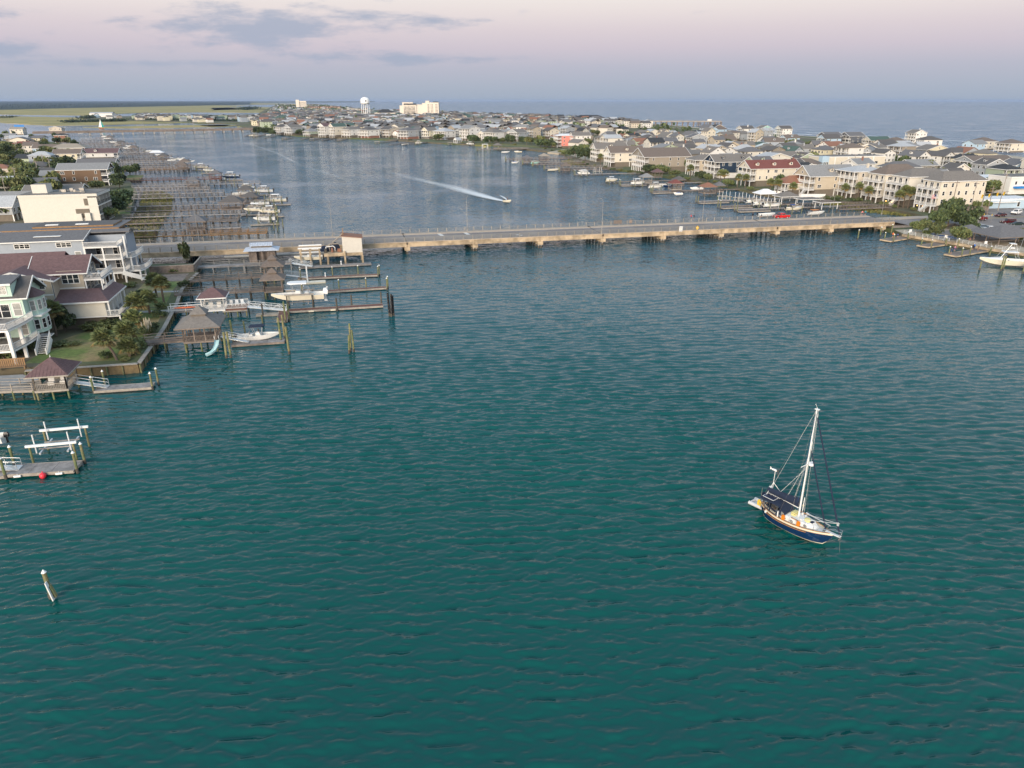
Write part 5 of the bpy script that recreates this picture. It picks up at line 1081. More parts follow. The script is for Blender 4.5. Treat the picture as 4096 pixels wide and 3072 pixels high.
def boat(label, e, n, rz, ln=7, z=0., hull='hull_cream', ttop='white_paint', eng='black', neng=1, B=None, group='boats on lifts and at docks', kind='console', bottom=None, lod=1, name='motorboat', fb=.85, tower=False, cover=None, pitch=0):
 B = B or ln*.32; t = thing(name, label, 'boat', W(e, n)+(z+.28,), ANG+rz, group)
 if pitch: t.rotation_euler = (0, pitch, ANG+rz)
 key = ('hull', ln, B, fb, hull, bottom)
 def mk():
  o, i_ = boat_hull(ln, B, fb); a = MB(); a.loft([r_ for r_ in o], hull, False, False); a.faces(o[0], [(0,1,2,3,4)], hull)
  if bottom:
   for q in range(len(o)-1):
    for j in (1, 2):
     p = [Vector(o[q][j])-Vector((0,0,.012)), Vector(o[q][j+1])-Vector((0,0,.012)), Vector(o[q+1][j+1])-Vector((0,0,.012)), Vector(o[q+1][j])-Vector((0,0,.012))]; a.poly(p, bottom)
  b = MB(); b.loft(i_, 'gelcoat', False, False); b.faces(i_[0], [(5,4,3,2,1,0)], 'gelcoat'); return a.mesh('hull', False), b.mesh('interior', False)
 h, it = cached(key, mk); inst('hull', h, t); inst('interior', it, t)
 zf = fb*.3
 if kind in ('console', 'center'):
  k = ln/7.0; C = lambda pts: [(x*k, y*k, zf+z*k) for x, y, z in pts]
  m = MB(); m.loft([C([(-.5,-.5,0),(.6,-.55,0),(.6,.55,0),(-.5,.5,0)]), C([(-.4,-.45,1.0),(.2,-.48,1.1),(.2,.48,1.1),(-.4,.45,1.0)])],'gelcoat'); m.obj('console', t)
  MB().poly(C([(.22,-.45,1.1),(.22,.45,1.1),(.0,.4,1.6),(.0,-.4,1.6)]),'glass').obj('windscreen', t)
  m = MB(); m.box(-1.5*k,-.42*k,zf,-.95*k,.42*k,zf+.75*k,'gelcoat'); m.box(-1.5*k,-.42*k,zf+.75*k,-1.4*k,.42*k,zf+1.2*k,'cushion'); m.obj('seat', t)
  m = MB(); m.box(ln*.2,-.35*k,zf,ln*.33,.35*k,zf+.4,'cushion'); m.obj('bow_seat', t)
  if ttop:
   q = [(-1.35,-.8),(.85,-.8),(1.25,-.3),(1.25,.3),(.85,.8),(-1.35,.8)]; m = MB(); m.loft([C([(x,y,2.05) for x, y in q]), C([(x*.97,y*.95,2.2) for x, y in q])], ttop); m.obj('t_top', t)
   m = MB(); [m.tube(*C([(x0,s_*.5,.3),(x1,s_*.7,2.06)]),.035,.035,'alu',5) for s_ in (-1, 1) for x0, x1 in ((.5,.8),(-.45,-1.0))]; m.obj('t_top_frame', t)
 elif kind == 'cuddy':
  m = MB(); rings = [[(-.2,-B*.42,fb*.9),(-.2,-B*.30,fb*1.5),(-.2,B*.30,fb*1.5),(-.2,B*.42,fb*.9)],[(ln*.2,-B*.34,fb*1.0),(ln*.2,-B*.2,fb*1.35),(ln*.2,B*.2,fb*1.35),(ln*.2,B*.34,fb*1.0)],[(ln*.40,-B*.1,fb*1.15),(ln*.40,-B*.05,fb*1.22),(ln*.40,B*.05,fb*1.22),(ln*.40,B*.1,fb*1.15)]]
  m.loft(rings,'gelcoat'); m.obj('cabin', t); m = MB(); m.poly([(.15,-B*.36,fb*1.3),(.15,B*.36,fb*1.3),(-.45,B*.32,fb*2.0),(-.45,-B*.32,fb*2.0)],'glass'); m.obj('windscreen', t)
  if cover: m = MB(); m.loft([[(x,y,zz) for y, zz in ((-B*.38,fb*2.15),(0,fb*2.4),(B*.38,fb*2.15),(B*.38,fb*2.1),(-B*.38,fb*2.1))] for x in (-1.9,-.3)],cover); m.obj('bimini', t); m = MB(); [m.tube((x,s*B*.42,fb),(x,s*B*.38,fb*2.12),.025,.025,'alu',5) for s in (-1,1) for x in (-1.7,-.5)]; m.obj('bimini_frame', t)
  m = MB(); m.box(-1.2,-B*.3,zf,-.7,B*.3,zf+.7,'cushion'); m.obj('seat', t)
 elif kind == 'pontoon':
  m = MB(); m.box(-ln*.3,-B*.4,fb*1.9,ln*.1,B*.4,fb*1.98,cover or 'canvas_navy'); m.obj('awning', t); m = MB(); [m.tube((x,s*B*.4,fb*.5),(x,s*B*.4,fb*1.9),.03,.03,'alu',5) for s in (-1,1) for x in (-ln*.28,ln*.08)]; m.obj('awning_frame', t)
  m = MB(); m.box(-ln*.45,-B*.42,fb,-ln*.3,B*.42,fb*1.35,'cushion'); m.obj('seat', t)
 else:
  m = MB(); m.box(-.2,-B*.4,zf,.1,B*.4,zf+.3,'gelcoat'); m.obj('thwart', t)
  if cover: m = MB(); m.dome(0,0,fb*.8,ln*.36,B*.42,.5,cover,10,4); m.obj('cover', t)
 for i in range(neng):
  y = (i-(neng-1)/2)*.62; em = cached(('eng', eng, lod), lambda: MB().loft([[(-.32,-.2,.35),(.25,-.2,.35),(.25,.2,.35),(-.32,.2,.35)],[(-.38,-.22,.8),(.28,-.2,.85),(.28,.2,.85),(-.38,.22,.8)],[(-.22,-.13,1.12),(.2,-.12,1.08),(.2,.12,1.08),(-.22,.13,1.12)]],eng).box(-.1,-.07,-.55,.14,.07,.36,eng).box(-.25,-.03,-.6,.2,.03,-.5,eng).mesh('outboard_motor'))
  inst('outboard_motor', em, t, (-ln/2-.28, y, fb*.35), scale=.85 if ln < 8 else (1.15 if ln < 10 else 1.5))
 return t
def lift(label, e, n, we, wn_, top=2.6, z=1.0, rz=0, group='boat lifts', white=False, guides=False, mat='pile', gh=3.2):
 t = thing('boat_lift', label, 'boat lift', W(e, n)+(0,), ANG+rz, group); pm1 = pile_mesh(False, mat, .14)
 for x in (-we/2, we/2):
  for y in (-wn_/2, wn_/2): inst('pile', pm1, t, (x,y,-1.4), scale=(1,1,top+1.4))
 for y in (-wn_/2, wn_/2): MB().box(-we/2-.4,y-.12,top,we/2+.4,y+.12,top+.26,'white_paint' if white else 'wood_pale').obj('top_beam', t)
 for x in (-we*.32, we*.32): MB().box(x-.1,-wn_/2+.2,z-.25,x+.1,wn_/2-.2,z-.05,'alu').obj('cradle_beam', t)
 for y in (-wn_*.2, wn_*.2): MB().box(-we*.42,y-.08,z-.05,we*.42,y+.08,z+.08,'wood_grey').obj('bunk', t)
 if guides:
  for x in (-we*.4, we*.4):
   for y in (-wn_*.42, wn_*.42): MB().tube((x,y,z-.1),(x,y,z+gh),.07,.07,'white_paint',6).obj('guide_pole', t)
 return t
def pedestal(label, e, n, z):
 t = thing('dock_pedestal', label, 'pedestal', W(e, n)+(z,), ANG, 'white dock pedestals'); MB().loft([[(.16*math.cos(i*1.047),.16*math.sin(i*1.047),0) for i in range(6)],[(.1*math.cos(i*1.047),.1*math.sin(i*1.047),.8) for i in range(6)]],'white_paint').obj('column', t); MB().dome(0,0,.8,.2,.2,.25,'white_paint',8,3).obj('lamp_cap', t)
# ================================================================== FOREGROUND DOCKS, LEFT (grid coordinates e, n)
# bottom left: gazebo with purple seamed roof, walkway, gangway, float
dock('weathered grey walkway with railings at the left edge leading to the purple-roofed gazebo',-60,109.6,-45.6,107.5,2.2,1.5,2,'wood_pale',2.6,lod=0,pmat='pile')
gazebo('small gazebo with purple-brown seamed roof and white chairs at the lower left',-43.3,108.1,4.4,4.6,1.5,2.3,'purple','wood_pale',1.9,1,True,True,12,lod=0,finial=True,group=None)
gangway('short metal gangway from the purple-roofed gazebo to its floating dock',-41.0,108.4,1.5,-36.6,108.0,.55)
floatdock('floating dock with white floats at the end of the short gangway',-38.2,107.7,-30.4,107.5,2.0)
for i, (e, n) in enumerate(((-38.3,106.9),(-37.4,109.2),(-30.3,106.7),(-29.9,108.6))): pile('white-capped green pile at the '+['near left','far left','near right','far right'][i]+' corner of the floating dock by the purple gazebo',e,n,2.6,'pile',.16)
slab('boat_ramp', Lp([(-62,111.2),(-50.2,110.6),(-47,112.2),(-50.5,115.2),(-62,116)]), 1.0, 'concrete_grey', -1.0)
t = thing('garden_bench', 'orange wooden swing bench on the bulkhead at the left edge', 'bench', W(-52.2,115.6)+(1.56,), ANG)
MB().box(-2.0,.3,.45,2.0,.9,.52,'wood_orange').obj('seat', t)
for i in range(14): MB().box(-1.95+i*.28,.95,.5,-1.75+i*.28,1.0,1.55,'wood_orange').obj('slat', t)
MB().box(-2.1,.92,1.55,2.1,1.04,1.68,'wood_orange').obj('top_rail', t)
for x in (-1.9,1.9): MB().box(x-.08,.3,0,x+.08,1.0,.45,'wood_orange').obj('leg', t)
# lower left: empty boat lift with float
floatdock('floating dock below the empty boat lift at the left edge',-40.2,82.9,-33.0,82.3,2.5,.5)
floatdock('short lower float where the gangway lands at the left edge',-42.5,82.6,-40.3,82.7,2.3,.45)
gangway('metal gangway entering from the left edge to the boat lift float',-48,83.4,1.5,-39.2,83.0,.55,1.2)
for i, (e, n) in enumerate(((-40.3,81.6),(-40.5,84.6),(-32.8,81.3),(-32.7,83.6))): pile('white-capped green pile, '+['near left','far left','near right','far right'][i]+' corner of the boat lift float',e,n,2.6,'pile',.17)
lift('empty boat lift with four tall white guide poles at the left edge',-36.0,86.4,4.6,4.4,2.5,1.6,guides=True,white=True,group=None,gh=2.3)
t = thing('buoy', 'red round buoy hanging on the boat lift float', 'buoy', W(-36.3,81.0)+(.25,), ANG); MB().dome(0,0,0,.36,.36,.38,'buoy_red',12,8,True).obj('ball', t, smooth=True); MB().tube((0,0,.3),(0,.15,.5),.06,.05,'buoy_red',6).obj('eye', t)
for i, (e, n) in enumerate(((-39.0,81.35),(-34.6,81.0))): t = thing('fender', 'white dock fender on the boat lift float, '+('left' if i == 0 else 'right')+' one', 'fender', W(e,n)+(.3,), ANG, 'white dock fenders'); MB().tube((-.35,0,0),(.35,0,0),.13,.13,'white_paint',8).obj('body', t); MB().tube((0,0,.1),(0,.1,.3),.02,.02,'white_paint',5).obj('line', t)
# stern of a boat just outside the left edge
boat('stern of a white boat cut off by the left edge above the lift',-46.6,90.6,R(180),6,.5,'gelcoat','white_paint',group=None)
# channel marker
t = thing('channel_marker', 'leaning pale channel marker pile in the near water', 'channel marker', W(-27.6,57.4)+(-1,), ANG)
MB().tube((0,0,0),(-.08,0,3.7),.2,.18,'pile',9).obj('pile', t); MB().tube((-.08,0,3.7),(-.09,0,4.0),.22,.02,'white_paint',9).obj('cap', t); MB().tube((0,0,0),(-.1,0,1.5),.21,.21,'pile_dark',9).obj('wet_foot', t)
MB().beam((.22,-.28,1.0),(-.02,-.26,2.9),.5,.08,'white_paint').obj('board', t); MB().beam((.35,-.1,1.2),(.12,-.12,2.4),.3,.2,'pile').obj('brace_post', t)
# second dock: two-tier shingle gazebo with slide, small boat and float
dock('grey walkway from the palmetto lawn to the two-tiered shingle gazebo',-35.4,124.9,-28.8,125.4,1.8,1.9,2,'wood_brown',2.4,lod=0,pmat='pile')
gazebo('two-tiered shingle-roofed gazebo on piles with a water slide',-26.1,126.0,5.4,5.4,1.9,2.6,'greybrown','wood_brown',2.3,2,True,lod=0,posts=4,ov=.9,group=None)
t = thing('water_slide', 'curved pale turquoise water slide on the two-tiered gazebo', 'slide', W(-23.4,123.0)+(0,), ANG); m = MB(); pts = [(0,0,2.0),(.05,-.5,1.7),(.0,-1.1,1.25),(-.3,-1.7,.75),(-.9,-2.2,.35),(-1.6,-2.5,.18)]
rings = []
for i, p in enumerate(pts):
 a = Vector(pts[min(i+1,5)])-Vector(pts[max(i-1,0)]); s = Vector((-a.y,a.x,0)).normalized() if Vector((a.x,a.y,0)).length > .01 else Vector((1,0,0)); v = Vector(p); rings.append([v-s*.38+Vector((0,0,.28)), v-s*.3, v+s*.3, v+s*.38+Vector((0,0,.28)), v+s*.33+Vector((0,0,-.06)), v-s*.33+Vector((0,0,-.06))])
m.loft(rings,'slide'); m.obj('chute', t); MB().pipe([(-.35,.1,1.9),(-.35,.1,2.8),(-.35,-.3,2.5)],.03,'white_paint').pipe([(.35,.1,1.9),(.35,.1,2.8),(.35,-.3,2.5)],.03,'white_paint').obj('handle', t)
gangway('plank gangway with handrail beside the two-tiered gazebo',-23.2,125.6,1.8,-18.6,125.2,.6,.9)
floatdock('floating dock in front of the small white centre-console boat',-21.4,125.3,-12.6,125.3,1.9,.45,'wood_grey','wood_brown')
boat('small white centre-console boat with black T-top at the floating dock',-17.2,127.7,0,7.2,.0,'gelcoat','canvas_navy',B=2.3,group=None,fb=.8)
for i, (e, n, h, lb) in enumerate(((-21.6,118.9,4.6,'left pile of the tall pair in front of the slide'),(-20.8,118.7,4.6,'right pile of the tall pair in front of the slide'),(-21.3,126.6,4.4,'tall grey-topped pile at the left end of the small boat float'),(-19.7,130.0,3.0,'short pile behind the small white boat'),(-13.2,125.6,4.6,'tall pile at the right end of the small boat float, left of its pair'),(-12.7,127.6,4.4,'second tall pile at the right end of the small boat float'),(-11.4,118.6,4.9,'lone tall pile standing right of the small boat float'),(-17.3,136.5,2.2,'short dark pile behind the small boat below the white gangway'))):
 pile(lb,e,n,h,'pile',.2 if h > 4 else .15,False,lean=(R(-2 if i % 2 else 1),R(2 if i == 0 else -1)))
for i, (e, n, a, b) in enumerate(((-1.3,117.8,-3,2),(-.7,117.3,2,-1),(-1.6,116.9,0,3))): pile(['left','right','front'][i]+' pile of the leaning three-pile cluster in open water',e,n,[4.9,4.0,3.2][i],'pile',.17,False,lean=(R(a),R(b)),group='three-pile cluster')
# third dock: white gazebo with purple roof, white rails, kayak
dock('white-railed dock from the sea wall to the white purple-roofed gazebo',-35.6,146.0,-29.2,146.2,2.2,1.6,2,'wood_grey',2.4,lod=0,rmat='trim',pmat='pile')
gazebo('white gazebo with purple-brown roof on the white-railed dock',-27.2,146.3,4.4,3.8,1.6,2.5,'purple','trim',1.6,1,True,True,0,lod=0,group=None,ov=.5)
t = thing('dock_platform', 'white-railed deck with white chairs right of the white gazebo', 'dock', W(-24.9,146.3)+(0,), ANG); MB().box(0,-1.9,1.3,4.0,1.9,1.6,'wood_red').obj('deck', t); m = MB(); rail_mb(m,(0,-1.8,1.6),(3.9,-1.8,1.6),.95,'trim',.22,.05); rail_mb(m,(3.9,1.8,1.6),(0,1.8,1.6),.95,'trim',.22,.05); m.obj('railing', t); m = MB(); m.box(-.6,-2.0,1.05,4.0,-1.92,1.3,'wood_pale'); m.obj('skirt', t)
for x in (.3,2.1,3.8):
 for y in (-1.7,1.7): inst('pile', pile_mesh(False,'pile',.15), t, (x,y,-1.3), scale=(1,1,2.6))
for i in range(3):
 c = thing('deck_chair', 'white wooden armchair on the white-railed deck, '+ORD[i]+' from the gazebo', 'chair', W(-24.2+i*1.15,146.9)+(1.6,), ANG+R(15*i-10)); MB().box(-.3,-.35,.3,.3,.3,.38,'trim').obj('seat', c); m = MB(); m.beam((0,.25,.35),(0,.5,1.1),.6,.06,'trim'); m.obj('backrest', c)
 for x in (-.3,.3): MB().box(x-.05,-.4,.5,x+.05,.35,.56,'trim').obj('arm', c); MB().box(x-.04,-.36,0,x+.04,-.28,.5,'trim').obj('leg', c); MB().box(x-.04,.2,0,x+.04,.28,.3,'trim').obj('leg', c)
t = thing('kayak', 'orange-red kayak lying along the white dock railing', 'kayak', W(-32.3,144.75)+(2.35,), ANG); rings = []
for i in range(9): s = i/8; b = .34*math.sin(math.pi*max(.03,min(.97,s)))**.7; rings.append([(-2.1+4.2*s,b*math.cos(a),.16*math.sin(a)*(b/.34+.2)) for a in [k*math.pi/4 for k in range(8)]])
m = MB(); m.loft(rings,'kayak'); m.obj('hull', t, smooth=True); MB().dome(.1,0,.13,.45,.2,.06,'furn_dark',10,3).obj('cockpit', t)
gangway('white truss gangway from the white deck down to the red floating dock',-20.9,145.6,1.55,-13.4,144.8,.6,1.2,'white_paint',True)
floatdock('long red-decked floating dock with white edge beside the big white boat',-15.0,144.9,5.8,145.0,1.8,.5,'wood_red')
floatdock('short red-decked cross float at the head of the long red dock',-13.9,143.9,-13.9,137.6,2.0,.5,'wood_red')
floatdock('pale floating dock under the white truss gangway',-19.2,144.0,-15.0,143.7,1.4,.35,'wood_pale')
lift('boat lift under the big white centre-console boat',-10.8,148.4,5.0,3.8,3.1,1.4,mat='pile_dark',group=None)
boat('big white centre-console boat with white hardtop and blue bottom on a lift',-11.2,148.4,R(180),10.5,1.5,'hull_cream','white_paint','white_paint',2,3.2,group=None,bottom='hull_blue',fb=1.1,lod=0)
for i, (e, n, h) in enumerate(((-13.2,137.6,4.3),(-12.6,138.6,3.6),(-17.9,143.3,2.6),(-3.5,143.8,2.8),(-.5,146.4,2.6),(5.6,146.2,2.9),(-13.6,141.6,2.8))): pile(['tallest pile at the foot of the red cross float','pile just behind the tallest one on the red cross float','black pile beside the white truss gangway','dark pile on the near side of the long red dock','black pile on the far side of the long red dock','black pile at the outer end of the long red dock','dark pile where the red floats meet'][i],e,n,h,'pile_dark' if i > 1 else 'pile',.18,False)
for i, (e, n) in enumerate(((7.0,137.4),(7.5,137.9),(6.8,138.1))): pile(['left','right','rear'][i]+' pile of the black pile cluster beyond the long red dock',e,n,[4.6,4.2,4.8][i],'black',.22,False,lean=(R(2*i-2),R(2-2*i)),group='black pile cluster')
for i, e in enumerate((-8.6,-4.3)): t = thing('fender','pale fender block on the near edge of the long red dock, '+('left' if i == 0 else 'right')+' one','fender',W(e,143.95)+(.3,),ANG,'pale fender blocks'); MB().box(-.5,-.12,-.15,.5,.12,.12,'hull_cream').obj('body', t); MB().tube((0,0,.1),(0,.15,.25),.02,.02,'white_paint',5).obj('line', t)
# fourth and fifth docks
dock('long grey-brown dock running to the nearer small gazebo, fourth from the lawn',-36.9,158.6,-18.6,158.4,1.7,1.8,2,'wood_brown',2.7,lod=0,pmat='pile_dark')
gazebo('nearer small shingled gazebo on the fourth dock',-16.7,158.2,3.9,3.6,1.8,2.6,'brown','wood_brown',1.6,2,True,lod=0,group=None)
dock('long grey-brown dock running to the farther small gazebo, fifth from the lawn',-36.9,171.0,-20,172.2,1.7,1.8,2,'wood_brown',2.7,lod=0,pmat='pile_dark')
gazebo('farther small shingled gazebo on the fifth dock',-17.8,172.4,4.0,4.0,1.8,2.6,'brown','wood_brown',1.7,2,True,lod=0,group=None)
gangway('thin metal gangway beside the nearer small gazebo',-14.7,158.2,1.6,-9.4,159.6,.6); gangway('thin metal gangway beside the farther small gazebo',-15.6,172.8,1.6,-10.4,173.2,.6)
floatdock('narrow floating dock with pale edge beyond the nearer small gazebo',-10.0,159.2,7.4,160.0,1.4,.5,'wood_red')
floatdock('narrow floating dock with pale edge beyond the farther small gazebo',-12.6,173.6,6.4,173.2,1.4,.5,'wood_red')
floatdock('floating dock under the pale tin shed',-13.0,186.0,5.2,186.6,1.8,.5,'wood_grey','wood_grey')
floatdock('small pale jet-ski float beside the white pole',-11.0,169.6,-6.2,169.8,1.8,.35,'hull_cream','hull_cream'); t = thing('white_pole','tall white pole at the jet-ski float','pole',W(-10.2,169.8)+(.2,),ANG); MB().tube((0,0,0),(0,0,3.8),.16,.16,'white_paint',8).obj('shaft', t); MB().box(-.3,-.3,0,.3,.3,.15,'white_paint').obj('base', t)
for i, (e, n, h) in enumerate(((-11.9,172.9,2.6),(-12.0,173.9,2.9),(-4.5,174.2,2.6),(1.6,174.2,2.6),(6.3,172.4,2.6),(6.7,173.4,2.6),(-10.9,158.0,2.6),(-11,160.2,2.4),(-3.0,160.4,2.6),(3.0,160.6,2.6),(7.6,159.0,2.7),(7.9,160.6,2.7))):
 w_ = 'beyond the farther small gazebo' if i < 6 else 'beyond the nearer small gazebo'; pile(f'white-capped pile, {ORD[i % 6]} from the left, on the narrow float {w_}',e,n,h,'pile',.15)
for i, (e, n) in enumerate(((-6.2,173.5),(-5.6,159.6),(-2.4,186.4))): pedestal(['white pedestal on the narrow float beyond the farther gazebo','white pedestal on the narrow float beyond the nearer gazebo','white pedestal on the float under the tin shed'][i],e,n,.5)
# commercial dock by the bridge: metal-roofed hut, walkway, tin shed with machinery, boat on lift
dock('pale concrete-piled walkway beside the causeway leading to the grey hut',-37,185.8,-26,186.0,2.6,1.9,1,'wood_grey',3.2,lod=0,rmat='galv',pmat='concrete_grey')
dock('walkway on the near side of the grey hut toward the tin shed',-26,186.2,-14.6,186.4,3.4,1.9,-1,'wood_grey',3.2,lod=0,rmat='galv',pmat='concrete_grey')
t = thing('dock_hut','grey board hut with blue-grey metal roof in front of the bridge','hut',W(-25.2,187.6)+(1.9,),ANG); HOUSES.append(W(-21,189)+(5,))
MB().box(.3,.3,0,6.6,3.4,.05,'wood_brown').obj('floor', t)
for i in range(5): MB().box(.3+i*1.5,.0,0,.7+i*1.5,.3,3.0,'wood_brown').obj('post', t); MB().box(.3+i*1.5,3.4,0,.7+i*1.5,3.6,3.0,'wood_brown').obj('post', t)
for i in (0, 3): MB().box(.72+i*1.5,.1,0,1.78+i*1.5,.25,3.0,'wood_brown').obj('board_panel', t)
m = MB(); m.box(.4,1.2,0,6.5,3.3,2.9,'wood_brown'); m.obj('wall', t)
m = MB(); hip_mb(m,0,6.9,0,3.6,3.0,.8,.8,'r_metal',.12); ro = m.obj('roof', t); MB().box(1.0,.9,3.55,5.9,2.7,4.15,'mid_brown').obj('clerestory', ro); m = MB(); gable_mb(m,1.0,5.9,.9,2.7,4.2,.45,'x',.35,'r_metal',.1); uo = m.obj('upper_roof', ro)
for i in range(10): MB().beam((.8+i*.59,.5,4.15),(.8+i*.59,1.8,4.72),.05,.06,'r_metal').obj('roof_seam', uo)
t = thing('tin_shed','pale corrugated shed on concrete posts with rusty machinery beside the bridge','shed',W(-6.3,188.6)+(0,),ANG); HOUSES.append(W(-2,190)+(6,))
MB().box(-.3,0,2.3,9.6,5.2,3.1,'concrete').obj('platform', t)
m = MB(); m.faces([(4.6,.05,3.1),(9.6,.05,3.1),(9.6,.05,6.9),(4.6,.05,7.5),(4.6,5,3.1),(9.6,5,3.1),(9.6,5,6.9),(4.6,5,7.5)],[(0,1,2,3),(5,4,7,6),(1,5,6,2),(4,0,3,7)],'stucco'); w = m.obj('wall', t)
for i in range(20): MB().box(4.62+i*.25,.0,3.12,4.72+i*.25,.049,6.75+.6*(1-i/20)-.1,'stucco').obj('wall_rib', w)
m = MB(); m.faces([(4.4,-.2,7.55),(9.9,-.2,6.9),(9.9,5.2,6.9),(4.4,5.2,7.55),(4.4,-.2,7.4),(9.9,-.2,6.75),(9.9,5.2,6.75),(4.4,5.2,7.4)],[(0,1,2,3),(7,6,5,4),(0,4,5,1),(1,5,6,2),(2,6,7,3),(3,7,4,0)],'r_rust'); m.obj('roof', t)
for x, y in ((.6,.0),(5.0,-.25),(9.5,-.1),(.6,5),(5,5),(9.3,5)): MB().box(x-.22,y-.22,-1.5,x+.22,y+.22,(3.6 if (x == 5.0 and y < 0) else 2.29),'concrete').obj('post', t)
m = MB(); m.beam((4.9,1.2,8.0),(1.5,1.2,5.2),.14,.14,'wood_pale'); m.beam((4.9,1.7,7.8),(1.7,1.7,5.0),.14,.14,'wood_pale'); m.beam((4.95,1.4,6.8),(4.95,1.4,9.2),.18,.18,'wood_orange')
for i in range(7): x = 1.8+i*.45; m.beam((x,1.2,5.45+i*.37),(x,1.7,5.2+i*.37),.08,.08,'wood_pale')
m.obj('conveyor', t)
m = MB(); m.pipe([(.3,2.2,3.2),(.3,2.2,4.4),(2.2,2.2,4.6),(2.6,2.2,4.2),(2.6,2.2,3.2)],.12,'white_paint',7); m.pipe([(1.2,3,3.2),(1.2,3,5.0),(3.6,3,5.0)],.14,'wood_pale',7); m.cyl(1.9,1.4,3.12,4.3,.28,.24,'r_rust',9); m.cyl(.2,1.2,3.12,4.1,.4,.35,'pile_dark',9); m.box(3.2,1.5,3.12,4.2,2.5,3.9,'r_rust'); m.dome(-.1,3,3.2,1.3,.8,1.5,'canvas_navy',8,4); m.dome(2.4,3.6,3.4,1.6,.8,2.0,'canvas_navy',8,4); m.obj('machinery', t)
m = MB(); m.pipe([(-26,9.0,1.6),(-.4,9.0,1.6)],.35,'concrete_grey',9); m.obj('main_pipe', t)
t = thing('lift_frame','pale gantry boat lift left of the tin shed','boat lift',W(-12.4,188.4)+(0,),ANG)
for x in (0,2.4,4.8):
 for y in (0,4): MB().box(x-.2,y-.2,-1.5,x+.2,y+.2,4.6,'concrete').obj('post', t)
for y in (0,4): MB().box(-.5,y-.2,4.6,5.3,y+.2,4.9,'white_paint').obj('top_beam', t); MB().box(-.3,y-.1,3.6,5.1,y+.1,3.8,'white_paint').obj('side_beam', t)
boat('white centre-console boat hanging in the pale gantry lift',-10.6,190.0,R(180),7.2,1.2,'hull_cream',None,'black',1,2.4,group=None)
gangway('white arched truss gangway in front of the gantry lift',-15.2,186.0,1.7,-9.6,185.2,.7,1.3,'white_paint',True)
# ================================================================== TREES
def crown_mesh(seed, n, mat, lobes=9, flat=.75, leaf=.09, spread=1.0):
 r = random.Random(seed); mb = MB(); mats = [mat, mat, 'leaf_light' if mat == 'leaf_mid' else 'leaf_mid' if mat == 'leaf_dark' else mat]
 L = []
 for i in range(lobes):
  a = r.uniform(0, 6.283); rr = r.uniform(.25, .72)*spread; z = r.uniform(-.15, .62)*flat
  L.append((rr*math.cos(a), rr*math.sin(a), .45+z*.7, r.uniform(.26, .44)))
 L.append((0, 0, .72*flat+.15, .42))
 for i in range(n):
  cx, cy, cz, cr_ = r.choice(L); u = r.uniform(-1, 1); a = r.uniform(0, 6.283); s = math.sqrt(1-u*u); d = cr_*r.uniform(.55, 1.08)
  c = Vector((cx+d*s*math.cos(a), cy+d*s*math.sin(a), cz+d*u*flat))
  q = Vector((r.gauss(0,1), r.gauss(0,1), r.gauss(0,1))).normalized(); w = q.orthogonal().normalized(); v = q.cross(w); l = leaf*r.uniform(.6, 1.5)
  mb.poly([c-w*l-v*l*.3, c+v*l*.6-w*l*.1, c+w*l+v*l*.25, c-v*l*.6+w*l*.15], r.choice(mats))
 return mb.mesh('crown')
CROWNS = [crown_mesh(11+i, 1500, ('leaf_dark','leaf_mid','leaf_dark','leaf_mid')[i], 11, (.8,.7,.9,.62)[i]) for i in range(4)]
CROWNS_S = [crown_mesh(31+i, 420, ('leaf_dark','leaf_mid','leaf_light')[i], 7, .75, .15) for i in range(3)]
BUSH = [crown_mesh(51+i, 1000, ('leaf_dark','leaf_mid','leaf_light')[i], 12, .7, .09) for i in range(3)]
def trunk_mesh(seed):
 r = random.Random(seed); mb = MB(); mb.tube((0,0,-.1),(.02,.0,.5),.05,.035,'bark',7)
 for i in range(6):
  a = i*1.05+r.uniform(-.3,.3); q = (.45*math.cos(a),.45*math.sin(a),r.uniform(.55,.8)); mb.tube((.01,0,.3+.03*i),q,.025,.008,'bark',5)
 return mb.mesh('trunk')
TRUNKS = [trunk_mesh(i) for i in range(3)]
TREES = []
def tree(label, x, y, z, h, w, kind=None, group='trees among the houses', small=False, name='tree'):
 i = len(TREES); TREES.append((x, y)); t = thing(name, label, 'tree', (x, y, z), random.uniform(0, 6.28), group)
 cs = CROWNS_S if small else CROWNS; k = (kind if kind is not None else random.randrange(len(cs))) % len(cs)
 inst('trunk', TRUNKS[i % 3], t, (0,0,0), scale=(w*.5, w*.5, h)); inst('crown', cs[k], t, (0,0,h*.12), scale=(w/2*1.05, w/2*1.05, h*.8)); return t
def shrub(label, x, y, z, h, w, kind=1, group='shrubs in the gardens', cat='shrub', name='shrub'):
 t = thing(name, label, cat, (x, y, z), random.uniform(0, 6.28), group); inst('foliage', BUSH[kind % 3], t, (0,0,-h*.05), scale=(w/2, w/2, h*.95)); m = cached('stem', lambda: MB().tube((0,0,-.1),(.05,0,.4),.04,.02,'bark',5).mesh('stem')); inst('stem', m, t, (0,0,0), scale=(w,w,h)); return t
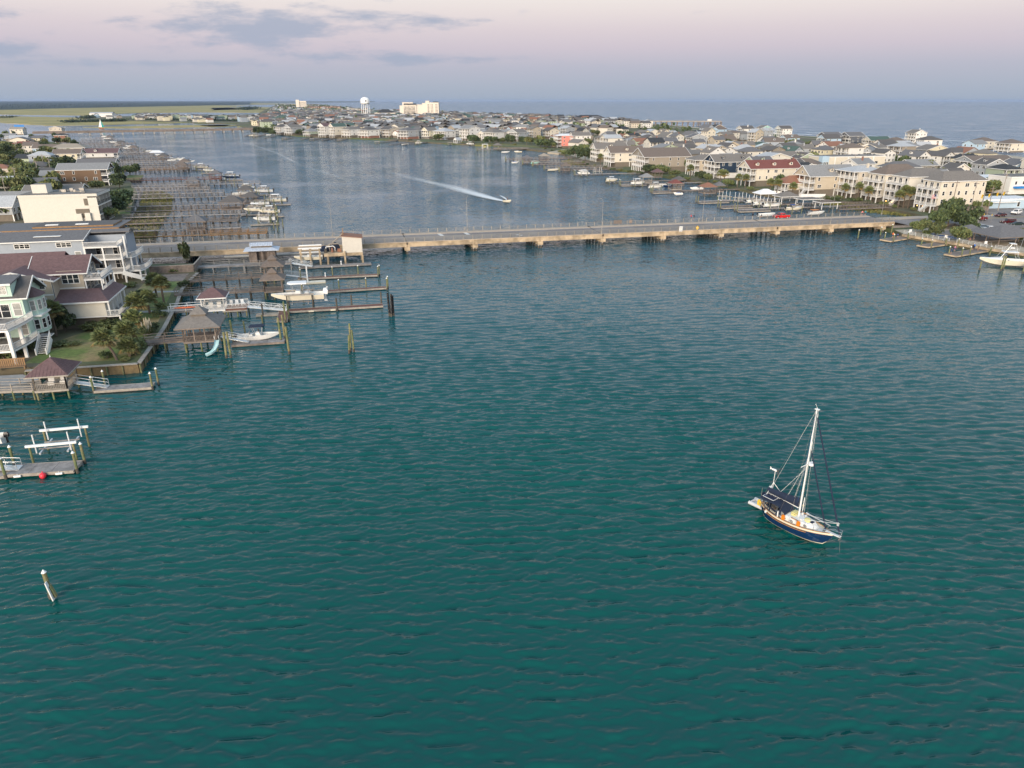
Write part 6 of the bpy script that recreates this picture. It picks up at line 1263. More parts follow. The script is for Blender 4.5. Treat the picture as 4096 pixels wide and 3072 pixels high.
def palm_crown(seed, n=54, dry=.3):
 r = random.Random(seed); mb = MB()
 for i in range(n):
  a = i*2.399+r.uniform(-.3,.3); el = R(-38+125*(i/n)**.8+r.uniform(-8,8)); L_ = r.uniform(.8, 1.05); d0 = Vector((math.cos(el)*math.cos(a), math.cos(el)*math.sin(a), math.sin(el))); mat = 'leaf_dry' if i < n*.14 and r.random() < .8 else ('leaf_light' if r.random() < .2 else 'leaf_palm')
  hub = d0*.46*L_+Vector((0,0,.08)); side = Vector((-math.sin(a), math.cos(a), 0)); mb.tube((0,0,0), hub, .014, .009, mat, 3, False)
  for j in range(11):
   f = (j-5)/5; d = (d0*math.cos(f*1.35)+side*math.sin(f*1.35)).normalized(); ln = .56*L_*(1-.2*abs(f)); mid = hub+d*ln*.55; tip = hub+d*ln+Vector((0,0,-.20*ln)); up_ = d0.cross(side); w = (side*math.cos(f*1.35)-d0*math.sin(f*1.35))*.055+up_*.02*(-1)**j
   mb.poly([hub, mid-w, tip, mid+w], mat)
 return mb.mesh('crown')
PALMS = [palm_crown(70+i) for i in range(3)]
def palm(label, x, y, z, h, w=3.2, lean=(0,0), group='palmetto palms', name='palm_tree'):
 t = thing(name, label, 'palm tree', (x, y, z), random.uniform(0, 6.28), group); m = MB(); tx, ty = lean; pts = [(0,0,-.2),(tx*.25,ty*.25,h*.35),(tx*.6,ty*.6,h*.7),(tx,ty,h)]
 for a, b, r0, r1 in zip(pts, pts[1:], (.24,.20,.19), (.20,.19,.21)): m.tube(a, b, r0, r1, 'bark', 7)
 m.obj('trunk', t); inst('crown', random.choice(PALMS), t, (tx,ty,h-.1), scale=w/2); return t
def tw(label, e, n, h, w, kind=None, z=1.5, **k): x, y = W(e, n); return tree(label, x, y, z, h, w, kind, **k)
def sw(label, e, n, h, w, kind=1, z=1.5, **k): x, y = W(e, n); return shrub(label, x, y, z, h, w, kind, **k)
def pw(label, e, n, h, w=3.2, lean=(0,0), z=1.5, **k): x, y = W(e, n); return palm(label, x, y, z, h, w, lean, **k)
def up(u, v, z): return Lc(*P(u, v, z))
# left foreground garden
e, n = up(228,1345,1.5); pw('palmetto by the corner of the mint house', e, n, 4.6, 4.6, group=None)
e, n = up(286,1340,1.5); tw('round dark evergreen beside the tan house, right of the corner palmetto', e-1.5, n+2, 5.2, 4.4, 0, group=None)
e, n = up(470,1440,1.5); pw('leaning palmetto at the lawn corner', e, n, 3.4, 4.4, (-1.6,.8), group=None)
e, n = up(520,1425,1.5); pw('low bushy palmetto right of the leaning one', e, n, 1.6, 4.0, group=None)
e, n = up(505,1380,1.5); pw('broad palmetto behind the leaning one', e, n, 2.2, 4.8, (.3,.2), group=None)
e, n = up(560,1290,1.5); pw('tall leafy palmetto cluster in front of the tan house porch', e, n, 3.6, 5.2, group=None)
e, n = up(545,1330,1.5); pw('lower palmetto in front of the tan house porch', e, n, 2.4, 4.6, group=None)
e, n = up(600,1255,1.5); pw('palmetto right of the tan house porch', e, n, 3.0, 4.4, group=None)
e, n = up(628,1190,1.5); pw('left palmetto of the pair behind the white dock', e, n, 3.6, 4.2, group=None)
e, n = up(657,1215,1.5); pw('right palmetto of the pair behind the white dock', e, n, 4.2, 4.2, group=None)
for i, (u, v, h, w, k, lb) in enumerate(((380,1320,1.6,5.0,1,'clipped hedge below the tan house wall'),(430,1318,1.8,5.0,1,'hedge right of the clipped hedge below the tan house'),(490,1310,1.7,4.0,0,'dark hedge below the tan house porch'),(245,1385,.8,4.2,1,'low juniper mat on the lawn by the white stair'),(290,1378,.7,3.6,1,'second low juniper mat on the lawn'),(430,1432,1.3,2.4,0,'dark shrub on the lawn left of the leaning palmetto'),(20,1440,2.6,4.0,1,'leafy shrub under the mint house deck at the left edge'),(65,1420,2.0,3.0,0,'shrub behind the mint house deck posts'),(130,1400,1.9,2.4,0,'round shrub left of the white stair'),(500,1445,.7,1.8,2,'small bright shrub by the bulkhead corner'),(560,1395,2.0,3.6,1,'shrub at the foot of the gazebo walkway'),(545,1420,1.5,2.6,1,'shrub beside the low bushy palmetto'),
  (600,1330,1.8,3.4,0,'dark shrub behind the pampas grass'),(640,1270,1.6,2.6,0,'dark shrub by the white dock'),(650,1235,1.4,3.0,1,'shrub by the paved path'),(560,1215,1.4,3.0,1,'shrub at the grey house steps'),(660,1150,1.2,3.0,1,'shrub by the fifth dock'),(640,1085,1.3,4.6,2,'light shrubs along the boarded pit'),(700,1090,1.2,3.6,1,'shrub by the retaining wall'),(735,1145,1.4,2.6,0,'dark shrub at the sea wall by the fourth dock'),(520,1150,1.2,4,1,'shrubs below the grey house'),(555,1180,1.2,2.4,0,'dark shrub behind the palmetto pair'))):
 e, n = up(u, v, 1.5); sw(lb, e, n, h, w, k, group=None)
e, n = up(597,1340,1.5)
t = thing('pampas_grass', 'pampas grass with cream plumes by the sea wall', 'grass clump', W(e, n)+(1.5,), ANG); m = MB(); r_ = random.Random(2)
for i in range(220):
 a = r_.uniform(0,6.28); l = r_.uniform(.8,1.7); d = r_.uniform(.3,1.1); m.poly([(0.1*math.cos(a),.1*math.sin(a),0),(d*.5*math.cos(a)-.03,d*.5*math.sin(a),l*.75),(d*1.3*math.cos(a),d*1.3*math.sin(a),l*.7),(d*.5*math.cos(a)+.03,d*.5*math.sin(a),l*.72)],'leaf_light')
m.obj('leaves', t)
for i in range(16):
 a = r_.uniform(0,6.28); d = r_.uniform(.2,1.2); h = r_.uniform(2.0,2.9); m = MB(); m.tube((d*.4*math.cos(a),d*.4*math.sin(a),.5),(d*math.cos(a),d*math.sin(a),h-.6),.02,.015,'plume',4); m.loft([[(d*math.cos(a)+q*math.cos(k*1.57),d*math.sin(a)+q*math.sin(k*1.57),zz) for k in range(4)] for q, zz in ((.03,h-.8),(.13,h-.4),(.02,h+.2))],'plume'); m.obj('plume', t)
e, n = up(748,1040,2.5); tw('thin upright young tree growing beside the causeway', e, n, 6.0, 3.4, 1, group=None, small=True)
# trees by the left docks and among the left houses
for i, (u, v, h, w, k, lb) in enumerate(((450,860,7,11,0,'large dark tree right of the white hotel'),(490,835,7,11,2,'dark tree behind the white hotel balconies'),(435,880,5,8,1,'low tree at the corner of the white hotel'),(480,752,7,9,0,'dark tree by the brown shingle house'),(520,700,6,9,1,'tree right of the shingle house lawn'),(545,690,5,7,0,'shrubby tree on the point by the docks'),(460,715,8,9,2,'dark tree beside the brown house balcony'),(390,760,5,9,1,'hedge tree below the shingle house'),(250,705,7,12,2,'dark tree left of the shingle house'),(215,690,6,9,0,'dark tree by the poles left of the shingle house'),
  (110,700,8,13,1,'broad tree in the left gardens'),(60,650,8,13,0,'dark tree in the upper left gardens'),(20,620,8,12,2,'dark tree at the left edge'),(140,640,7,10,1,'tree among the utility poles'),(185,620,7,9,0,'dark tree below the red roof'),(40,760,7,12,1,'tree at the left edge by the pale roofs'),(100,790,6,10,1,'olive tree above the grey gable roofs'),(20,880,6,12,1,'green tree behind the modern house at the left edge'),(160,760,6,9,2,'dark tree between the pale roofs and the poles'),(75,700,6,8,0,'dark tree beside the pale roofs'),(200,770,5,10,1,'low olive trees above the hotel'),
  (230,575,6,12,0,'dark tree line by the far left houses'),(170,600,7,10,2,'dark tree right of the red roof'),(300,585,6,9,0,'tree by the point houses'),(120,560,5,9,0,'dark tree left of the tan roofs'),(60,540,5,9,2,'small dark tree by the blue tarp'),(10,560,6,10,0,'dark tree at the left edge by the marsh'),(265,600,5,8,1,'tree above the yellow house'))):
 x, y = P(u, v, 1.5); tree(lb, x, y, 1.5, h, w, k, group=None)
# ================================================================== THE SAILING BOAT
def sailboat():
 bow = Vector(P(3330,2144.5,1.25)); st = Vector(P(3045,2010,1.1)); d = (bow-st); LOA = d.length; mid = (bow+st)/2; a = math.atan2(d.y, d.x)
 t = thing('sailing_yacht', 'navy blue cutter-rigged sailing yacht with cream deck anchored in the near water', 'sailing yacht', (mid.x, mid.y, 0), a)
 N = 22; L2 = LOA/2; B = LOA*.315
 def sta(s):
  x = -L2+LOA*s
  b = B/2*max(.02, (1-abs((s-.46)/.54)**2.3) if s > .46 else (1-abs((s-.46)/.46)**2.6*.98)); zs = .92+.55*max(0, s-.35)**1.7*2.2/1.0*.62+.12*max(0,.35-s)
  over_b = max(0, (s-.84)/.16); over_s = max(0, (.13-s)/.13); wl = b*(1-over_b**1.2)*(1-over_s**1.1*.95)
  return x, b, zs, wl, over_b, over_s
 secs = []
 for i in range(N+1):
  s = i/N; x, b, zs, wl, ob, os_ = sta(s); zb = -.5+(.95*ob**1.2+.0)*(zs*.9+.5)+os_**1.3*(zs*.75+.5); wl = max(wl, .012)
  zm = max(zb+.02, .08); secs.append([(x,-b,zs),(x,-(b*.6+wl*.4)-.0,zs*.55+zm*.45),(x,-max(.01,wl*.93),max(zb+.01,.16)),(x,-max(.008,wl*.85),max(zb+.005,.05)),(x,0,zb),(x,max(.008,wl*.85),max(zb+.005,.05)),(x,max(.01,wl*.93),max(zb+.01,.16)),(x,(b*.6+wl*.4),zs*.55+zm*.45),(x,b,zs)])
 m = MB()
 for i in range(N):
  for j in range(8):
   k = 'hull_navy' if j in (0,1,6,7) else ('hull_cream' if j in (2,5) else 'darkred'); m.poly([secs[i][j], secs[i+1][j], secs[i+1][j+1], secs[i][j+1]][::-1], k)
 hull = m.obj('hull', t, smooth=False)
 # bulwark band (cream), rub rails, cap rail
 def side(s, dz, off=0.0):
  x, b, zs, wl, ob, os_ = sta(s); return (x, b+off, zs+dz)
 for sg_ in (-1, 1):
  m = MB(); q0 = [side(i/N,0,.004) for i in range(N+1)]; q1 = [side(i/N,.22,.0) for i in range(N+1)]
  for i in range(N): pts = [(q0[i][0],sg_*q0[i][1],q0[i][2]),(q0[i+1][0],sg_*q0[i+1][1],q0[i+1][2]),(q1[i+1][0],sg_*q1[i+1][1],q1[i+1][2]),(q1[i][0],sg_*q1[i][1],q1[i][2])]; m.poly(pts if sg_ < 0 else pts[::-1],'hull_cream')
  for i in range(N): a0, b0 = q1[i], q1[i+1]; pts = [(a0[0],sg_*(a0[1]-.06),a0[2]),(b0[0],sg_*(b0[1]-.06),b0[2]),(b0[0],sg_*(b0[1]-.06),b0[2]-.22),(a0[0],sg_*(a0[1]-.06),a0[2]-.22)]; m.poly(pts,'hull_cream')
  m.obj('bulwark', t)
  m = MB()
  for i in range(N): a0, b0 = q1[i], q1[i+1]; m.beam((a0[0],sg_*(a0[1]-.03),a0[2]+.015),(b0[0],sg_*(b0[1]-.03),b0[2]+.015),.11,.04,'teak' if i % 1 == 0 else 'teak')
  m.obj('cap_rail', t)
  m = MB()
  for i in range(2, N-6): a0, b0 = side(i/N,-.12,.02), side((i+1)/N,-.12,.02); m.beam((a0[0],sg_*a0[1],a0[2]),(b0[0],sg_*b0[1],b0[2]),.05,.06,'teak'); a1, b1 = side(i/N,-.04,.012), side((i+1)/N,-.04,.012); m.beam((a1[0],sg_*a1[1],a1[2]),(b1[0],sg_*b1[1],b1[2]),.02,.05,'furn_dark')
  m.obj('rub_rail', t)
  m = MB()
  for i in range(1, N-1): a0, b0 = side(i/N,.03,.006), side((i+1)/N,.03,.006); m.beam((a0[0],sg_*a0[1],a0[2]),(b0[0],sg_*b0[1],b0[2]),.02,.03,'teak')
  m.obj('sheer_stripe', t)
 m = MB()
 for i in range(N): a0, b0 = side(i/N,.02,-.05), side((i+1)/N,.02,-.05); m.poly([(a0[0],-a0[1],a0[2]),(b0[0],-b0[1],b0[2]),(b0[0],b0[1],b0[2]),(a0[0],a0[1],a0[2])],'gelcoat')
 m.obj('deck', t)
 # coachroof
 def zdk(x): s = (x+L2)/LOA; return sta(s)[2]
 X = lambda f: -L2+LOA*f
 m = MB(); rings = []
 for f, w, h in ((.36,.95,.62),(.42,1.0,.64),(.60,.92,.60),(.72,.66,.55),(.80,.34,.16)):
  x = X(f); z = zdk(x); rings.append([(x,-w,z),(x,-w*.94,z+h*.8),(x,-w*.78,z+h),(x,0,z+h+.05),(x,w*.78,z+h),(x,w*.94,z+h*.8),(x,w,z)])
 m.loft(rings,'gelcoat'); m.obj('coachroof', t)
 for f in (.42,.52,.61,.69):
  for s in (-1, 1):
   x = X(f); z = zdk(x)+.36; w = 1.0 if f < .6 else (.93 if f < .65 else .80); mm = MB(); rr = .12
   for k in range(12): p, q = 2*math.pi*k/12, 2*math.pi*(k+1)/12; mm.beam((x+1.45*rr*math.cos(p),s*w,z+rr*math.sin(p)),(x+1.45*rr*math.cos(q),s*w,z+rr*math.sin(q)),.03,.03,'steel')
   o = mm.obj('porthole', t); mm = MB(); mm.poly([(x+1.4*rr*math.cos(2*math.pi*k/12),s*(w+.0),z+rr*math.sin(2*math.pi*k/12)) for k in range(12)][::(1 if s < 0 else -1)],'glass_pale'); mm.obj('pane', o)
 zc = zdk(X(.66))+.62
 MB().box(X(.70),-.28,zc-.06,X(.745),.28,zc+.02,'trim').obj('hatch_frame', t); MB().box(X(.703),-.24,zc+.021,X(.742),.24,zc+.04,'canvas_navy').obj('hatch', t)
 MB().dome(X(.655),.05,zc-.02,.32,.36,.22,'pale_yellow',10,4).dome(X(.675),-.15,zc-.02,.28,.25,.18,'pale_yellow',8,4).obj('sail_bag', t)
 m = MB(); m.box(X(.46),-.42,zc-.02,X(.51),.3,zc+.32,'pale_yellow'); m.box(X(.46)-.01,-.43,zc+.2,X(.51)+.01,.31,zc+.23,'furn_dark'); m.obj('life_raft', t)
 for x, y in ((X(.60),-.45),(X(.60),.45),(X(.54),.6)): MB().tube((x,y,zc-.05),(x,y,zc+.14),.07,.11,'trim',8).obj('vent', t)
 MB().box(X(.50),-.9,zc-.04,X(.60),-.86,zc+.06,'teak').box(X(.50),.86,zc-.04,X(.60),.9,zc+.06,'teak').obj('grab_rail', t)
 # cockpit, weather cloths with the name, dodger, bimini with solar panels
 m = MB(); m.box(X(.13),-.85,.75,X(.355),.85,1.0,'gelcoat'); m.obj('cockpit', t)
 for sg_ in (-1, 1):
  m = MB(); qs = [side(f,.24,-.04) for f in (.08,.14,.2,.26,.32)]
  for p, q in zip(qs, qs[1:]): m.poly([(p[0],sg_*p[1],p[2]),(q[0],sg_*q[1],q[2]),(q[0],sg_*(q[1]-.02),q[2]+.52),(p[0],sg_*(p[1]-.02),p[2]+.52)][::(1 if sg_ < 0 else -1)],'canvas_navy'); m.poly([(p[0],sg_*(p[1]-.012),p[2]),(p[0],sg_*(p[1]-.032),p[2]+.52),(q[0],sg_*(q[1]-.032),q[2]+.52),(q[0],sg_*(q[1]-.012),q[2])][::(1 if sg_ < 0 else -1)],'canvas_navy')
  wc = m.obj('weather_cloth', t)
  # letters follow the cloth one by one
  body = 'RUM & TONIC'; n = len(body)
  for i, ch in enumerate(body):
   if ch == ' ': continue
   f = (.105+.19*i/(n-1)) if sg_ < 0 else (.105+.19*(n-1-i)/(n-1)); p = Vector(side(f,.49,-.045)); q = Vector(side(f+.01,.49,-.045)); aa = math.atan2(q.y-p.y, q.x-p.x)
   o = inst('letter', cached(('L', ch), lambda: text_mesh('letter', ch, .30, 'hull_cream', .006)), wc, (p.x, sg_*(p.y+.03), p.z))
   o.rotation_euler = (R(90), 0, -aa if sg_ < 0 else math.pi+aa)
 m = MB(); rings = []
 for f, w, z in ((.325,.9,2.05),(.36,.95,2.02),(.40,.92,1.75),(.43,.86,1.55)):
  x = X(f); rings.append([(x,-w,1.35),(x,-w*.9,z-.1),(x,-w*.6,z),(x,w*.6,z),(x,w*.9,z-.1),(x,w,1.35)])
 m.loft(rings,'canvas_navy',False,False); m.obj('dodger', t)
 for s in (-1, 1):
  MB().poly([(X(.365),s*.965,1.42),(X(.405),s*.94,1.42),(X(.40),s*.89,1.7),(X(.365),s*.92,1.82)],'glass_pale').obj('dodger_window', t); MB().poly([(X(.434),s*.12,1.36),(X(.434),s*.75,1.36),(X(.418),s*.62,1.66),(X(.418),s*.12,1.69)],'glass_pale').obj('dodger_window', t)
 m = MB(); rings = []
 for f in (.05,.12,.2,.265,.325): x = X(f); rings.append([(x,-1.0,2.22),(x,-.98,2.36),(x,-.5,2.5),(x,.5,2.5),(x,.98,2.36),(x,1.0,2.22),(x,.9,2.3),(x,-.9,2.3)])
 m.loft(rings,'canvas_navy'); m.obj('bimini', t)
 m = MB(); rings = [[(X(.325),-.95,2.32),(X(.325),.95,2.32),(X(.325),.95,2.3),(X(.325),-.95,2.3)],[(X(.40),-.85,1.75),(X(.40),.85,1.75),(X(.40),.85,1.73),(X(.40),-.85,1.73)]]; m.loft(rings,'canvas_navy'); m.obj('canvas_link', t)
 for y0 in (-.93,.03):
  m = MB(); m.box(X(.075),y0,2.53,X(.235),y0+.9,2.56,'trim'); o = m.obj('solar_panel', t); MB().box(X(.08),y0+.05,2.562,X(.23),y0+.85,2.57,'solar').obj('cells', o)
 m = MB()
 for f in (.07,.19,.31):
  for s in (-1, 1): m.tube((X(f),s*.95,1.1),(X(f),s*.98,2.25),.02,.02,'steel',5)
 m.obj('bimini_frame', t)
 MB().box(X(.17),-.25,1.0,X(.2),.25,1.55,'teak').tube((X(.205),-.3,1.55),(X(.205),.3,1.55),.28,.28,'steel',12).obj('wheel_pedestal', t)
 for x, y, k in ((X(.13),-.5,'canvas_navy'),(X(.10),.4,'canvas_navy'),(X(.22),-.6,'teak'),(X(.25),.5,'canvas_navy')): MB().dome(x,y,1.0,.3,.25,.42,k,8,4).obj('cushion_bundle', t)
 # mast, boom with stacked navy sail cover, spreaders, radar
 mx = X(.535); zt = 13.2
 MB().tube((mx,0,1.3),(mx-.05,0,zt),.08,.06,'white_paint',10).obj('mast', t)
 MB().box(mx-.2,-.12,zt,mx+.2,.12,zt+.08,'white_paint').tube((mx,.08,zt),(mx-.3,.08,zt+.5),.012,.012,'steel',4).tube((mx-.1,-.05,zt),(mx-.1,-.05,zt+.35),.02,.02,'steel',4).obj('masthead', t)
 m = MB(); m.tube((mx-.15,0,2.5),(mx-3.6,0,2.75),.07,.06,'white_paint',8); m.obj('boom', t)
 m = MB(); rings = []
 for i in range(9): f = i/8; x = mx-.2-3.5*f; z = 2.72+.1*f; h = .85-.5*f; rings.append([(x,-.1,z-.12),(x,-.17,z+h*.3),(x,-.05,z+h),(x,.05,z+h),(x,.17,z+h*.3),(x,.1,z-.12)])
 m.loft(rings,'canvas_navy'); sc_ = m.obj('sail_cover', t)
 for i in range(6): x = mx-.7-.5*i; MB().box(x-.015,-.19,2.6,x+.015,.19,2.66,'trim').obj('tie', sc_)
 zsp = 7.4; MB().tube((mx-.02,-1.05,zsp+.05),(mx-.02,1.05,zsp+.05),.04,.04,'white_paint',6).obj('spreader', t); MB().cyl(mx+.35,0,zsp+.1,zsp+.34,.28,.26,'white_paint',12).box(mx+.1,-.05,zsp+.02,mx+.4,.05,zsp+.1,'white_paint').obj('radar_dome', t)
 MB().box(mx-.12,-.05,zsp-.02,mx+.1,.05,zsp+.12,'steel').obj('spreader_bracket', t)
 def wire(a, b, r=.0055, k='galv', nm='stay'): MB().tube(a, b, r, r, k, 4, False).obj(nm, t)
 ctop = (mx-.05,0,zt); bx = L2+.75
 wire((mx-.02,0,zt-.1),(-L2-.05,0,1.6)); 
 for s in (-1, 1):
  yb = sta(.53)[1]*.97
  wire(ctop,(mx-.02,s*1.05,zsp+.05),nm='shroud'); wire((mx-.02,s*1.05,zsp+.05),(mx-.1,s*yb,1.2),nm='shroud'); wire((mx,0,zsp),(mx+.35,s*yb,1.2),nm='shroud'); wire((mx,0,zsp),(mx-.5,s*yb,1.2),nm='shroud'); wire((mx,0,9.3),(mx-1.6,s*sta(.36)[1]*.97,1.15),nm='running_backstay')
  for q in (.6,1.2,1.9): wire((mx,s*.1,9.0-q),(mx-q*1.3,s*.05,3.0),.008,'trim','lazy_jack')
 wire((mx,-.1,zt-.4),(mx-.3,-.12,2.0),.012,'hull_blue','halyard'); wire((mx+.1,.1,zt-.4),(mx+.35,.3,1.6),.01,'trim','halyard'); wire((mx-2.6,-.1,2.6),(X(.36),-.8,1.4),.015,'hull_blue','sheet'); wire((mx+.14,-.05,zt-.6),(mx+.15,-.1,1.7),.01,'trim','halyard'); wire((mx-3.5,0,2.8),ctop,.01,'trim','topping_lift')
 # furled headsails
 MB().tube((L2+.62,0,1.75),(mx+.15,0,zt-.75),.085,.06,'canvas_navy',7).obj('furled_jib', t); MB().tube((mx+.15,0,zt-.75),(mx+.08,0,zt-.1),.02,.02,'trim',5).obj('jib_halyard', t)
 MB().tube((X(.90),0,1.65),(mx+.12,0,9.0),.075,.055,'canvas_navy',7).obj('furled_staysail', t); MB().tube((mx+.12,0,9.0),(mx+.06,0,9.9),.03,.03,'trim',5).obj('staysail_halyard', t)
 for i in range(3): z = 2.6+i*.12; f = (z-1.75)/(zt-2.5); x = L2+.62+(mx+.15-L2-.62)*f; MB().cyl(x,0,z,z+.05,.11,.11,'trim',8).obj('sheet_coil', t)
 wire((L2+.45,0,2.85),(mx+.4,-.7,1.75),.02,'trim','sheet'); wire((L2+.45,0,2.85),(mx+.4,.7,1.75),.02,'trim','sheet')
 # bowsprit platform, pulpit, anchor, lifelines, pushpit
 zb = zdk(L2*.98)+.2; m = MB(); m.beam((L2-.7,0,zb),(bx,0,zb+.08),.32,.07,'trim'); m.obj('bowsprit', t)
 m = MB(); pts = [(X(.90),-sta(.90)[1]*.95,1.55+.2),(L2*.98,-.42,zb+.62),(bx,-.2,zb+.66),(bx+.06,0,zb+.67),(bx,.2,zb+.66),(L2*.98,.42,zb+.62),(X(.90),sta(.90)[1]*.95,1.75)]; m.pipe(pts,.022,'steel',5); m.pipe([(p[0],p[1],p[2]-.3) for p in pts],.018,'steel',5)
 for p in pts[::2]: m.tube(p,(p[0]-.05,p[1]*.8,p[2]-.62),.02,.02,'steel',5)
 m.obj('pulpit', t)
 m = MB(); m.beam((bx-.15,.05,zb-.02),(bx-.75,.05,zb+.02),.06,.06,'galv'); m.beam((bx-.05,-.2,zb-.18),(bx-.05,.28,zb-.18),.05,.14,'galv'); m.obj('anchor', t); wire((bx-.02,0,zb-.1),(bx+.35,-.1,-.6),.009,'galv','anchor_chain'); wire((bx,0,zb),(L2-.6,0,.15),.012,'galv','bobstay')
 m = MB(); m.box(X(.88),-.12,1.34,X(.91),.12,1.55,'steel'); m.cyl(X(.875),.2,1.34,1.5,.07,.07,'furn_dark',8); m.obj('windlass', t)
 for sg_ in (-1, 1):
  fs = [.30,.40,.50,.60,.70,.80]; 
  for f in fs: p = side(f,.24,-.05); MB().tube((p[0],sg_*p[1],p[2]),(p[0],sg_*p[1],p[2]+.62),.016,.014,'steel',5).obj('stanchion', t)
  m = MB(); ps = [side(f,.86,-.05) for f in [.05]+fs+[.90]]
  for p, q in zip(ps, ps[1:]):
   for dz in (0,-.3): m.tube((p[0],sg_*p[1],p[2]+dz),(q[0],sg_*q[1],q[2]+dz),.009,.009,'steel',4)
  m.obj('lifeline', t)
 m = MB(); ps = [(X(.12),-sta(.12)[1]*.9,1.75),(-L2+.25,-.5,1.8),(-L2-.02,0,1.8),(-L2+.25,.5,1.8),(X(.12),sta(.12)[1]*.9,1.75)]; m.pipe(ps,.02,'steel',5); m.pipe([(p[0],p[1],p[2]-.32) for p in ps],.02,'steel',5)
 for p in ps: m.tube(p,(p[0],p[1]*.95,1.0),.018,.018,'steel',5)
 m.obj('pushpit', t)
 # stern arch pole with wind generator, antennas, horseshoe buoy, outboard, jerry cans, fender
 gx = -L2+.75; gz = 5.0; m = MB(); m.tube((gx,.45,1.2),(gx,.45,gz),.035,.03,'white_paint',7); m.tube((gx,.45,gz-1.3),(gx+1.25,.75,2.4),.025,.025,'white_paint',6); m.tube((gx,.45,gz-1.3),(gx-.1,-.55,2.3),.025,.025,'white_paint',6); m.obj('generator_pole', t)
 m = MB(); m.tube((gx-.38,.45,gz+.08),(gx+.25,.45,gz+.12),.09,.13,'white_paint',8); m.tube((gx+.25,.45,gz+.12),(gx+.4,.45,gz+.13),.13,.04,'furn_dark',8); m.poly([(gx-.36,.45,gz+.1),(gx-.62,.45,gz+.32),(gx-.62,.45,gz-.06)],'white_paint')
 for k in range(3): aa = k*2.09+.4; m.beam((gx+.34,.45,gz+.13),(gx+.36,.45+.55*math.cos(aa),gz+.13+.55*math.sin(aa)),.02,.09,'furn_dark')
 m.obj('wind_generator', t)
 MB().dome(gx-.3,.55,2.9,.2,.2,.2,'white_paint',8,4,True).tube((gx-.3,.55,1.4),(gx-.3,.55,2.8),.02,.02,'steel',5).obj('satellite_antenna', t); MB().dome(gx-.1,.3,2.65,.16,.1,.18,'orange',8,4,True).obj('life_buoy_light', t)
 MB().tube((-L2+.35,-.75,1.2),(-L2+.35,-.78,3.3),.025,.012,'wood_pale',5).obj('whip_antenna', t); MB().tube((-L2+.4,.2,1.2),(-L2+.5,.25,3.2),.02,.02,'white_paint',5).obj('flag_staff', t)
 m = MB(); pts = [(-L2+.02,-.66+.04*math.cos(q),1.55+.26*math.sin(q)) for q in ()]; 
 hp = [(-L2+.1+.0*k,-.70+.0,1.25) for k in ()]
 ys = [(-.16,1.15),(-.2,1.5),(-.12,1.72),(.12,1.72),(.2,1.5),(.16,1.15)]
 m.pipe([(-L2+.22+y*.8,-.72-y*.1,z) for y, z in ys],.1,'yellow',7); m.obj('horseshoe_buoy', t)
 em = MB().loft([[(-.25,-.16,.0),(.2,-.16,.0),(.2,.16,.0),(-.25,.16,.0)],[(-.28,-.17,.35),(.22,-.16,.4),(.22,.16,.4),(-.28,.17,.35)],[(-.15,-.1,.58),(.15,-.1,.56),(.15,.1,.56),(-.15,.1,.58)]],'canvas_navy').box(-.06,-.05,-.5,.08,.05,.01,'furn_dark'); em.obj('stowed_outboard', t, (-L2+.15,.1,1.75))
 for f in (.415,.62):
  p = side(f,.25,-.12); m = MB(); m.box(p[0]-.15,-p[1]-.1,p[2]+.02,p[0]+.15,-p[1]+.1,p[2]+.44,'orange'); m.box(p[0]-.08,-p[1]-.04,p[2]+.44,p[0]+.08,-p[1]+.04,p[2]+.52,'orange'); m.obj('jerry_can', t)
 p = side(.335,.2,-.06); MB().tube((p[0],-p[1],p[2]+.05),(p[0],-p[1],p[2]+.7),.06,.06,'white_paint',7).obj('fender', t)
 for s in (1,): MB().tube((X(.58),1.0,1.7),(X(.92),.55,1.85),.06,.05,'alu',8).tube((X(.56),1.05,1.68),(X(.60),.98,1.7),.08,.08,'white_paint',8).obj('spinnaker_pole', t)
 MB().tube((X(.50),1.1,1.3),(X(.50),1.1,3.2),.05,.04,'white_paint',6).dome(X(.50),1.1,2.3,.1,.1,.16,'hull_cream',6,3,True).obj('fishing_rod_rack', t)
 # dinghy astern
 dpos = Vector((-L2-.35, .95, 0)); wp = Matrix.Rotation(a,2) @ Vector((dpos.x, dpos.y)); g = thing('dinghy', 'grey inflatable dinghy trailing behind the sailing yacht', 'dinghy', (mid.x+wp.x, mid.y+wp.y, .22), a+R(2))
 m = MB(); pts = [(-1.3,-.55,0),(.4,-.55,.02),(1.0,-.35,.1),(1.25,0,.16),(1.0,.35,.1),(.4,.55,.02),(-1.3,.55,0)]; m.pipe(pts,.2,'dinghy',8); m.obj('tube', g); MB().box(-1.15,-.5,-.12,.9,.5,-.04,'dinghy').obj('floor', g); MB().box(-1.15,-.5,-.1,-1.05,.5,.22,'dinghy').obj('transom', g); MB().box(-.3,-.5,.1,-.05,.5,.16,'wood_pale').obj('thwart', g)
sailboat()
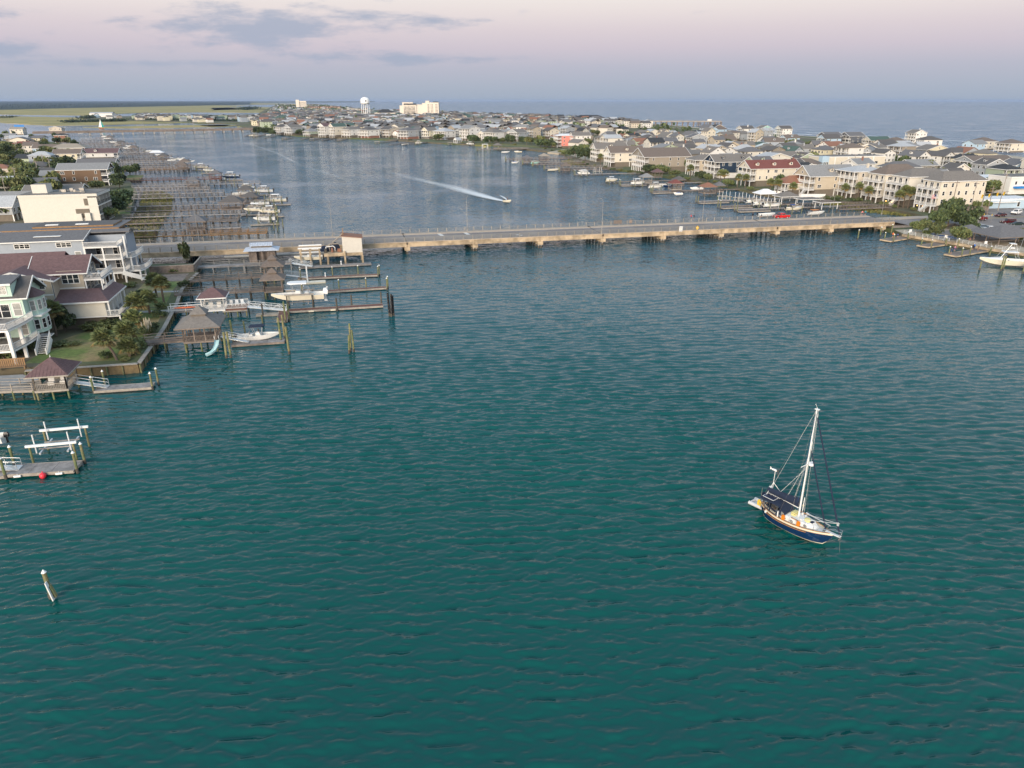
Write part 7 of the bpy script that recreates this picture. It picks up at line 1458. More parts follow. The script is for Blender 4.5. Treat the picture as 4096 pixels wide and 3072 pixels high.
# ================================================================== LEFT SHORE: dock field beyond the bridge
LS = [(212,-58),(232,-66),(254,-71),(300,-79),(360,-91),(420,-109),(464,-125),(525,-149),(589,-173),(690,-214),(800,-261)]
def interp(tab, n):
 for (a, x), (b, y) in zip(tab, tab[1:]):
  if n <= b: return x+(y-x)*max(0, (n-a))/(b-a)
 return tab[-1][1]
def ldock(i, u, v, label, mat='wood_grey', gz=None, w=1.6, lod=1, plat=None, back=0):
 e, n = up(u, v, 0); e0 = interp(LS, n)-2-back
 dock(label, e0, n, e, n, w, 1.7, 2, mat, 2.7 if lod < 2 else 3.6, 'docks in the left dock field', lod)
 if plat: dock(label.replace('dock', 'platform', 1)+', its wide end', e-plat, n+.3, e+.2, n+.3, 4.0, 1.72, 2, mat, 2.6, 'docks in the left dock field', lod, name='dock_platform')
 return e, n
LD = [(1070,950,'orange-brown timber dock with wide end nearest beyond the bridge','wood_orange',None,17),(967,929,'grey dock behind the orange-brown one, with dark-roofed shelter','wood_grey',(800,'slate'),0),(956,900,'grey dock with wide railed end, third beyond the bridge','wood_brown',None,12),(990,872,'long grey dock, fourth beyond the bridge','wood_grey',None,0),
      (967,850,'grey-brown dock with the large dark hip-roofed boathouse','wood_brown',(934,'charcoal'),0),(1034,828,'long dock ending at two dark gazebos, nearer of two','wood_grey',(1008,'charcoal'),0),(1020,797,'long dock ending at two dark gazebos, farther of two','wood_grey',(988,'charcoal'),0),(900,783,'grey dock with regular white posts, eighth beyond the bridge','wood_grey',None,0),(842,771,'short grey dock, ninth beyond the bridge','wood_grey',None,0),(1043,745,'very long thin grey dock reaching farthest into the sound','wood_grey',None,0),(830,757,'grey dock with a dark shelter halfway','wood_grey',(780,'slate'),0),
      (888,727,'reddish-brown dock with red-posted gazebo','wood_red',(867,'slate'),0),(757,688,'wide yellow-brown dock with lamp-lit shelter','wood_orange',(733,'brown'),0)]
for i, (u, v, lb, mt, gz, pl) in enumerate(LD):
 e, n = ldock(i, u, v, lb, mt, plat=pl or None)
 if gz:
  ge = up(gz[0], v, 0)[0]; big = 'large' in lb
  gazebo('gazebo on the '+lb, ge, n, 7.5 if big else 5.5, 6 if big else 4.6, 1.75, 2.6, gz[1], 'wood_red' if 'reddish' in lb else 'wood_brown', 2.2 if big else 1.7, 1, True, group='gazebos in the left dock field')
FARD = [(835,681),(790,673),(752,665),(712,657),(700,648),(660,641),(690,634),(615,626),(600,618),(575,611),(585,604),(540,597),(520,588),(545,581),(500,573),(470,565),(450,557),(430,551),(455,546)]
for i, (u, v) in enumerate(FARD):
 e, n = ldock(i, u, v, f'distant weathered dock, {ordn(i)} past the yellow-brown dock in the left dock field', ('wood_grey','wood_brown','wood_grey')[i % 3], lod=2, w=1.8)
 if i in (1,4,6,9,12,15):
  gazebo(f'{"white-roofed pavilion" if i == 6 else "dark-roofed shelter"} on the distant dock {ordn(i)} past the yellow-brown dock', e-(10 if i == 6 else 7), n, 9 if i == 6 else 6, 5, 1.75, 2.6, 'white' if i == 6 else ('charcoal','brown')[i % 2], 'wood_brown', 1.6, 1, False, group='gazebos in the left dock field', lod=2)
LB = [(1060,897,7.2,'gelcoat','canvas_navy',180,'white boat with dark canvas nearest the bridge, left shore'),(1080,866,7.5,'hull_cream','white_paint',180,'white boat on the lift above the dark-canvas boat'),(1022,858,8,'hull_cream','white_paint',180,'white boat by the dark boathouse'),(1043,832,7,'gelcoat','canvas_navy',180,'white boat with navy top beside the two dark gazebos'),(1105,819,8.5,'hull_cream','white_paint',180,'white boat on the outermost lift of the left shore'),
      (1057,780,8,'gelcoat','white_paint',180,'white boat with black engine on a high lift, left shore'),(963,781,7,'gelcoat',None,0,'low white skiff with a tall pole'),(990,768,7,'gelcoat','white_paint',0,'white boat with pale green inside, left shore'),(924,721,9,'hull_navy','white_paint',180,'dark-hulled boat beside the red-posted gazebo'),(836,694,6,'gelcoat',None,180,'small white boat above the red-posted gazebo'),(805,681,8,'hull_cream','white_paint',180,'white boat on a lift near the yellow-brown dock')]
for i, (u, v, ln, hl, tt, rz, lb) in enumerate(LB):
 e, n = up(u, v, 0); boat(lb, e, n, R(rz), ln, 1.1 if i not in (6,) else 0, hl, tt, group=None)
 if i != 6: lift('boat lift under the '+lb, e, n, ln*.55, 3.6, 3.0, 1.0, group='boat lifts in the left dock field', mat='pile', guides=i in (4, 0))
 floatdock('float beside the '+lb, e-ln*.6, n-2.6, e+ln*.7, n-2.6, 1.4, .45)
FB = [(760,655,6.5),(735,650,6),(715,645,7),(690,650,6),(665,632,6.5),(640,628,6),(600,612,6),(510,600,7),(520,592,6),(470,588,6),(455,575,7),(430,560,7),(420,552,6.5),(340,536,7),(355,532,7),(325,538,7)]
for i, (u, v, ln) in enumerate(FB):
 e, n = up(u, v, 0); boat(f'small white boat, {ordn(i)} going away along the left dock field past the yellow-brown dock', e, n, R(180 if i % 3 else 0), ln, .8, 'gelcoat', 'white_paint' if i % 2 else 'canvas_navy', group='distant boats at the left docks')
rp_ = random.Random(12)
for i in range(46):
 f = i/46; n = 236+f**1.4*430; u_ = interp([(560,470),(600,560),(650,700),(700,850),(760,1010),(830,1100),(930,1140)], 930-f*360)-rp_.uniform(0,60); e, n = up(u_, 930-f*360, 0); pile(f'bare mooring pile, {ordn(i)} going away along the outer edge of the left dock field', e, n, rp_.uniform(2.4,4.2), 'pile', .17, i % 3 == 0, group='outer piles of the left dock field')
# small marina grass bank lawns
slab('lawn', [P(520,860,1.5),P(530,800,1.5),P(500,780,1.5),P(470,860,1.5)], 1.506, 'lawn', 1.3); slab('lawn', [P(560,720,1.5),P(575,700,1.5),P(510,700,1.5),P(500,718,1.5)], 1.506, 'lawn', 1.3)
# ================================================================== LEFT HOUSES, middle distance
def lhouse(label, u, v, wd, dp, rz=0, **k):      # (u,v): foot of the near water-side corner
 x, y = P(u, v, 1.5); rot = ANG+rz; pd = k.get('porch', 2.2); c, s = math.cos(rot), math.sin(rot); lx, ly = pd, -wd/2
 return house(label, (x-(lx*c-ly*s), y-(lx*s+ly*c), 1.5), rot, wd, dp, **k)
lhouse('brown shingled house with pale grey roof and white window frames above the hotel',440,742,11,19,ns=2,stilt=2.0,wall='brown',roof='grey',rtype='gx',rh=2.6,porch=3,lod=0,sidecols=4)
lhouse('house with grey roof and open timber porch behind the shingled house',470,715,9,14,ns=2,stilt=2.2,wall='offwhite',roof='slate',rtype='gx',rh=2.2,porch=4)
lhouse('pale yellow house with white trim and dark roof',330,660,10,14,ns=2,stilt=1.4,wall='paleyellow',roof='brown',rtype='gx',rh=2.4,porch=2)
lhouse('long white house with dark brown roofs stretching to the docks',475,640,12,26,ns=1,stilt=2.0,wall='white',roof='purple',rtype='gx',rh=2.6,porch=2.5,dormer=1)
lhouse('house with broad tan hip roof behind the yellow house',345,620,14,22,ns=1,stilt=2.4,wall='offwhite',roof='tan',rtype='hip',rh=2.8,porch=2)
lhouse('brown-roofed house with pale metal porch roof left of the tan hip roof',240,620,10,16,ns=1,stilt=2.4,wall='paleblue',roof='brown',rtype='gx',rh=2.4,porch=2)
lhouse('house with bright red roof in the left gardens',120,600,8,9,ns=1,stilt=1.2,wall='white',roof='red',rtype='gx',rh=2.6,porch=0)
lhouse('house with slate gables above the red roof',95,575,10,14,ns=1,stilt=1.6,wall='taupe',roof='slate',rtype='gy',rh=2.4,porch=0)
lhouse('brick and white house with black hip roof at the point',275,570,9,10,ns=2,stilt=1.0,wall='brick',roof='black',rtype='hip',rh=1.6,porch=2)
lhouse('tan-roofed cluster house on the point before the marsh',250,535,12,14,ns=2,stilt=1.0,wall='beige',roof='tan',rtype='gy',rh=2.2,porch=0)
lhouse('cream house under the blue tarpaulin at the far left',95,540,12,14,ns=2,stilt=1.0,wall='cream',roof='tan',rtype='gx',rh=2.2,porch=0)
lhouse('grey house with white gable windows at the left edge by the marsh',60,560,10,12,ns=1,stilt=1.0,wall='bluegrey',roof='grey',rtype='gx',rh=2.6,porch=0)
lhouse('pale roofed bungalow with white porch left of the poles',100,755,10,14,ns=1,stilt=.4,wall='offwhite',roof='palegrey',rtype='gx',rh=2.2,porch=2)
lhouse('tan-roofed bungalow at the left edge in the gardens',50,700,12,14,ns=1,stilt=.4,wall='beige',roof='rust',rtype='hip',rh=2.2,porch=0)
lhouse('red-brown roofed bungalow at the left edge',22,645,10,10,ns=1,stilt=.4,wall='taupe',roof='rust',rtype='hip',rh=2.4,porch=0)
lhouse('long low house with brown roof and white clerestory above the hotel',330,790,9,22,ns=1,stilt=.6,wall='greybrown',roof='greybrown',rtype='gx',rh=1.8,porch=0)
lhouse('yellow-walled house with dark hip roof next to the hotel',372,828,12,18,ns=1,stilt=1.4,wall='paleyellow',roof='charcoal',rtype='hip',rh=2.0,porch=1.5,lod=1)
lhouse('house with long grey roof joining the white hotel',230,850,10,26,ns=1,stilt=1.6,wall='bluegrey',roof='grey',rtype='gx',rh=3.0,porch=0)
lhouse('grey gabled house left of the hotel',60,885,10,14,ns=1,stilt=2.2,wall='grey',roof='palegrey',rtype='gx',rh=3.0,porch=0)
t = thing('tarpaulin','bright blue tarpaulin screen on the far left rooftops','tarpaulin',P(78,512,6)+(5.6,),ANG); MB().box(-6,0,0,6,.2,4.2,'tarp').obj('sheet', t); [MB().box(x-.1,.21,-4,x+.1,.4,4.3,'galv').obj('pole', t) for x in (-5.8,0,5.8)]
WCOL = ['white','white','white','cream','beige','offwhite','offwhite','grey','bluegrey','tan','taupe','paleyellow','sage','paleblue','grey']; WWORD = dict(white='white',cream='cream',paleyellow='pale yellow',tan='tan',beige='beige',grey='grey',taupe='taupe',sage='sage green',paleblue='pale blue',bluegrey='blue-grey',offwhite='off-white',brown='brown',mint='mint',peach='peach',aqua='aqua',darkgrey='dark grey',greybrown='grey-brown',brick='brick')
RCOL = ['charcoal','slate','greybrown','grey','brown','charcoal','slate','palegrey','greybrown','black','brown','grey','palegrey','slate','greybrown','charcoal','green','rust']; RWORD = dict(charcoal='charcoal',slate='slate',greybrown='grey-brown',grey='grey',brown='brown',palegrey='pale grey',black='black',green='dark green',rust='rust-red',white='white',tan='tan',red='red',purple='plum')
TWORD = dict(gx='gabled',gy='side-gabled',hip='hipped',flat='flat')
# utility poles in the left gardens
for i, (u, v) in enumerate(((44,600),(70,618),(104,632),(139,662),(180,682),(208,705),(72,750),(28,790),(158,716))):
 x, y = P(u, v, 1.5); t = thing('utility_pole', f'wooden utility pole in the left gardens, {ordn(i)} of the line', 'utility pole', (x, y, 1.5), ANG, 'utility poles in the left gardens'); MB().tube((0,0,-.5),(0,0,9.5),.17,.11,'wood_pale',7).obj('shaft', t); MB().box(-1.1,-.06,8.6,1.1,.06,8.8,'wood_brown').obj('cross_arm', t); MB().tube((.3,.2,7.2),(.3,.2,8.0),.2,.2,'galv',8).obj('transformer', t)
slab('road', [P(170,720,1.5),P(215,720,1.5),P(160,640,1.5),P(60,585,1.5),P(40,588,1.5),P(130,645,1.5)], 1.508, 'asphalt', 1.3)
rl = random.Random(21); k = 0
for row in range(5):
 n = 330.
 while n < 860:
  e = interp(LS, n)-30-row*34-rl.uniform(0,6); x, y = W(e, n); uu, vv = U(x, y, 3); sz = rl.uniform(9,13)
  if -150 < uu < 700 and rl.random() < .62 and not any(math.hypot(x-a, y-b) < r_+6 for a, b, r_ in HOUSES):
   wl, rf, rt = rl.choice(WCOL), rl.choice(RCOL), rl.choice(('gx','gy','hip')); ns = rl.choice((1,1,2))
   house(f'{WWORD[wl]} house with {RWORD[rf]} {TWORD[rt]} roof, {ordn(k)} of the left-shore houses', (x, y, 1.5), ANG+R(rl.uniform(-8,8)), sz, sz*rl.uniform(1,1.4), ns=ns, stilt=.8, wall=wl, roof=rf, rtype=rt, rh=2.3, porch=0 if rl.random() < .5 else 2, lod=2, group='left-shore houses'); k += 1
  n += rl.uniform(17, 26)
kt = 0
for i in range(900):
 if kt >= 62: break
 u = rl.uniform(-60,330); v = rl.uniform(545,800); x, y = P(u, v, 1.5)
 if u > interp([(545,250),(600,300),(700,300),(800,200)], v) or any(math.hypot(x-p, y-q) < r_*.85+1 for p, q, r_ in HOUSES) or any(math.hypot(x-p, y-q) < 4.5 for p, q in TREES): continue
 tree(f'leafy tree in the left gardens, {ordn(kt)} of the scattered ones', x, y, 1.5, rl.uniform(5,8.5), rl.uniform(7,12), kt, 'trees scattered in the left gardens', True); kt += 1
# ================================================================== RIGHT SHORE HOUSES, front row
rhouse('cream three-storey house at the right end of the front row',3716,852,8.5,20,ns=3,stilt=2.6,wall='cream',roof='greybrown',rtype='hip',rh=3.2,porch=2.6,pst=2,topdeck=True,lod=0,sidecols=6,stairs=True)
rhouse('cream house with outside white stair, second from the right end of the front row',3590,828,9,19,ns=3,stilt=2.6,wall='offwhite',roof='greybrown',rtype='hip',rh=2.8,porch=3,pst=2,topdeck=True,lod=0,sidecols=5,stairs=True)
rhouse('cream house with steep brown hip roof, third from the right end of the front row',3500,812,9.5,18,ns=3,stilt=2.4,wall='cream',roof='brown',rtype='hip',rh=3.6,porch=2.6,pst=2,topdeck=True,lod=0,sidecols=4)
rhouse('beige house with pale metal roof and chimney, fourth in the front row',3400,796,12,13,ns=3,stilt=2.4,wall='beige',roof='palegrey',rtype='hip',rh=2.0,porch=2.2,lod=0,chimney=True,sidecols=3,posts=5)
rhouse('tan house with white gable balconies and pale blue metal top, fifth from the right end',3228,788,11.5,20,ns=2,stilt=3.0,wall='tan',roof='grey',rtype='gx',rh=4.0,porch=3,lod=0,sidecols=5,dormer=1,stairs=True)
rhouse('low house with red-brown hip roof between the tan house and the red-roofed house',3135,782,8,12,ns=1,stilt=2.2,wall='cream',roof='rust',rtype='hip',rh=3.0,porch=1.6,lod=0,sidecols=2)
rhouse('cream house with bright red roof and dormers behind the gazebos',2995,748,12,24,ns=2,stilt=2.8,wall='cream',roof='red',rtype='gx',rh=3.4,porch=3.2,lod=0,sidecols=6,dormer=3)
rhouse('navy blue house with white porches and grey roof',2853,714,12,20,ns=2,stilt=2.8,wall='navy',roof='greybrown',rtype='gx',rh=3.4,porch=3.4,lod=0,sidecols=5,dormer=2,skirt='white')
rhouse('tan house with timber porches and hip roof left of the navy house',2775,704,11,13,ns=2,stilt=2.6,wall='tan',roof='greybrown',rtype='hip',rh=2.6,porch=3,lod=0,sidecols=3,posts=5)
rhouse('big taupe house with long white porches and brown gable roof',2574,691,19,26,ns=2,stilt=3.0,wall='taupe',roof='brown',rtype='gx',rh=4.4,porch=3,lod=0,sidecols=5,posts=8)
rhouse('cream gabled house left of the big taupe house, nearer of two',2440,668,12,20,ns=2,stilt=2.8,wall='cream',roof='brown',rtype='gx',rh=3.6,porch=3,lod=0,dormer=1)
rhouse('cream gabled house left of the big taupe house, farther of two',2382,648,12,20,ns=2,stilt=2.8,wall='offwhite',roof='greybrown',rtype='gx',rh=3.6,porch=3,lod=0,dormer=1)
rhouse('bright pink house with pale flat roof by the little beach',2229,590,13,15,ns=3,stilt=1.2,wall='pink',roof='white',rtype='hip',rh=1.4,porch=4,lod=0,posts=5,sidecols=3,z=1.3)
rhouse('white balconied house right of the pink house',2290,592,10,14,ns=3,stilt=1.6,wall='white',roof='greybrown',rtype='gx',rh=2.6,porch=2.6,lod=1)
RF = ANG+R(215.6)
FR = [(2068,566,13,14,'grey','greybrown','gx',2,'pale grey house with brown gable roof left of the shrubs by the pink house'),(1972,566,16,15,'white','greybrown','hip',2,'broad white house with two porches, second left of the pink house'),(1872,563,13,16,'white','grey','gy',3,'tall white house with grey roof, third left of the pink house'),(1778,560,17,14,'white','palegrey','hip',2,'wide white house with pale hip roof and two long porches'),(1712,556,10,12,'paleyellow','greybrown','gx',2,'pale yellow gabled waterfront house beside the wide white one'),(1628,557,16,15,'grey','slate','hip',2,'grey waterfront house on a stone base'),(1556,551,16,15,'beige','charcoal','gy',2,'beige waterfront house with charcoal roof and porches'),(1472,553,18,14,'white','charcoal','hip',2,'white waterfront house with dark roof and stone base, wide porch'),
      (1398,551,15,16,'white','greybrown','hip',2,'white waterfront house with grey-brown hip roof near the far left end'),(1336,550,9,16,'cream','green','gx',3,'narrow cream waterfront house with dark green roof'),(1300,549,13,16,'white','purple','gx',3,'white three-storey waterfront house with plum gable'),(1236,546,12,12,'sage','grey','hip',1,'low green waterfront cottage'),(1165,541,15,14,'grey','greybrown','gx',2,'grey gabled waterfront house among trees'),(1120,538,13,13,'white','charcoal','hip',2,'white waterfront house half hidden by trees'),(1065,508,14,14,'cream','charcoal','gx',2,'cream house with chimneys beyond the dark tree at the tip')]
for (u, v, wd, dp, wl, rf, rt, ns, lb) in FR: rhouse(lb, u, v, wd, dp, z=1.3, rot=RF, ns=ns, stilt=2.4, wall=wl, roof=rf, rtype=rt, rh=3.2, st=3.1, porch=2.6, lod=1, skirt='brick' if 'stone' in lb else 'mid_brown', sidecols=2)
# ================================================================== RIGHT: notable second-line buildings
def wbox(name, label, cat, u, v, z, ln, dp, h, wall, roof, rz=0):
 x, y = P(u, v, z); t = thing(name, label, cat, (x, y, z), ANG+rz); HOUSES.append((x+ln*.5*math.cos(ANG+rz)-dp*.3, y+dp*.5+ln*.1, max(ln, dp)*.55)); MB().box(0,0,0,ln,dp,h,wall).obj('wall', t); MB().box(-.15,-.15,h,ln+.15,dp+.15,h+.5,'trim',roof).obj('roof', t); return t
t = wbox('shop','long cream flat-roofed commercial building with pale blue corner','shop',3282,690,1.3,42,13,8.2,'w_cream','gravel_roof')
MB().box(-.25,-.25,0,4.2,3,8.9,'w_paleblue').obj('blue_corner', t); [MB().box(8+i*8.5,-.22,0,8.6+i*8.5,-.02,8.3,'trim').obj('pilaster', t) for i in range(4)]
for x, w_ in ((1.2,.7),(2.4,.7),(3.4,.7),(13,1.2),(15.5,1.2),(29,2),(36,2)): win(t,x,-.25 if x < 4.2 else 0,4.4,'y-',w_,1.3,1,1)
t = wbox('shop','blue and white shop with a wave mural behind the cream houses','shop',3885,768,1.3,40,14,5.5,'w_paleblue','r_white'); MB().box(3,-.08,.5,9,-.02,5.5,'mural_blue').obj('mural', t); MB().box(11,-.08,1.5,15,-.02,5,'mural_blue').obj('mural', t); MB().box(0,-.3,4.6,42,-.02,5.4,'trim').obj('sign_band', t)
t = wbox('shop','low pale blue shop with white roof at the junction','shop',3925,838,1.6,22,9,3.2,'w_paleblue','r_white',R(-4)); [win(t,x,0,.9,'y-',1.0,1.6,1,0) for x in (15.5,19)]; MB().box(-1.5,-1.6,2.6,14,-.05,2.9,'trim').obj('awning', t)
t = wbox('shop','white shop with deep blue awning at the right edge','shop',4030,778,1.6,26,12,7,'w_white','gravel_roof'); MB().box(2,-1.8,2.6,26,-.05,3.4,'tarp').obj('awning', t); [win(t,3+i*4,0,4.2,'y-',1.0,1.3,1,0) for i in range(5)]
RR2 = [(3700,640,13,18,'paleyellow','greybrown','gy',2,'pale yellow house with long brown roof at upper right'),(3790,655,13,18,'offwhite','charcoal','hip',2,'off-white house with charcoal hip roof right of the yellow one'),(3890,700,16,26,'grey','brown','gx',2,'large grey house with brown roof at the right side'),(3560,700,12,18,'bluegrey','slate','hip',1,'slate-roofed house with white arcaded porch before the white shops'),(3640,690,11,16,'greybrown','grey','gx',1,'grey-roofed brown bungalow right of the arcaded porch house'),(3470,632,12,16,'bluegrey','greybrown','hip',2,'blue-grey house with brown hip roof and timber decks'),(3190,680,9,11,'sage','charcoal','gy',2,'sage green house with two white dormers'),(3095,675,11,14,'taupe','greybrown','gx',2,'olive-grey house with stacked balconies left of the sage house'),(3560,600,12,14,'white','brown','hip',2,'white house with arched porch openings'),(3480,595,12,18,'cream','green','gx',2,'cream house with green-grey roof near the ocean'),
       (3650,575,12,12,'white','greybrown','gy',3,'tall white oceanfront house on the right'),(3920,600,14,14,'cream','brown','hip',2,'cream oceanfront house with dark hip roof at upper right'),(4030,610,14,14,'cream','brown','hip',2,'cream oceanfront house with dark hip roof at the right edge'),(3120,552,12,12,'white','charcoal','gx',3,'white oceanfront house with dark roof, right of the aqua one'),(3040,550,12,12,'aqua','greybrown','gy',3,'pale aqua oceanfront house with arched window'),(2965,552,13,13,'white','charcoal','gx',3,'bright white double-gabled oceanfront house'),(2850,545,13,13,'brown','black','gy',3,'dark brown shingled oceanfront house with black roof'),(3300,590,14,14,'darkgrey','slate','gx',3,'dark grey oceanfront house with steep white-edged gables'),(3390,590,14,14,'darkgrey','slate','gx',3,'second dark grey oceanfront house with steep white-edged gables'),(2420,568,14,12,'cream','grey','gy',2,'house being re-roofed with yellow boards and a scaffold, behind the white balconied one'),
       (2700,620,10,14,'paleyellow','charcoal','gx',2,'pale yellow gabled house behind the navy house'),(2640,600,12,14,'grey','slate','gx',2,'grey house with big slate gable behind the taupe house'),(2560,600,10,13,'aqua','charcoal','gx',1,'aqua cottage with white gable'),(2760,580,12,15,'grey','slate','gy',2,'grey house with broad slate roof, centre right')]
for i, (u, v, wd, dp, wl, rf, rt, ns, lb) in enumerate(RR2): rhouse(lb, u, v, wd, dp, z=1.3, ns=ns, stilt=1.0, wall=wl, roof=rf, rtype=rt, rh=3.0, porch=2.2, lod=1, dormer=2 if 'dormer' in lb else 0, chimney=i % 5 == 0)
# ================================================================== RIGHT: the rest of the town, row by row
TAN = []
PL = [(205,216)]+RS[1:]+[(-120,1110)]
def along(pl, step):
 outp = []; carry = 0
 for a, b in zip(pl, pl[1:]):
  d = math.hypot(b[0]-a[0], b[1]-a[1]); s = carry
  while s < d: t_ = s/d; outp.append((a[0]+(b[0]-a[0])*t_, a[1]+(b[1]-a[1])*t_, math.atan2(b[1]-a[1], b[0]-a[0]))); s += step
  carry = s-d
 return outp
def ocean_x(y):
 tab = sorted([(p[1], p[0]) for p in [(-560,3100),(-100,2150),(160,1690),(255,1290),(305,985),(372,790),(360,521),(352,430),(420,200)]])
 return interp(tab, y)
cand = []; rr = random.Random(77)
ROWN = ['the waterfront row']+['town row '+w for w in ('two','three','four','five','six','seven','eight','nine','ten','eleven')]
for row in range(11):
 off = 13+row*25.5; 
 for i, (e, n, a) in enumerate(along(PL, 15.5)):
  if rr.random() < .10: continue
  e2 = e+math.sin(a)*off+rr.uniform(-2.5,2.5); n2 = n-math.cos(a)*off+rr.uniform(-3,3); x, y = W(e2, n2); uu, vv = U(x, y, 4)
  if uu > 4350 or uu < 200 or x > ocean_x(y)-28 or (n2 < 262 and e2 < 285) or y < 240 or row == 0: continue
  if vv > interp([(1000,498),(1250,540),(1500,546),(1800,553),(1990,558),(2180,572),(2229,580),(2300,584),(2380,638),(2440,650),(2574,668),(2775,690),(2853,695),(2995,725),(3228,765),(3400,775),(3716,830)], uu)-4 or (3260 < uu < 3560 and 690 < vv < 760): continue
  cand.append((y, x, row, a))
cand.sort(); NMAX = 300-len(HOUSES); farlist = []; cnt = {}; kept = []
for (y, x, row, a) in cand:
 if any(abs(x-p) < r_+7 and math.hypot(x-p, y-q) < r_+6.5 for p, q, r_ in HOUSES): continue
 if len(HOUSES) >= 296: farlist.append((x, y, a)); continue
 k = cnt.get(row, 0); cnt[row] = k+1
 wl, rf, rt = rr.choice(WCOL), rr.choice(RCOL), rr.choice(('gx','gx','gy','hip')); ns = rr.choice((1,2,2,2,3)); sz = rr.uniform(8.5,11.5)
 house(f'{WWORD[wl]} house with {RWORD[rf]} {TWORD[rt]} roof, {ordn(k)} along {ROWN[row]}', (x, y, 1.25), ANG+a+R(90)+R(rr.choice((0,0,0,90,180)))+R(rr.uniform(-4,4)), sz, sz*rr.uniform(1.0,1.35), ns=ns, stilt=rr.choice((1.2,2.0,2.6)), st=2.9, wall=wl, roof=rf, rtype=rt, rh=rr.uniform(2.0,3.2), porch=rr.choice((0,2.0,2.2)), lod=1 if y < 430 else 2, dormer=1 if rr.random() < .2 else 0, chimney=rr.random() < .2, sidecols=2, seed=k, posts=3, group='houses of the town on the right')
# what lies farther out reads as one mass of roofs
def far_houses(name, pts, label, seed):
 r = random.Random(seed); mb = MB()
 for (x, y, a) in pts:
  w, d, h = r.uniform(9,13), r.uniform(10,15), r.choice((5,7,9,9)); wk, rk = 'w_'+r.choice(WCOL), 'r_'+r.choice(RCOL); c, s = math.cos(ANG+a), math.sin(ANG+a); m = MB(); m.box(-d/2,-w/2,0,d/2,w/2,h,wk); gable_mb(m,-d/2,d/2,-w/2,w/2,h,2.8,r.choice(('x','y')),.5,rk,.2)
  for z in (1.2, 4.0, 6.6):
   if z+1.4 < h:
    for q in (-.28,0,.28):
     m.box(d*q-.5,-w/2-.05,z,d*q+.5,-w/2,z+1.3,'glass'); m.box(-d/2-.05,w*q-.5,z,-d/2,w*q+.5,z+1.3,'glass'); m.box(d/2,w*q-.5,z,d/2+.05,w*q+.5,z+1.3,'glass')
  for i, f in enumerate(m.f): mb.f.append(tuple(j+len(mb.v) for j in f)); mb.m.append(mb.mi(m.mats[m.m[i]]))
  mb.v += [(x+p[0]*c-p[1]*s, y+p[0]*s+p[1]*c, p[2]+1.2) for p in m.v]
 return stuff(mb.obj(name), label, 'houses')
rq = random.Random(5)
farlist = [p for p in farlist]
y = 1150
while y < 6800:
 x0, x1 = interp([(1080,-372),(1300,-470),(1750,-590),(2700,-880),(4700,-1480),(7400,-2280)], y)+25, interp([(1080,270),(1290,225),(1690,120),(2150,-140),(3100,-600),(4700,-1090),(7500,-1940)], y)-30
 x = x0
 while x < x1:
  uu, vv = U(x, y, 4)
  if uu > 400 and not any(math.hypot(x-p, y-q) < r_+7 for p, q, r_ in HOUSES) and rq.random() < (.9 if y < 2500 else .6): farlist.append((x+rq.uniform(-4,4), y+rq.uniform(-4,4), rq.uniform(-.2,.2)))
  x += rq.uniform(17,24)*(1 if y < 2500 else 1.6)
 y += 26 if y < 2500 else 60
far_houses('far_town', farlist, 'distant mass of small houses on the island beyond the waterfront rows', 3)
# far island houses seen over the far bridge
pts = []; kk = 0
for i in range(120):
 u = 1330-rq.random()**1.5*950; v = interp([(330,476),(560,482),(830,491),(1010,491),(1400,478)], u)-rq.uniform(.5,13); x, y = P(u, v, 1.0); 
 if any(math.hypot(x-p, y-q) < 15 for p, q, r_ in HOUSES) or any(math.hypot(x-p, y-q) < 15 for p, q, r_ in pts): continue
 pts.append((x, y, 3.6))
far_houses('far_island_houses', pts, 'row of small pale houses and boat sheds on the low island beyond the far bridge', 8)
t = thing('warehouse','long white boat shed on the low island beyond the far bridge','shed',P(405,468,1)+(1,),R(4)); MB().box(-28,0,0,28,20,9,'w_white').obj('wall', t); m = MB(); gable_mb(m,-28,28,0,20,9,2.5,'x',.5,'r_palegrey'); m.obj('roof', t)
# ================================================================== RIGHT SHORE: docks, gazebos, boats
RST = [(216,205),(244.5,204.5),(272.7,201),(290,183),(325.7,183),(354.7,177),(402,170),(420,164.4),(458,156.6),(501,158),(549,169),(585,167),(643,149),(692,136),(717,104),(793,61.7),(854,11),(916,-45.8),(993,-80)]
def rdock(u, v, label, mat='wood_grey', rails=2, w=1.6, z=1.5, lod=1, dn=0, step=2.7):
 e, n = up(u, v, 0); dock(label, interp(RST, n+dn)+2, n+dn, e, n, w, z, rails, mat, step, 'docks on the right shore', lod); return e, n
RD = [(2481,745,'dock with white box end below the big taupe house'),(2606,774,'dock with a boat lift below the navy house'),(2790,814,'long low dock left of the white-canopied lift'),(2878,834,'dock with white pedestal left of the three boats'),(2945,848,'dock nearest the bridge, left of the three boats'),(2428,735,'dock with the enclosed boat lift, below the taupe house'),(2300,704,'dock with tall white lift poles left of the taupe house'),(2238,690,'dock with timber deck and pergola frame'),(2178,682,'dock with a pontoon boat at its end'),(2132,668,'dock with green lift canopy and shelters'),(2092,660,'dock with the blue-roofed gazebo'),(2024,646,'long dock ending in a tall square platform'),(1995,603,'pale railed dock running out by the pink house'),(1910,605,'dock with white lift frame by the little beach')]
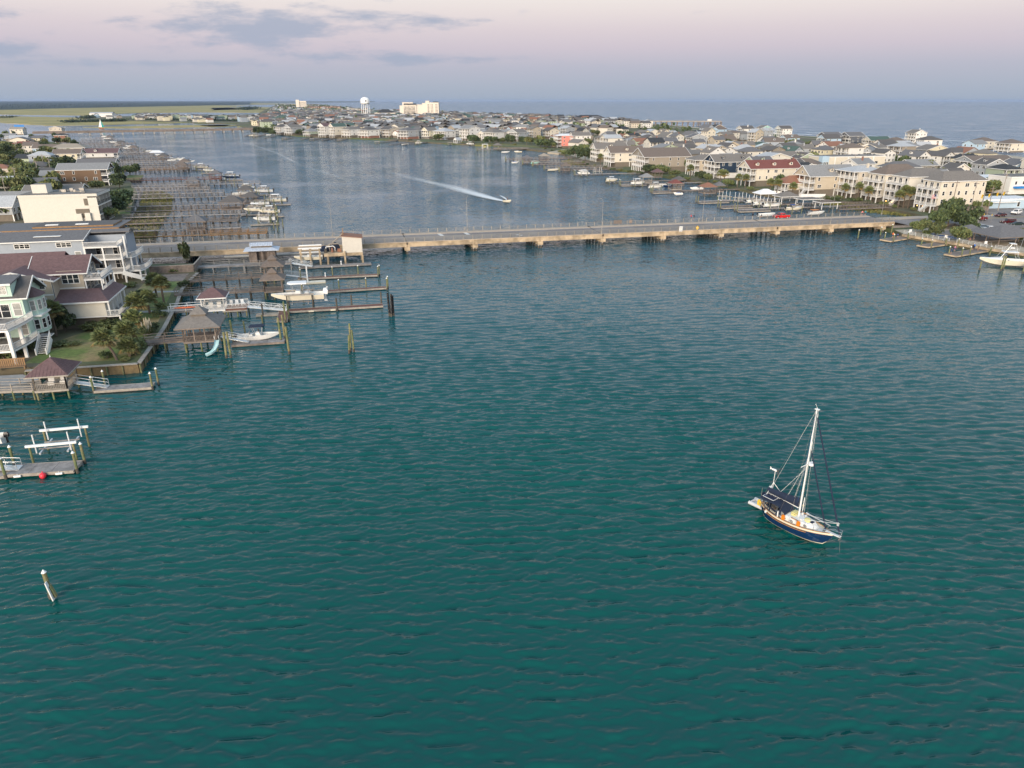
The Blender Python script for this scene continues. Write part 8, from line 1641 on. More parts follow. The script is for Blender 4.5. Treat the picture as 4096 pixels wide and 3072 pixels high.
for i, (u, v, lb) in enumerate(RD):
 e, n = rdock(u, v, lb, ('wood_grey','wood_brown')[i % 2], 2 if i > 6 else 0, 1.8, 1.5 if i > 6 else 1.0, 1 if i < 8 else 2)
 for j in range(2): pile(f'{"outer" if j == 0 else "inner"} end pile of the {lb}', e-.4+j*.2, n+(-1.2 if j == 0 else 1.2), 3.2, 'pile', .17, i % 3 == 0, group='end piles of the right docks')
 if i < 5: floatdock('float at the end of the '+lb, e, n-1.9, e+13, n-1.9, 1.8, .5, 'wood_brown')
rdock(3290,812,'long walkway behind the boats, nearest of the walkways before the cream houses','wood_grey',2); rdock(3370,836,'second walkway before the cream houses','wood_brown',2); rdock(3180,802,'walkway to the white-canopied boathouse','wood_grey',2); rdock(3350,852,'walkway beside the bridge before the cream houses','wood_brown',2)
RG = [(2583,740,5,4,'grey','wood_pale','grey-roofed boathouse below the navy house'),(2627,718,4.5,4,'purple','wood_brown','plum-roofed gazebo on the shore below the tan house'),(2698,768,5,4.4,'red','wood_pale','bright red-roofed dock gazebo'),(2712,752,4.6,4,'charcoal','wood_brown','charcoal-roofed gazebo behind the red-roofed one'),(2827,783,6,5,'rust','wood_brown','large brown-roofed gazebo right of the red-roofed one'),(2872,778,3.6,3.4,'slate','wood_brown','small slate-roofed gazebo right of the large brown one'),(3055,812,7,5,'white','trim','white-canopied boathouse over the lifts'),(3140,824,7.5,5.5,'greybrown','trim','grey-brown hip-roofed boathouse right of the white canopy'),(3228,836,8,5,'greybrown','trim','flat brown-roofed boathouse right of the hip-roofed one'),(3300,850,7,4.5,'brown','trim','brown-roofed boathouse nearest the bridge'),(2106,655,5,5,'slate','wood_brown','blue-grey roofed gazebo at the far docks'),(2176,648,6,5,'tan','wood_brown','tan-roofed gazebo at the far docks'),(2262,690,4.4,4,'brown','wood_brown','open pergola gazebo left of the white lift poles'),(1990,600,6,5,'greybrown','wood_brown','grey gazebo by the pale railed dock'),(1985,575,6,6,'charcoal','wood_brown','dark gazebo on the shore left of the pink house')]
for (u, v, we, wn_, rf, wd_, lb) in RG:
 e, n = up(u, v, 0); flat = 'flat' in lb or 'nearest the bridge' in lb
 gazebo(lb, e, n, we, wn_, 1.5, 2.6, rf, wd_, .6 if flat else 1.7, 1, wd_ != 'trim', group=None, deck=wd_ != 'trim')
RBT = [(2446,738,6.5,'hull_cream','white_paint',0,1.4,'white boat in the enclosed lift below the taupe house','console'),(2549,748,7.5,'gelcoat','white_paint',0,1.2,'white boat with black engine on the lift beside the grey-roofed boathouse','console'),(2622,764,7.5,'gelcoat','white_paint',0,1.3,'white boat raised high with black engine, left of the red-roofed gazebo','console'),(2784,764,6.5,'gelcoat','canvas_navy',180,.4,'white runabout behind the brown-roofed gazebo','cuddy'),(2645,748,5,'gelcoat',None,180,.2,'small white skiff behind the raised white boat','skiff'),(2668,752,4.5,'hull_navy',None,180,.2,'small dark skiff behind the raised white boat','skiff'),(2711,786,4.2,'gelcoat',None,180,.5,'covered jet ski on the float by the red-roofed gazebo','skiff'),
       (3015,824,7.5,'gelcoat','white_paint',0,1.2,'left one of the three white boats on lifts','cuddy'),(3044,833,7.5,'gelcoat','white_paint',0,1.2,'middle one of the three white boats on lifts','cuddy'),(3088,840,8,'gelcoat','white_paint',0,1.2,'right one of the three white boats on lifts','cuddy'),(3176,852,7.5,'hull_cream','canvas_blue',0,1.0,'white boat with navy stripe and blue bimini beside the red pickup','cuddy'),(3065,868,7,'gelcoat',None,0,.1,'low white and pink boat just left of the red pickup','skiff'),(3262,862,7,'gelcoat','white_paint',0,.2,'white boat with an orange canopy by the bridge rail','pontoon'),(2333,705,7,'gelcoat','white_paint',180,.9,'white boat with black engine at the white lift poles','console'),(2213,684,7.5,'hull_cream',None,0,.0,'pale pontoon boat at the far docks','pontoon'),(2060,654,5,'gelcoat',None,0,.0,'small white boat left of the blue-roofed gazebo','skiff'),(2140,662,6,'aq',None,0,1.0,'boat under the pale green canopy','pontoon'),(2022,612,7,'gelcoat',None,0,.0,'white boat anchored off the little beach, left of two','skiff'),(2072,611,6.5,'hull_cream','white_paint',180,.0,'cream boat anchored off the little beach, right of two','cuddy'),(1620,581,7,'gelcoat',None,0,0,'white boat moored off the far waterfront','skiff'),(1675,578,7,'gelcoat','white_paint',0,.8,'white boat on a lift off the far waterfront','console'),(1880,582,7,'gelcoat','white_paint',180,.8,'white boat behind the small white boathouse','console'),(1010,548,8,'hull_cream',None,0,.8,'white boat at the far left tip','console'),(1075,543,6,'gelcoat',None,0,.2,'small white boat at the far left tip','skiff')]
DEF['aq'] = DEF['w_aqua']
for i, (u, v, ln, hl, tt, rz, z, lb, kd) in enumerate(RBT):
 e, n = up(u, v, 0); boat(lb, e, n, R(rz), ln, z, hl, tt if kd == 'console' else None, group=None, kind=kd, cover=('canvas_blue' if 'blue' in lb or 'jet' in lb else ('orange' if 'orange' in lb else ('w_aqua' if 'green' in lb else None))), name='jet_ski' if 'jet' in lb else 'motorboat')
 if z > .7: lift('boat lift holding the '+lb, e, n, ln*.55, 3.4, 2.8, z-.1, group='boat lifts on the right shore', white=i in (0,13), guides=i in (1,7,8,9,13))
for i, (u, v) in enumerate(((2390,700),(2895,806),(2960,812))):
 e, n = up(u, v, 0); lift(['empty lift with four tall white poles left of the taupe house','empty lift with tall white guide poles left of the white canopy','second empty lift with tall white poles by the white canopy'][i], e, n, 4.2, 3.6, 2.0, .8, guides=True, gh=3.6, group=None)
e, n = up(1940,596,0); t = thing('boat_house','small white lift frame with yellow boat at the little beach','boat lift',W(e,n)+(0,),ANG); [MB().box(x-.15,y-.15,-1,x+.15,y+.15,4,'trim').obj('post', t) for x in (-2.2,2.2) for y in (-2,2)]; MB().box(-2.5,-2.3,4,2.5,2.3,4.25,'trim').obj('roof', t); MB().dome(0,0,1.5,1.5,.8,.6,'pale_yellow',8,3).obj('boat_cover', t)
x, y = P(1830,578,0); t = thing('boat_house','small white gabled boathouse standing in the water','boathouse',(x,y,0),RF); MB().box(-3,-2.6,1.2,3,2.6,1.5,'wood_grey').obj('deck', t); [MB().box(a-.15,b-.15,-1,a+.15,b+.15,4.4,'trim').obj('post', t) for a in (-2.8,2.8) for b in (-2.4,0,2.4)]; m = MB(); gable_mb(m,-3,3,-2.6,2.6,4.4,2.2,'x',.4,'r_palegrey'); m.obj('roof', t); m = MB(); rail_mb(m,(3,-2.5,1.5),(3,2.5,1.5),1,'trim',.5,.08); m.obj('railing', t); MB().faces([(3.1,-2.6,4.3),(3.1,2.6,4.3),(3.1,0,6.4)],[(0,1,2)],'trim').obj('gable', t)
FD = [(1790,581),(1560,583),(1500,576),(1610,583),(1660,579),(1890,585),(1350,566),(1290,565),(1240,564),(1205,561),(1130,561),(1060,555),(1015,551),(980,547)]
for i, (u, v) in enumerate(FD):
 e, n = up(u, v, 0); e2, n2 = up(u+95, v-12, 0) if i < 6 else up(u+40, v-8, 0); dock(f'low timber dock off the far waterfront, {ordn(i)} counted from the white boathouse', e2, n2, e, n, 2.2, 1.1, 0, 'wood_brown', 4, 'docks off the far waterfront', 2)
 lift(f'small boat lift at the far waterfront dock {ordn(i)} from the white boathouse', e+2, n-3, 4, 3.2, 2.4, .8, group='boat lifts off the far waterfront') if i % 2 == 0 else None
slab('beach_patch', [P(2190,610,.9),P(2270,618,.9),P(2330,640,.9),P(2400,650,.9),P(2330,622,.9),P(2260,598,.9)], 1.26, 'sand', -.5); slab('marsh_fringe', wig([P(u,v,.4) for u,v in ((1900,583),(2000,584),(2130,592),(2190,600),(2190,594),(2100,583),(2000,577),(1900,576))],1.5,12,3), 1.22, 'marsh_near', -.5)
# ================================================================== WATERSIDE PARK AT THE RIGHT END
FL = [((3532,956),(3551,968),(3655,951)),((3678,980),(3702,991),(3806,975)),((3786,1016),(3815,1027),(3960,1002))]
for i, (a, b, c) in enumerate(FL):
 pa, pb, pc = up(*a,.4), up(*b,.4), up(*c,.4); w_ = math.hypot(pa[0]-pb[0], pa[1]-pb[1]); dx, dy = (pa[0]-pb[0])/2, (pa[1]-pb[1])/2
 floatdock(['first','second','third'][i]+' floating park dock counted from the bridge', pb[0]+dx, pb[1]+dy, pc[0]+dx, pc[1]+dy, max(2.4, min(w_, 3.6)), .5, 'wood_brown', 'concrete', 'park floating docks')
 for j, f in enumerate((.03,.2,.75)):
  if i == 2 and j == 2: f = .42
  pile(f'white-capped pile on the {ORD[i]} floating park dock, {ORD[j]} from its outer end', pb[0]+(pc[0]-pb[0])*f+(dx*1.7 if j == 0 else -.1), pb[1]+(pc[1]-pb[1])*f+(dy*1.7 if j == 0 else -.2), 2.4, 'pile', .18, group='park dock piles')
 gangway(f'short metal ramp down to the {ORD[i]} floating park dock', pc[0]+2.0, pc[1]+2.6, 1.2, pc[0]-1.8, pc[1]+1.3, .55, 1.2)
for i, (u, v) in enumerate(((3520,948),(3564,937),(3430,960),(3828,998),(3956,1030))): e, n = up(u, v, 0); pile(['white-capped pile left of the first park dock','tall pile behind the first park dock','lone white-capped pile in the water below the bridge','tall pile behind the third park dock','tall white-capped pile beside the sport-fishing boat'][i], e, n, 3.0, 'pile', .18, group=None)
BW = [(169,189),(170.5,183),(173.5,173),(176.8,163),(179.6,155.6),(182,141)]
t = thing('boardwalk','concrete waterside boardwalk with white pipe railings at the right','boardwalk',W(*BW[0])+(0,),ANG); o = BW[0]
for a, b in zip(BW, BW[1:]):
 a2 = (a[0]-o[0], a[1]-o[1]); b2 = (b[0]-o[0], b[1]-o[1]); MB().beam((a2[0]+.9,a2[1],.95),(b2[0]+.9,b2[1],.95),2.6,.7,'concrete').obj('walkway', t)
 m = MB(); d = Vector((b2[0]-a2[0], b2[1]-a2[1], 0)); ln = d.length; d.normalize(); s0, s1 = Vector((a2[0]-.2,a2[1],1.3))+d*.6, Vector((b2[0]-.2,b2[1],1.3))-d*1.6
 for h in (.35,.7,1.05): m.tube(s0+Vector((0,0,h)), s1+Vector((0,0,h)), .035,.035,'white_paint',5)
 k = max(2, int((s1-s0).length/1.6))
 for i in range(k+1): p = s0+(s1-s0)*(i/k); m.tube(p, p+Vector((0,0,1.05)),.035,.035,'white_paint',5)
 m.obj('pipe_railing', t)
for i, (e, n) in enumerate(((169.6,186.8),(172.6,176),(176,165.2))): t = thing('notice_board', f'white notice on a post at the boardwalk, {ORD[i]} from the bridge', 'sign', W(e+.2,n)+(1.3,), ANG, 'white boardwalk notices'); MB().box(-.45,-.04,.9,.45,.0,1.7,'white_paint').obj('panel', t); MB().box(-.05,.01,0,.05,.1,1.7,'galv').obj('post', t)
e, n = up(4030,975,1.3); gazebo('large thatched-look grey pavilion in the waterside park', e, n+2, 12, 9, 1.3, 2.6, 'slate', 'wood_brown', 2.6, 1, False, group=None, piles=False, posts=3, name='pavilion', ov=1.2, deck=False, cat='pavilion')
e, n = up(3893,955,1.3); gazebo('small grey-roofed pavilion under the park trees', e+1, n+3, 5, 4.4, 1.3, 2.2, 'slate', 'wood_brown', 1.6, 1, False, group=None, piles=False, name='pavilion', ov=.8, deck=False, cat='pavilion')
for i, (u, v) in enumerate(((3730,945),(3770,952),(3808,957))):
 e, n = up(u, v, 1.25); t = thing('picnic_table', f'blue picnic table under the park trees, {ORD[i]} from the bridge', 'table', W(e,n)+(1.25,), ANG+R(-20), 'blue picnic tables'); MB().box(-1.2,-.4,.72,1.2,.4,.78,'canvas_blue').obj('table_top', t); [MB().box(-1.2,s*.75-.15,.42,1.2,s*.75+.15,.47,'canvas_blue').obj('bench', t) for s in (-1,1)]; [MB().beam((x,-.7,0),(x,.4,.72),.08,.08,'canvas_blue').beam((x,.7,0),(x,-.4,.72),.08,.08,'canvas_blue').obj('leg', t) for x in (-.8,.8)]
# park trees
for i, (u, v, h, w, k, lb) in enumerate(((3790,905,9.5,10,0,'tall dark cedar-like tree at the end of the bridge'),(3850,915,7,9,2,'dark tree right of the tall one at the bridge end'),(3745,915,6.5,7,0,'dark tree left of the tall one at the bridge end'),(3690,925,4.5,5,1,'low green tree beside the bridge abutment'),(3660,930,4,4.5,1,'shrubby tree at the abutment'),(3740,945,5,6.5,1,'small round-crowned park tree, left of two'),(3835,970,5.4,7.5,1,'small round-crowned park tree, right of two'),(3880,930,5,5,0,'dark tree behind the small pavilion'),(3920,950,3,4,0,'dark bush between the pavilions'))):
 x, y = P(u, v, 1.25); tree(lb, x, y, 1.25, h, w, k, group=None)
for i, (u, v, h, w, k) in enumerate(((4012,915,1.4,2.4,2),(4045,922,1.6,3.2,2),(4080,930,1.8,3.2,2),(4092,965,2,3,1),(3700,938,1.6,4,1),(3715,950,1.4,3,1))): x, y = P(u, v, 1.3); shrub(f'yellow-green shrub by the thatched-look pavilion, {ORD[i]} from the left' if i < 4 else ('low shrub at the abutment' if i == 4 else 'low shrub in front of the round-crowned trees'), x, y, 1.3, h, w, k, group=None)
# sport-fishing boat and neighbour
e, n = up(4000,1072,.2)
bo = boat('white sport-fishing boat with tuna tower at the right edge', e+3.5, n+2.5, R(180-28), 11.5, .15, 'hull_cream', None, 'black', 0, 3.8, group=None, kind='cuddy', fb=1.25, lod=0)
m = MB()
for s in (-1, 1): m.tube((1.5,s*1.3,1.9),(-.6,s*.75,5.4),.045,.04,'alu',6); m.tube((-3.0,s*1.4,1.3),(-1.5,s*.75,5.4),.045,.04,'alu',6); m.tube((-3.2,s*1.5,1.2),(-4.8,s*4.2,8.2),.035,.02,'alu',5); m.tube((.5,s*1.1,3.2),(-2.2,s*1.1,3.2),.035,.035,'alu',5)
m.obj('tower_frame', bo); MB().box(-2.6,-1.15,3.3,.9,1.15,3.42,'white_paint').obj('hardtop', bo); MB().box(-1.7,-.8,5.4,-.3,.8,5.5,'white_paint').obj('tower_top', bo); MB().box(-1.5,-.6,4.3,-.6,.6,4.5,'white_paint').obj('tower_floor', bo); MB().poly([(.6,-1.2,2.2),(.6,1.2,2.2),(-.2,1.0,3.2),(-.2,-1.0,3.2)],'glass_pale').obj('enclosure', bo)
boat('white boat with two black outboards cut off by the right edge', e+8.5, n-4.0, R(0), 8.5, .1, 'gelcoat', 'white_paint', 'black', 2, 3.0, group=None, fb=1.0, lod=0)
for i, (u, v, h) in enumerate(((3918,1080,2.2),(4002,1085,4.0),(4012,1078,3.4),(4090,1095,3.6))): e, n = up(u, v, 0); pile(['short dark pile at the sport-fishing boat bow','tall pile in front of the sport-fishing boat, left of two','tall pile in front of the sport-fishing boat, right of two','tall pile at the right edge by the twin outboards'][i], e, n, h, 'pile', .19, False, group=None)
# flag pole, traffic lights, poles, signs, fence
x, y = P(3722,890,1.5); t = thing('flag_pole','tall white pole with striped flag in front of the cream houses','flag pole',(x,y,1.5),ANG); MB().tube((0,0,0),(0,0,9.6),.09,.05,'white_paint',8).obj('pole', t); f = MB()
for i in range(13): f.poly([(-.05-j*.0, -.02, 8.0+i*.1) for j in (0,)]+[(-1.9,-.15,7.85+i*.1),(-1.9,-.15,7.95+i*.1),(-.05,-.02,8.1+i*.1)],'flag_red' if i % 2 == 0 else 'flag_white')
f.poly([(-.05,-.05,8.6),(-.85,-.12,8.53),(-.85,-.12,9.24),(-.05,-.05,9.31)],'flag_blue'); f.obj('flag', t)
for i in range(9): MB().box(-.15-.16*(i % 5),-.10,8.68+.24*(i//5)+.0,-.11-.16*(i % 5),-.09,8.73+.24*(i//5),'flag_white').obj('star', t)
x, y = P(3910,895,1.9); t = thing('traffic_signal','traffic signal mast with yellow signal heads over the junction','traffic light',(x,y,1.9),ANG); MB().tube((0,0,0),(0,0,10.5),.18,.12,'galv',8).obj('pole', t); MB().tube((0,0,9.6),(16,6,9.4),.1,.07,'galv',7).obj('mast_arm', t)
for i, (dx, dy) in enumerate(((-1.0,-.3),(3.4,1.3),(8.6,3.2),(13,4.9))):
 m = MB(); m.box(dx-.22,dy-.15,8.3,dx+.22,dy+.15,9.5,'sign_yellow'); s = m.obj('signal_head', t); [MB().tube((dx,dy-.16,8.5+j*.36),(dx,dy-.24,8.5+j*.36),.13,.13,['canvas_teal','furn_dark','furn_dark'][j],8).obj('lens', s) for j in range(3)]
for i, (u, v, h, lb) in enumerate(((3872,880,13,'wooden utility pole right of the cream end house'),(3947,858,10,'leaning wooden utility pole at the junction'),(3990,848,14,'tall utility pole behind the traffic signal'),(3800,858,12,'brown utility pole at the corner of the cream end house'),(3835,690,11,'utility pole before the large grey house'),(3700,670,11,'utility pole before the arcaded porch house'),(3030,650,10,'utility pole beside the sage house'),(2540,570,11,'utility pole by the big tree near the pink house'),(3410,690,10,'utility pole at the long commercial building'))):
 x, y = P(u, v, 1.5); t = thing('utility_pole', lb, 'utility pole', (x,y,1.5), ANG); MB().tube((0,0,-.5),(0,0,h),.17,.11,'wood_pale' if i % 2 == 0 else 'wood_brown',7).obj('shaft', t); MB().box(-1.1,-.06,h-.9,1.1,.06,h-.7,'wood_brown').obj('cross_arm', t); MB().tube((.3,.2,h-2.2),(.3,.2,h-1.4),.2,.2,'galv',8).obj('transformer', t)
for i, (u, v) in enumerate(((3930,888),(3962,890))):
 x, y = P(u, v, 1.95); t = thing('sign', ['yellow diamond warning sign at the junction, left of two','yellow diamond warning sign at the junction, right of two'][i], 'sign', (x,y,1.95), ANG+R(200)); MB().box(-.04,-.04,0,.04,.04,2.4,'galv').obj('post', t); m = MB(); q = [(0,2.0),(.42,2.42),(0,2.84),(-.42,2.42)]; m.loft([[(a,-.07,b) for a, b in q],[(a,-.045,b) for a, b in q]],'sign_yellow'); m.obj('panel', t)
x, y = P(3914,892,1.95); t = thing('sign','white square sign beside the dark red pickup','sign',(x,y,1.95),ANG); MB().box(-.04,-.04,0,.04,.04,2.2,'galv').obj('post', t); MB().box(-.4,-.08,1.3,.4,-.05,2.3,'white_paint').obj('panel', t)
a, b = up(3842,852,1.6), up(3950,846,1.6); t = thing('board_fence','weathered board fence along the pavement behind the junction','fence',W(*a)+(1.7,),ANG+math.atan2(b[1]-a[1],b[0]-a[0])); ln = math.hypot(b[0]-a[0],b[1]-a[1])
fm = cached('fboard', lambda: MB().box(0,-.03,0,.28,.03,2.0,'wood_brown').mesh('board'))
for i in range(int(ln/.3)): inst('board', fm, t, (i*.3,0,0), scale=(1,1,1+.03*((i*7) % 5-2)))
for i in range(int(ln/2.4)+1): MB().box(i*2.4-.06,.04,0,i*2.4+.06,.16,2.1,'wood_grey').obj('post', t)
for (ua, va, ub, vb, lb) in ((3195,790,3300,790,'white picket fence before the tan gabled house'),(3050,775,3120,778,'white picket fence before the red-brown roofed house')):
 a, b = up(ua,va,1.3), up(ub,vb,1.3); t = thing('picket_fence', lb, 'fence', W(*a)+(1.25,), ANG+math.atan2(b[1]-a[1],b[0]-a[0])); ln = math.hypot(b[0]-a[0],b[1]-a[1]); k = int(ln/2); [MB().box(i*ln/k+.02,-.03,.1,(i+1)*ln/k-.1,.03,1.5,'trim').obj('panel', t) for i in range(k)]; [MB().box(i*ln/k-.08,-.06,0,i*ln/k,.06,1.6,'trim').obj('post', t) for i in range(k+1)]
for i, (u, v) in enumerate(((3543,790),(3565,796),(3671,800),(3690,802))):
 pass
# warm porch lamps lit in the photograph
for i, (u, v, z, lb) in enumerate(((3544,802,3.0,'lit globe lamp at the white stair, left of two'),(3566,806,3.0,'lit globe lamp at the white stair, right of two'),(3668,820,3.0,'lit globe lamp at the end house porch, left of two'),(3690,823,3.0,'lit globe lamp at the end house porch, right of two'),(2466,646,4.0,'lit lamp on the timber porch left of the taupe house'))):
 x, y = P(u, v, z); t = thing('porch_lamp', lb, 'lamp', (x-.6,y-1.2,z), 0); MB().dome(0,0,0,.2,.2,.2,'lamp_on',8,5,True).obj('globe', t); MB().box(-.03,0,-.3,.03,.9,-.2,'furn_dark').obj('bracket', t)
 lg = bpy.data.lights.new('porch_lamp_light','POINT'); lg.energy = 14; lg.color = (1,.62,.3); lg.shadow_soft_size = .2; lo = bpy.data.objects.new('porch_lamp_light', lg); COL.objects.link(lo); lo.parent = t; lo.location = (0,-.35,0)
# ================================================================== RIGHT: palms, trees and shrubs
for i, (u, v, h, w, lb) in enumerate(((3690,838,5.5,5,'palmetto at the end house front'),(3630,832,6,5,'tall palmetto between the two end houses, right of three'),(3612,830,6.5,5,'tall palmetto between the two end houses, middle of three'),(3590,832,5,4.6,'palmetto between the two end houses, left of three'),(3470,808,4.6,4.6,'palmetto below the steep brown roof house'),(3430,800,5.5,4.6,'tall palmetto at the pale metal roof house, right of two'),(3376,796,4.6,4.6,'palmetto at the pale metal roof house, left of two'),(3165,790,4.6,4.6,'palmetto before the tan gabled house'),(3105,778,5,4.6,'palmetto at the red-brown roofed house, right of two'),(3078,776,5,4.6,'palmetto at the red-brown roofed house, left of two'),(2980,752,4.6,4.6,'palmetto before the red-roofed house, right one'),(2948,750,4.6,4.6,'palmetto before the red-roofed house, left one'),(2895,738,5,5,'palmetto right of the navy house, nearer one'),(2880,736,5,5,'palmetto right of the navy house, farther one'),(2760,712,5,5,'palmetto between the tan house and the navy house'),(2402,660,5,5,'palmetto by the cream gabled houses'),(2216,600,4,4.5,'palmetto before the pink house'),(3960,790,3.6,4,'palmetto by the pale blue shop'),(3330,640,4,4.6,'palmetto before the white arched-porch house'),(2705,598,4,4.6,'palmetto behind the taupe house'))):
 x, y = P(u, v, 1.3); palm(lb, x, y, 1.25, h, w, (random.uniform(-.4,.4),random.uniform(-.4,.4)), group=None)
TR = [(2640,694,5.5,12,1,'bushy tree before the taupe house side wall, right one'),(2595,692,5,10,0,'bushy tree before the taupe house side wall, left one'),(2300,632,9,13,0,'big dark tree right of the pink house'),(2340,640,8,12,2,'dark tree beside the cream gabled houses'),(2260,622,5,8,1,'low tree by the little beach'),(2700,706,4,7,1,'green shrub tree left of the tan porch house'),(2800,722,5,6,0,'dark tree before the navy house porch'),(2830,728,5,6,1,'olive tree before the navy house'),(2910,745,4,6,1,'tree left of the red-roofed house'),(2560,560,9,20,0,'very large dark tree in the middle of the town'),(2500,555,8,16,2,'large dark tree left of the very large one'),(2620,585,7,12,0,'dark tree right of the very large one'),(3060,640,8,12,0,'large dark tree left of the sage house'),(3080,560,6,12,2,'dark tree before the aqua oceanfront house'),(3240,590,6,14,1,'green trees before the dark grey gables'),(3330,600,6,10,1,'green tree right of the dark grey gables'),(3560,655,7,13,1,'broad tree before the slate-roofed porch house, left one'),(3640,645,7,12,0,'broad tree before the slate-roofed porch house, right one'),(3830,640,6,11,0,'dark tree before the off-white hip-roofed house'),(3870,700,7,13,1,'tree left of the large grey house'),(3980,770,8,15,1,'large green tree behind the pale blue shop'),(3930,775,6,10,0,'dark tree left of the large green one'),(3935,848,5,5,1,'small leafy tree at the board fence, right one'),(3900,845,4.5,4.5,1,'small leafy tree at the board fence, left one'),(1960,574,7,15,0,'round dark tree left of the broad white porch house'),(1895,572,8,15,0,'large round dark tree beside the tall white house'),(2010,573,6,10,1,'tree between the far waterfront houses'),(1060,538,9,15,0,'dark tree at the far left tip'),(1030,536,8,13,2,'dark tree on the very end of the far left tip'),(1090,540,6,10,0,'low dark tree at the far left tip'),(1200,541,7,12,0,'dark tree by the green cottage'),(1150,528,8,14,2,'dark trees behind the grey gabled waterfront house'),(1230,525,9,18,0,'wide dark tree clump behind the white waterfront houses'),(1290,520,8,14,2,'dark tree clump right of the wide one'),(1660,553,5,8,0,'dark tree between the yellow and stone-base houses'),(1510,549,5,8,1,'tree right of the wide-porch white house'),(2125,575,7,12,1,'green trees left of the pink house'),(2160,582,6,11,0,'dark hedge trees left of the pink house'),(2090,572,6,9,2,'dark tree left of the hedge trees')]
for (u, v, h, w, k, lb) in TR: x, y = P(u, v, 1.3); tree(lb, x, y, 1.25, h, w, k, group=None)
SH = [(3760,848),(3560,822),(3530,822),(3470,816),(3440,808),(3350,798),(3340,803),(3310,800),(2690,712),(2720,716),(2750,720),(2860,730),(2930,742),(3000,760),(3030,765),(2560,694),(2520,690),(2480,685),(2450,680),(2420,672),(2380,668),(2350,662),(2330,655),(2240,610),(2210,604),(2180,598),(2060,580),(1990,577),(1930,576),(1850,573),(1640,561),(1560,556),(1500,555),(3410,806),(3580,832),(3650,842)]
for i, (u, v) in enumerate(SH): x, y = P(u, v, 1.25); shrub(f'garden shrub at the foot of the right-hand front row, {ordn(i)} of the scattered ones', x, y, 1.22, random.uniform(1.2,2.4), random.uniform(2.6,5), i, group='shrubs along the right front row')
rt_ = random.Random(9); k = 0
for i in range(3000):
 row = rt_.randrange(0, 9); e0, n0, a = rt_.choice(TAN or along(PL, 9)); off = 26+row*25.5; e2 = e0+math.sin(a)*off+rt_.uniform(-4,4); n2 = n0-math.cos(a)*off+rt_.uniform(-5,5); x, y = W(e2, n2); uu, vv = U(x, y, 3)
 if k >= 240: break
 if uu > 4250 or uu < 300 or x > ocean_x(y)-30 or y < 300 or (n2 < 262 and e2 < 285): continue
 if any(math.hypot(x-p, y-q) < r_*.8+2.5 for p, q, r_ in HOUSES): continue
 tree(f'dark street tree among the houses on the right, {ordn(k)} of the scattered ones', x, y, 1.2, rt_.uniform(5,9), rt_.uniform(8,14), rt_.randrange(3), 'scattered street trees in the town', True); k += 1
mbx = MB(); rf_ = random.Random(14)
for i in range(900):     # greenery between the farthest houses, one mass
 y = 1000+rf_.random()**1.7*4200; x0, x1 = interp([(1000,-330),(1300,-470),(1750,-590),(2700,-880),(4700,-1480),(7400,-2280)], y)+10, interp([(1000,290),(1290,225),(1690,120),(2150,-140),(3100,-600),(4700,-1090),(7500,-1940)], y)-20
 x = rf_.uniform(x0, x1); s = rf_.uniform(3,7)*(1+y/4000)
 for j in range(14): c = Vector((x+rf_.gauss(0,s*.5), y+rf_.gauss(0,s*.5), 1.2+abs(rf_.gauss(s*.45,s*.25)))); q = Vector((rf_.gauss(0,1),rf_.gauss(0,1),rf_.gauss(0,1))).normalized(); w = q.orthogonal().normalized()*s*.3; v_ = q.cross(w).normalized()*s*.3; mbx.poly([c-w,c-v_,c+w,c+v_],rf_.choice(('leaf_dark','leaf_mid')))
stuff(mbx.obj('far_greenery'), 'distant dark greenery scattered between the far houses', 'greenery')
mbx = MB()
for (u0, v0, u1, v1, n_, s_) in ((260,490,500,485,150,4),(330,476,380,470,60,5),(520,480,1000,487,160,4),(975,440,1025,436,60,10),(700,474,1000,478,120,4),(0,472,60,470,20,4)):
 for i in range(n_):
  f = rf_.random(); x, y = P(u0+(u1-u0)*f, v0+(v1-v0)*f, .5)
  for j in range(10): c = Vector((x+rf_.gauss(0,s_), y+rf_.gauss(0,s_*2.5), .5+abs(rf_.gauss(s_*.6,s_*.3)))); q = Vector((rf_.gauss(0,1),rf_.gauss(0,1),rf_.gauss(0,1))).normalized(); w = q.orthogonal().normalized()*s_*.3; v_ = q.cross(w).normalized()*s_*.3; mbx.poly([c-w,c-v_,c+w,c+v_],rf_.choice(('leaf_dark','forest')))
stuff(mbx.obj('marsh_thicket'), 'low dark thickets on the marsh islands beyond the far bridge', 'thicket')
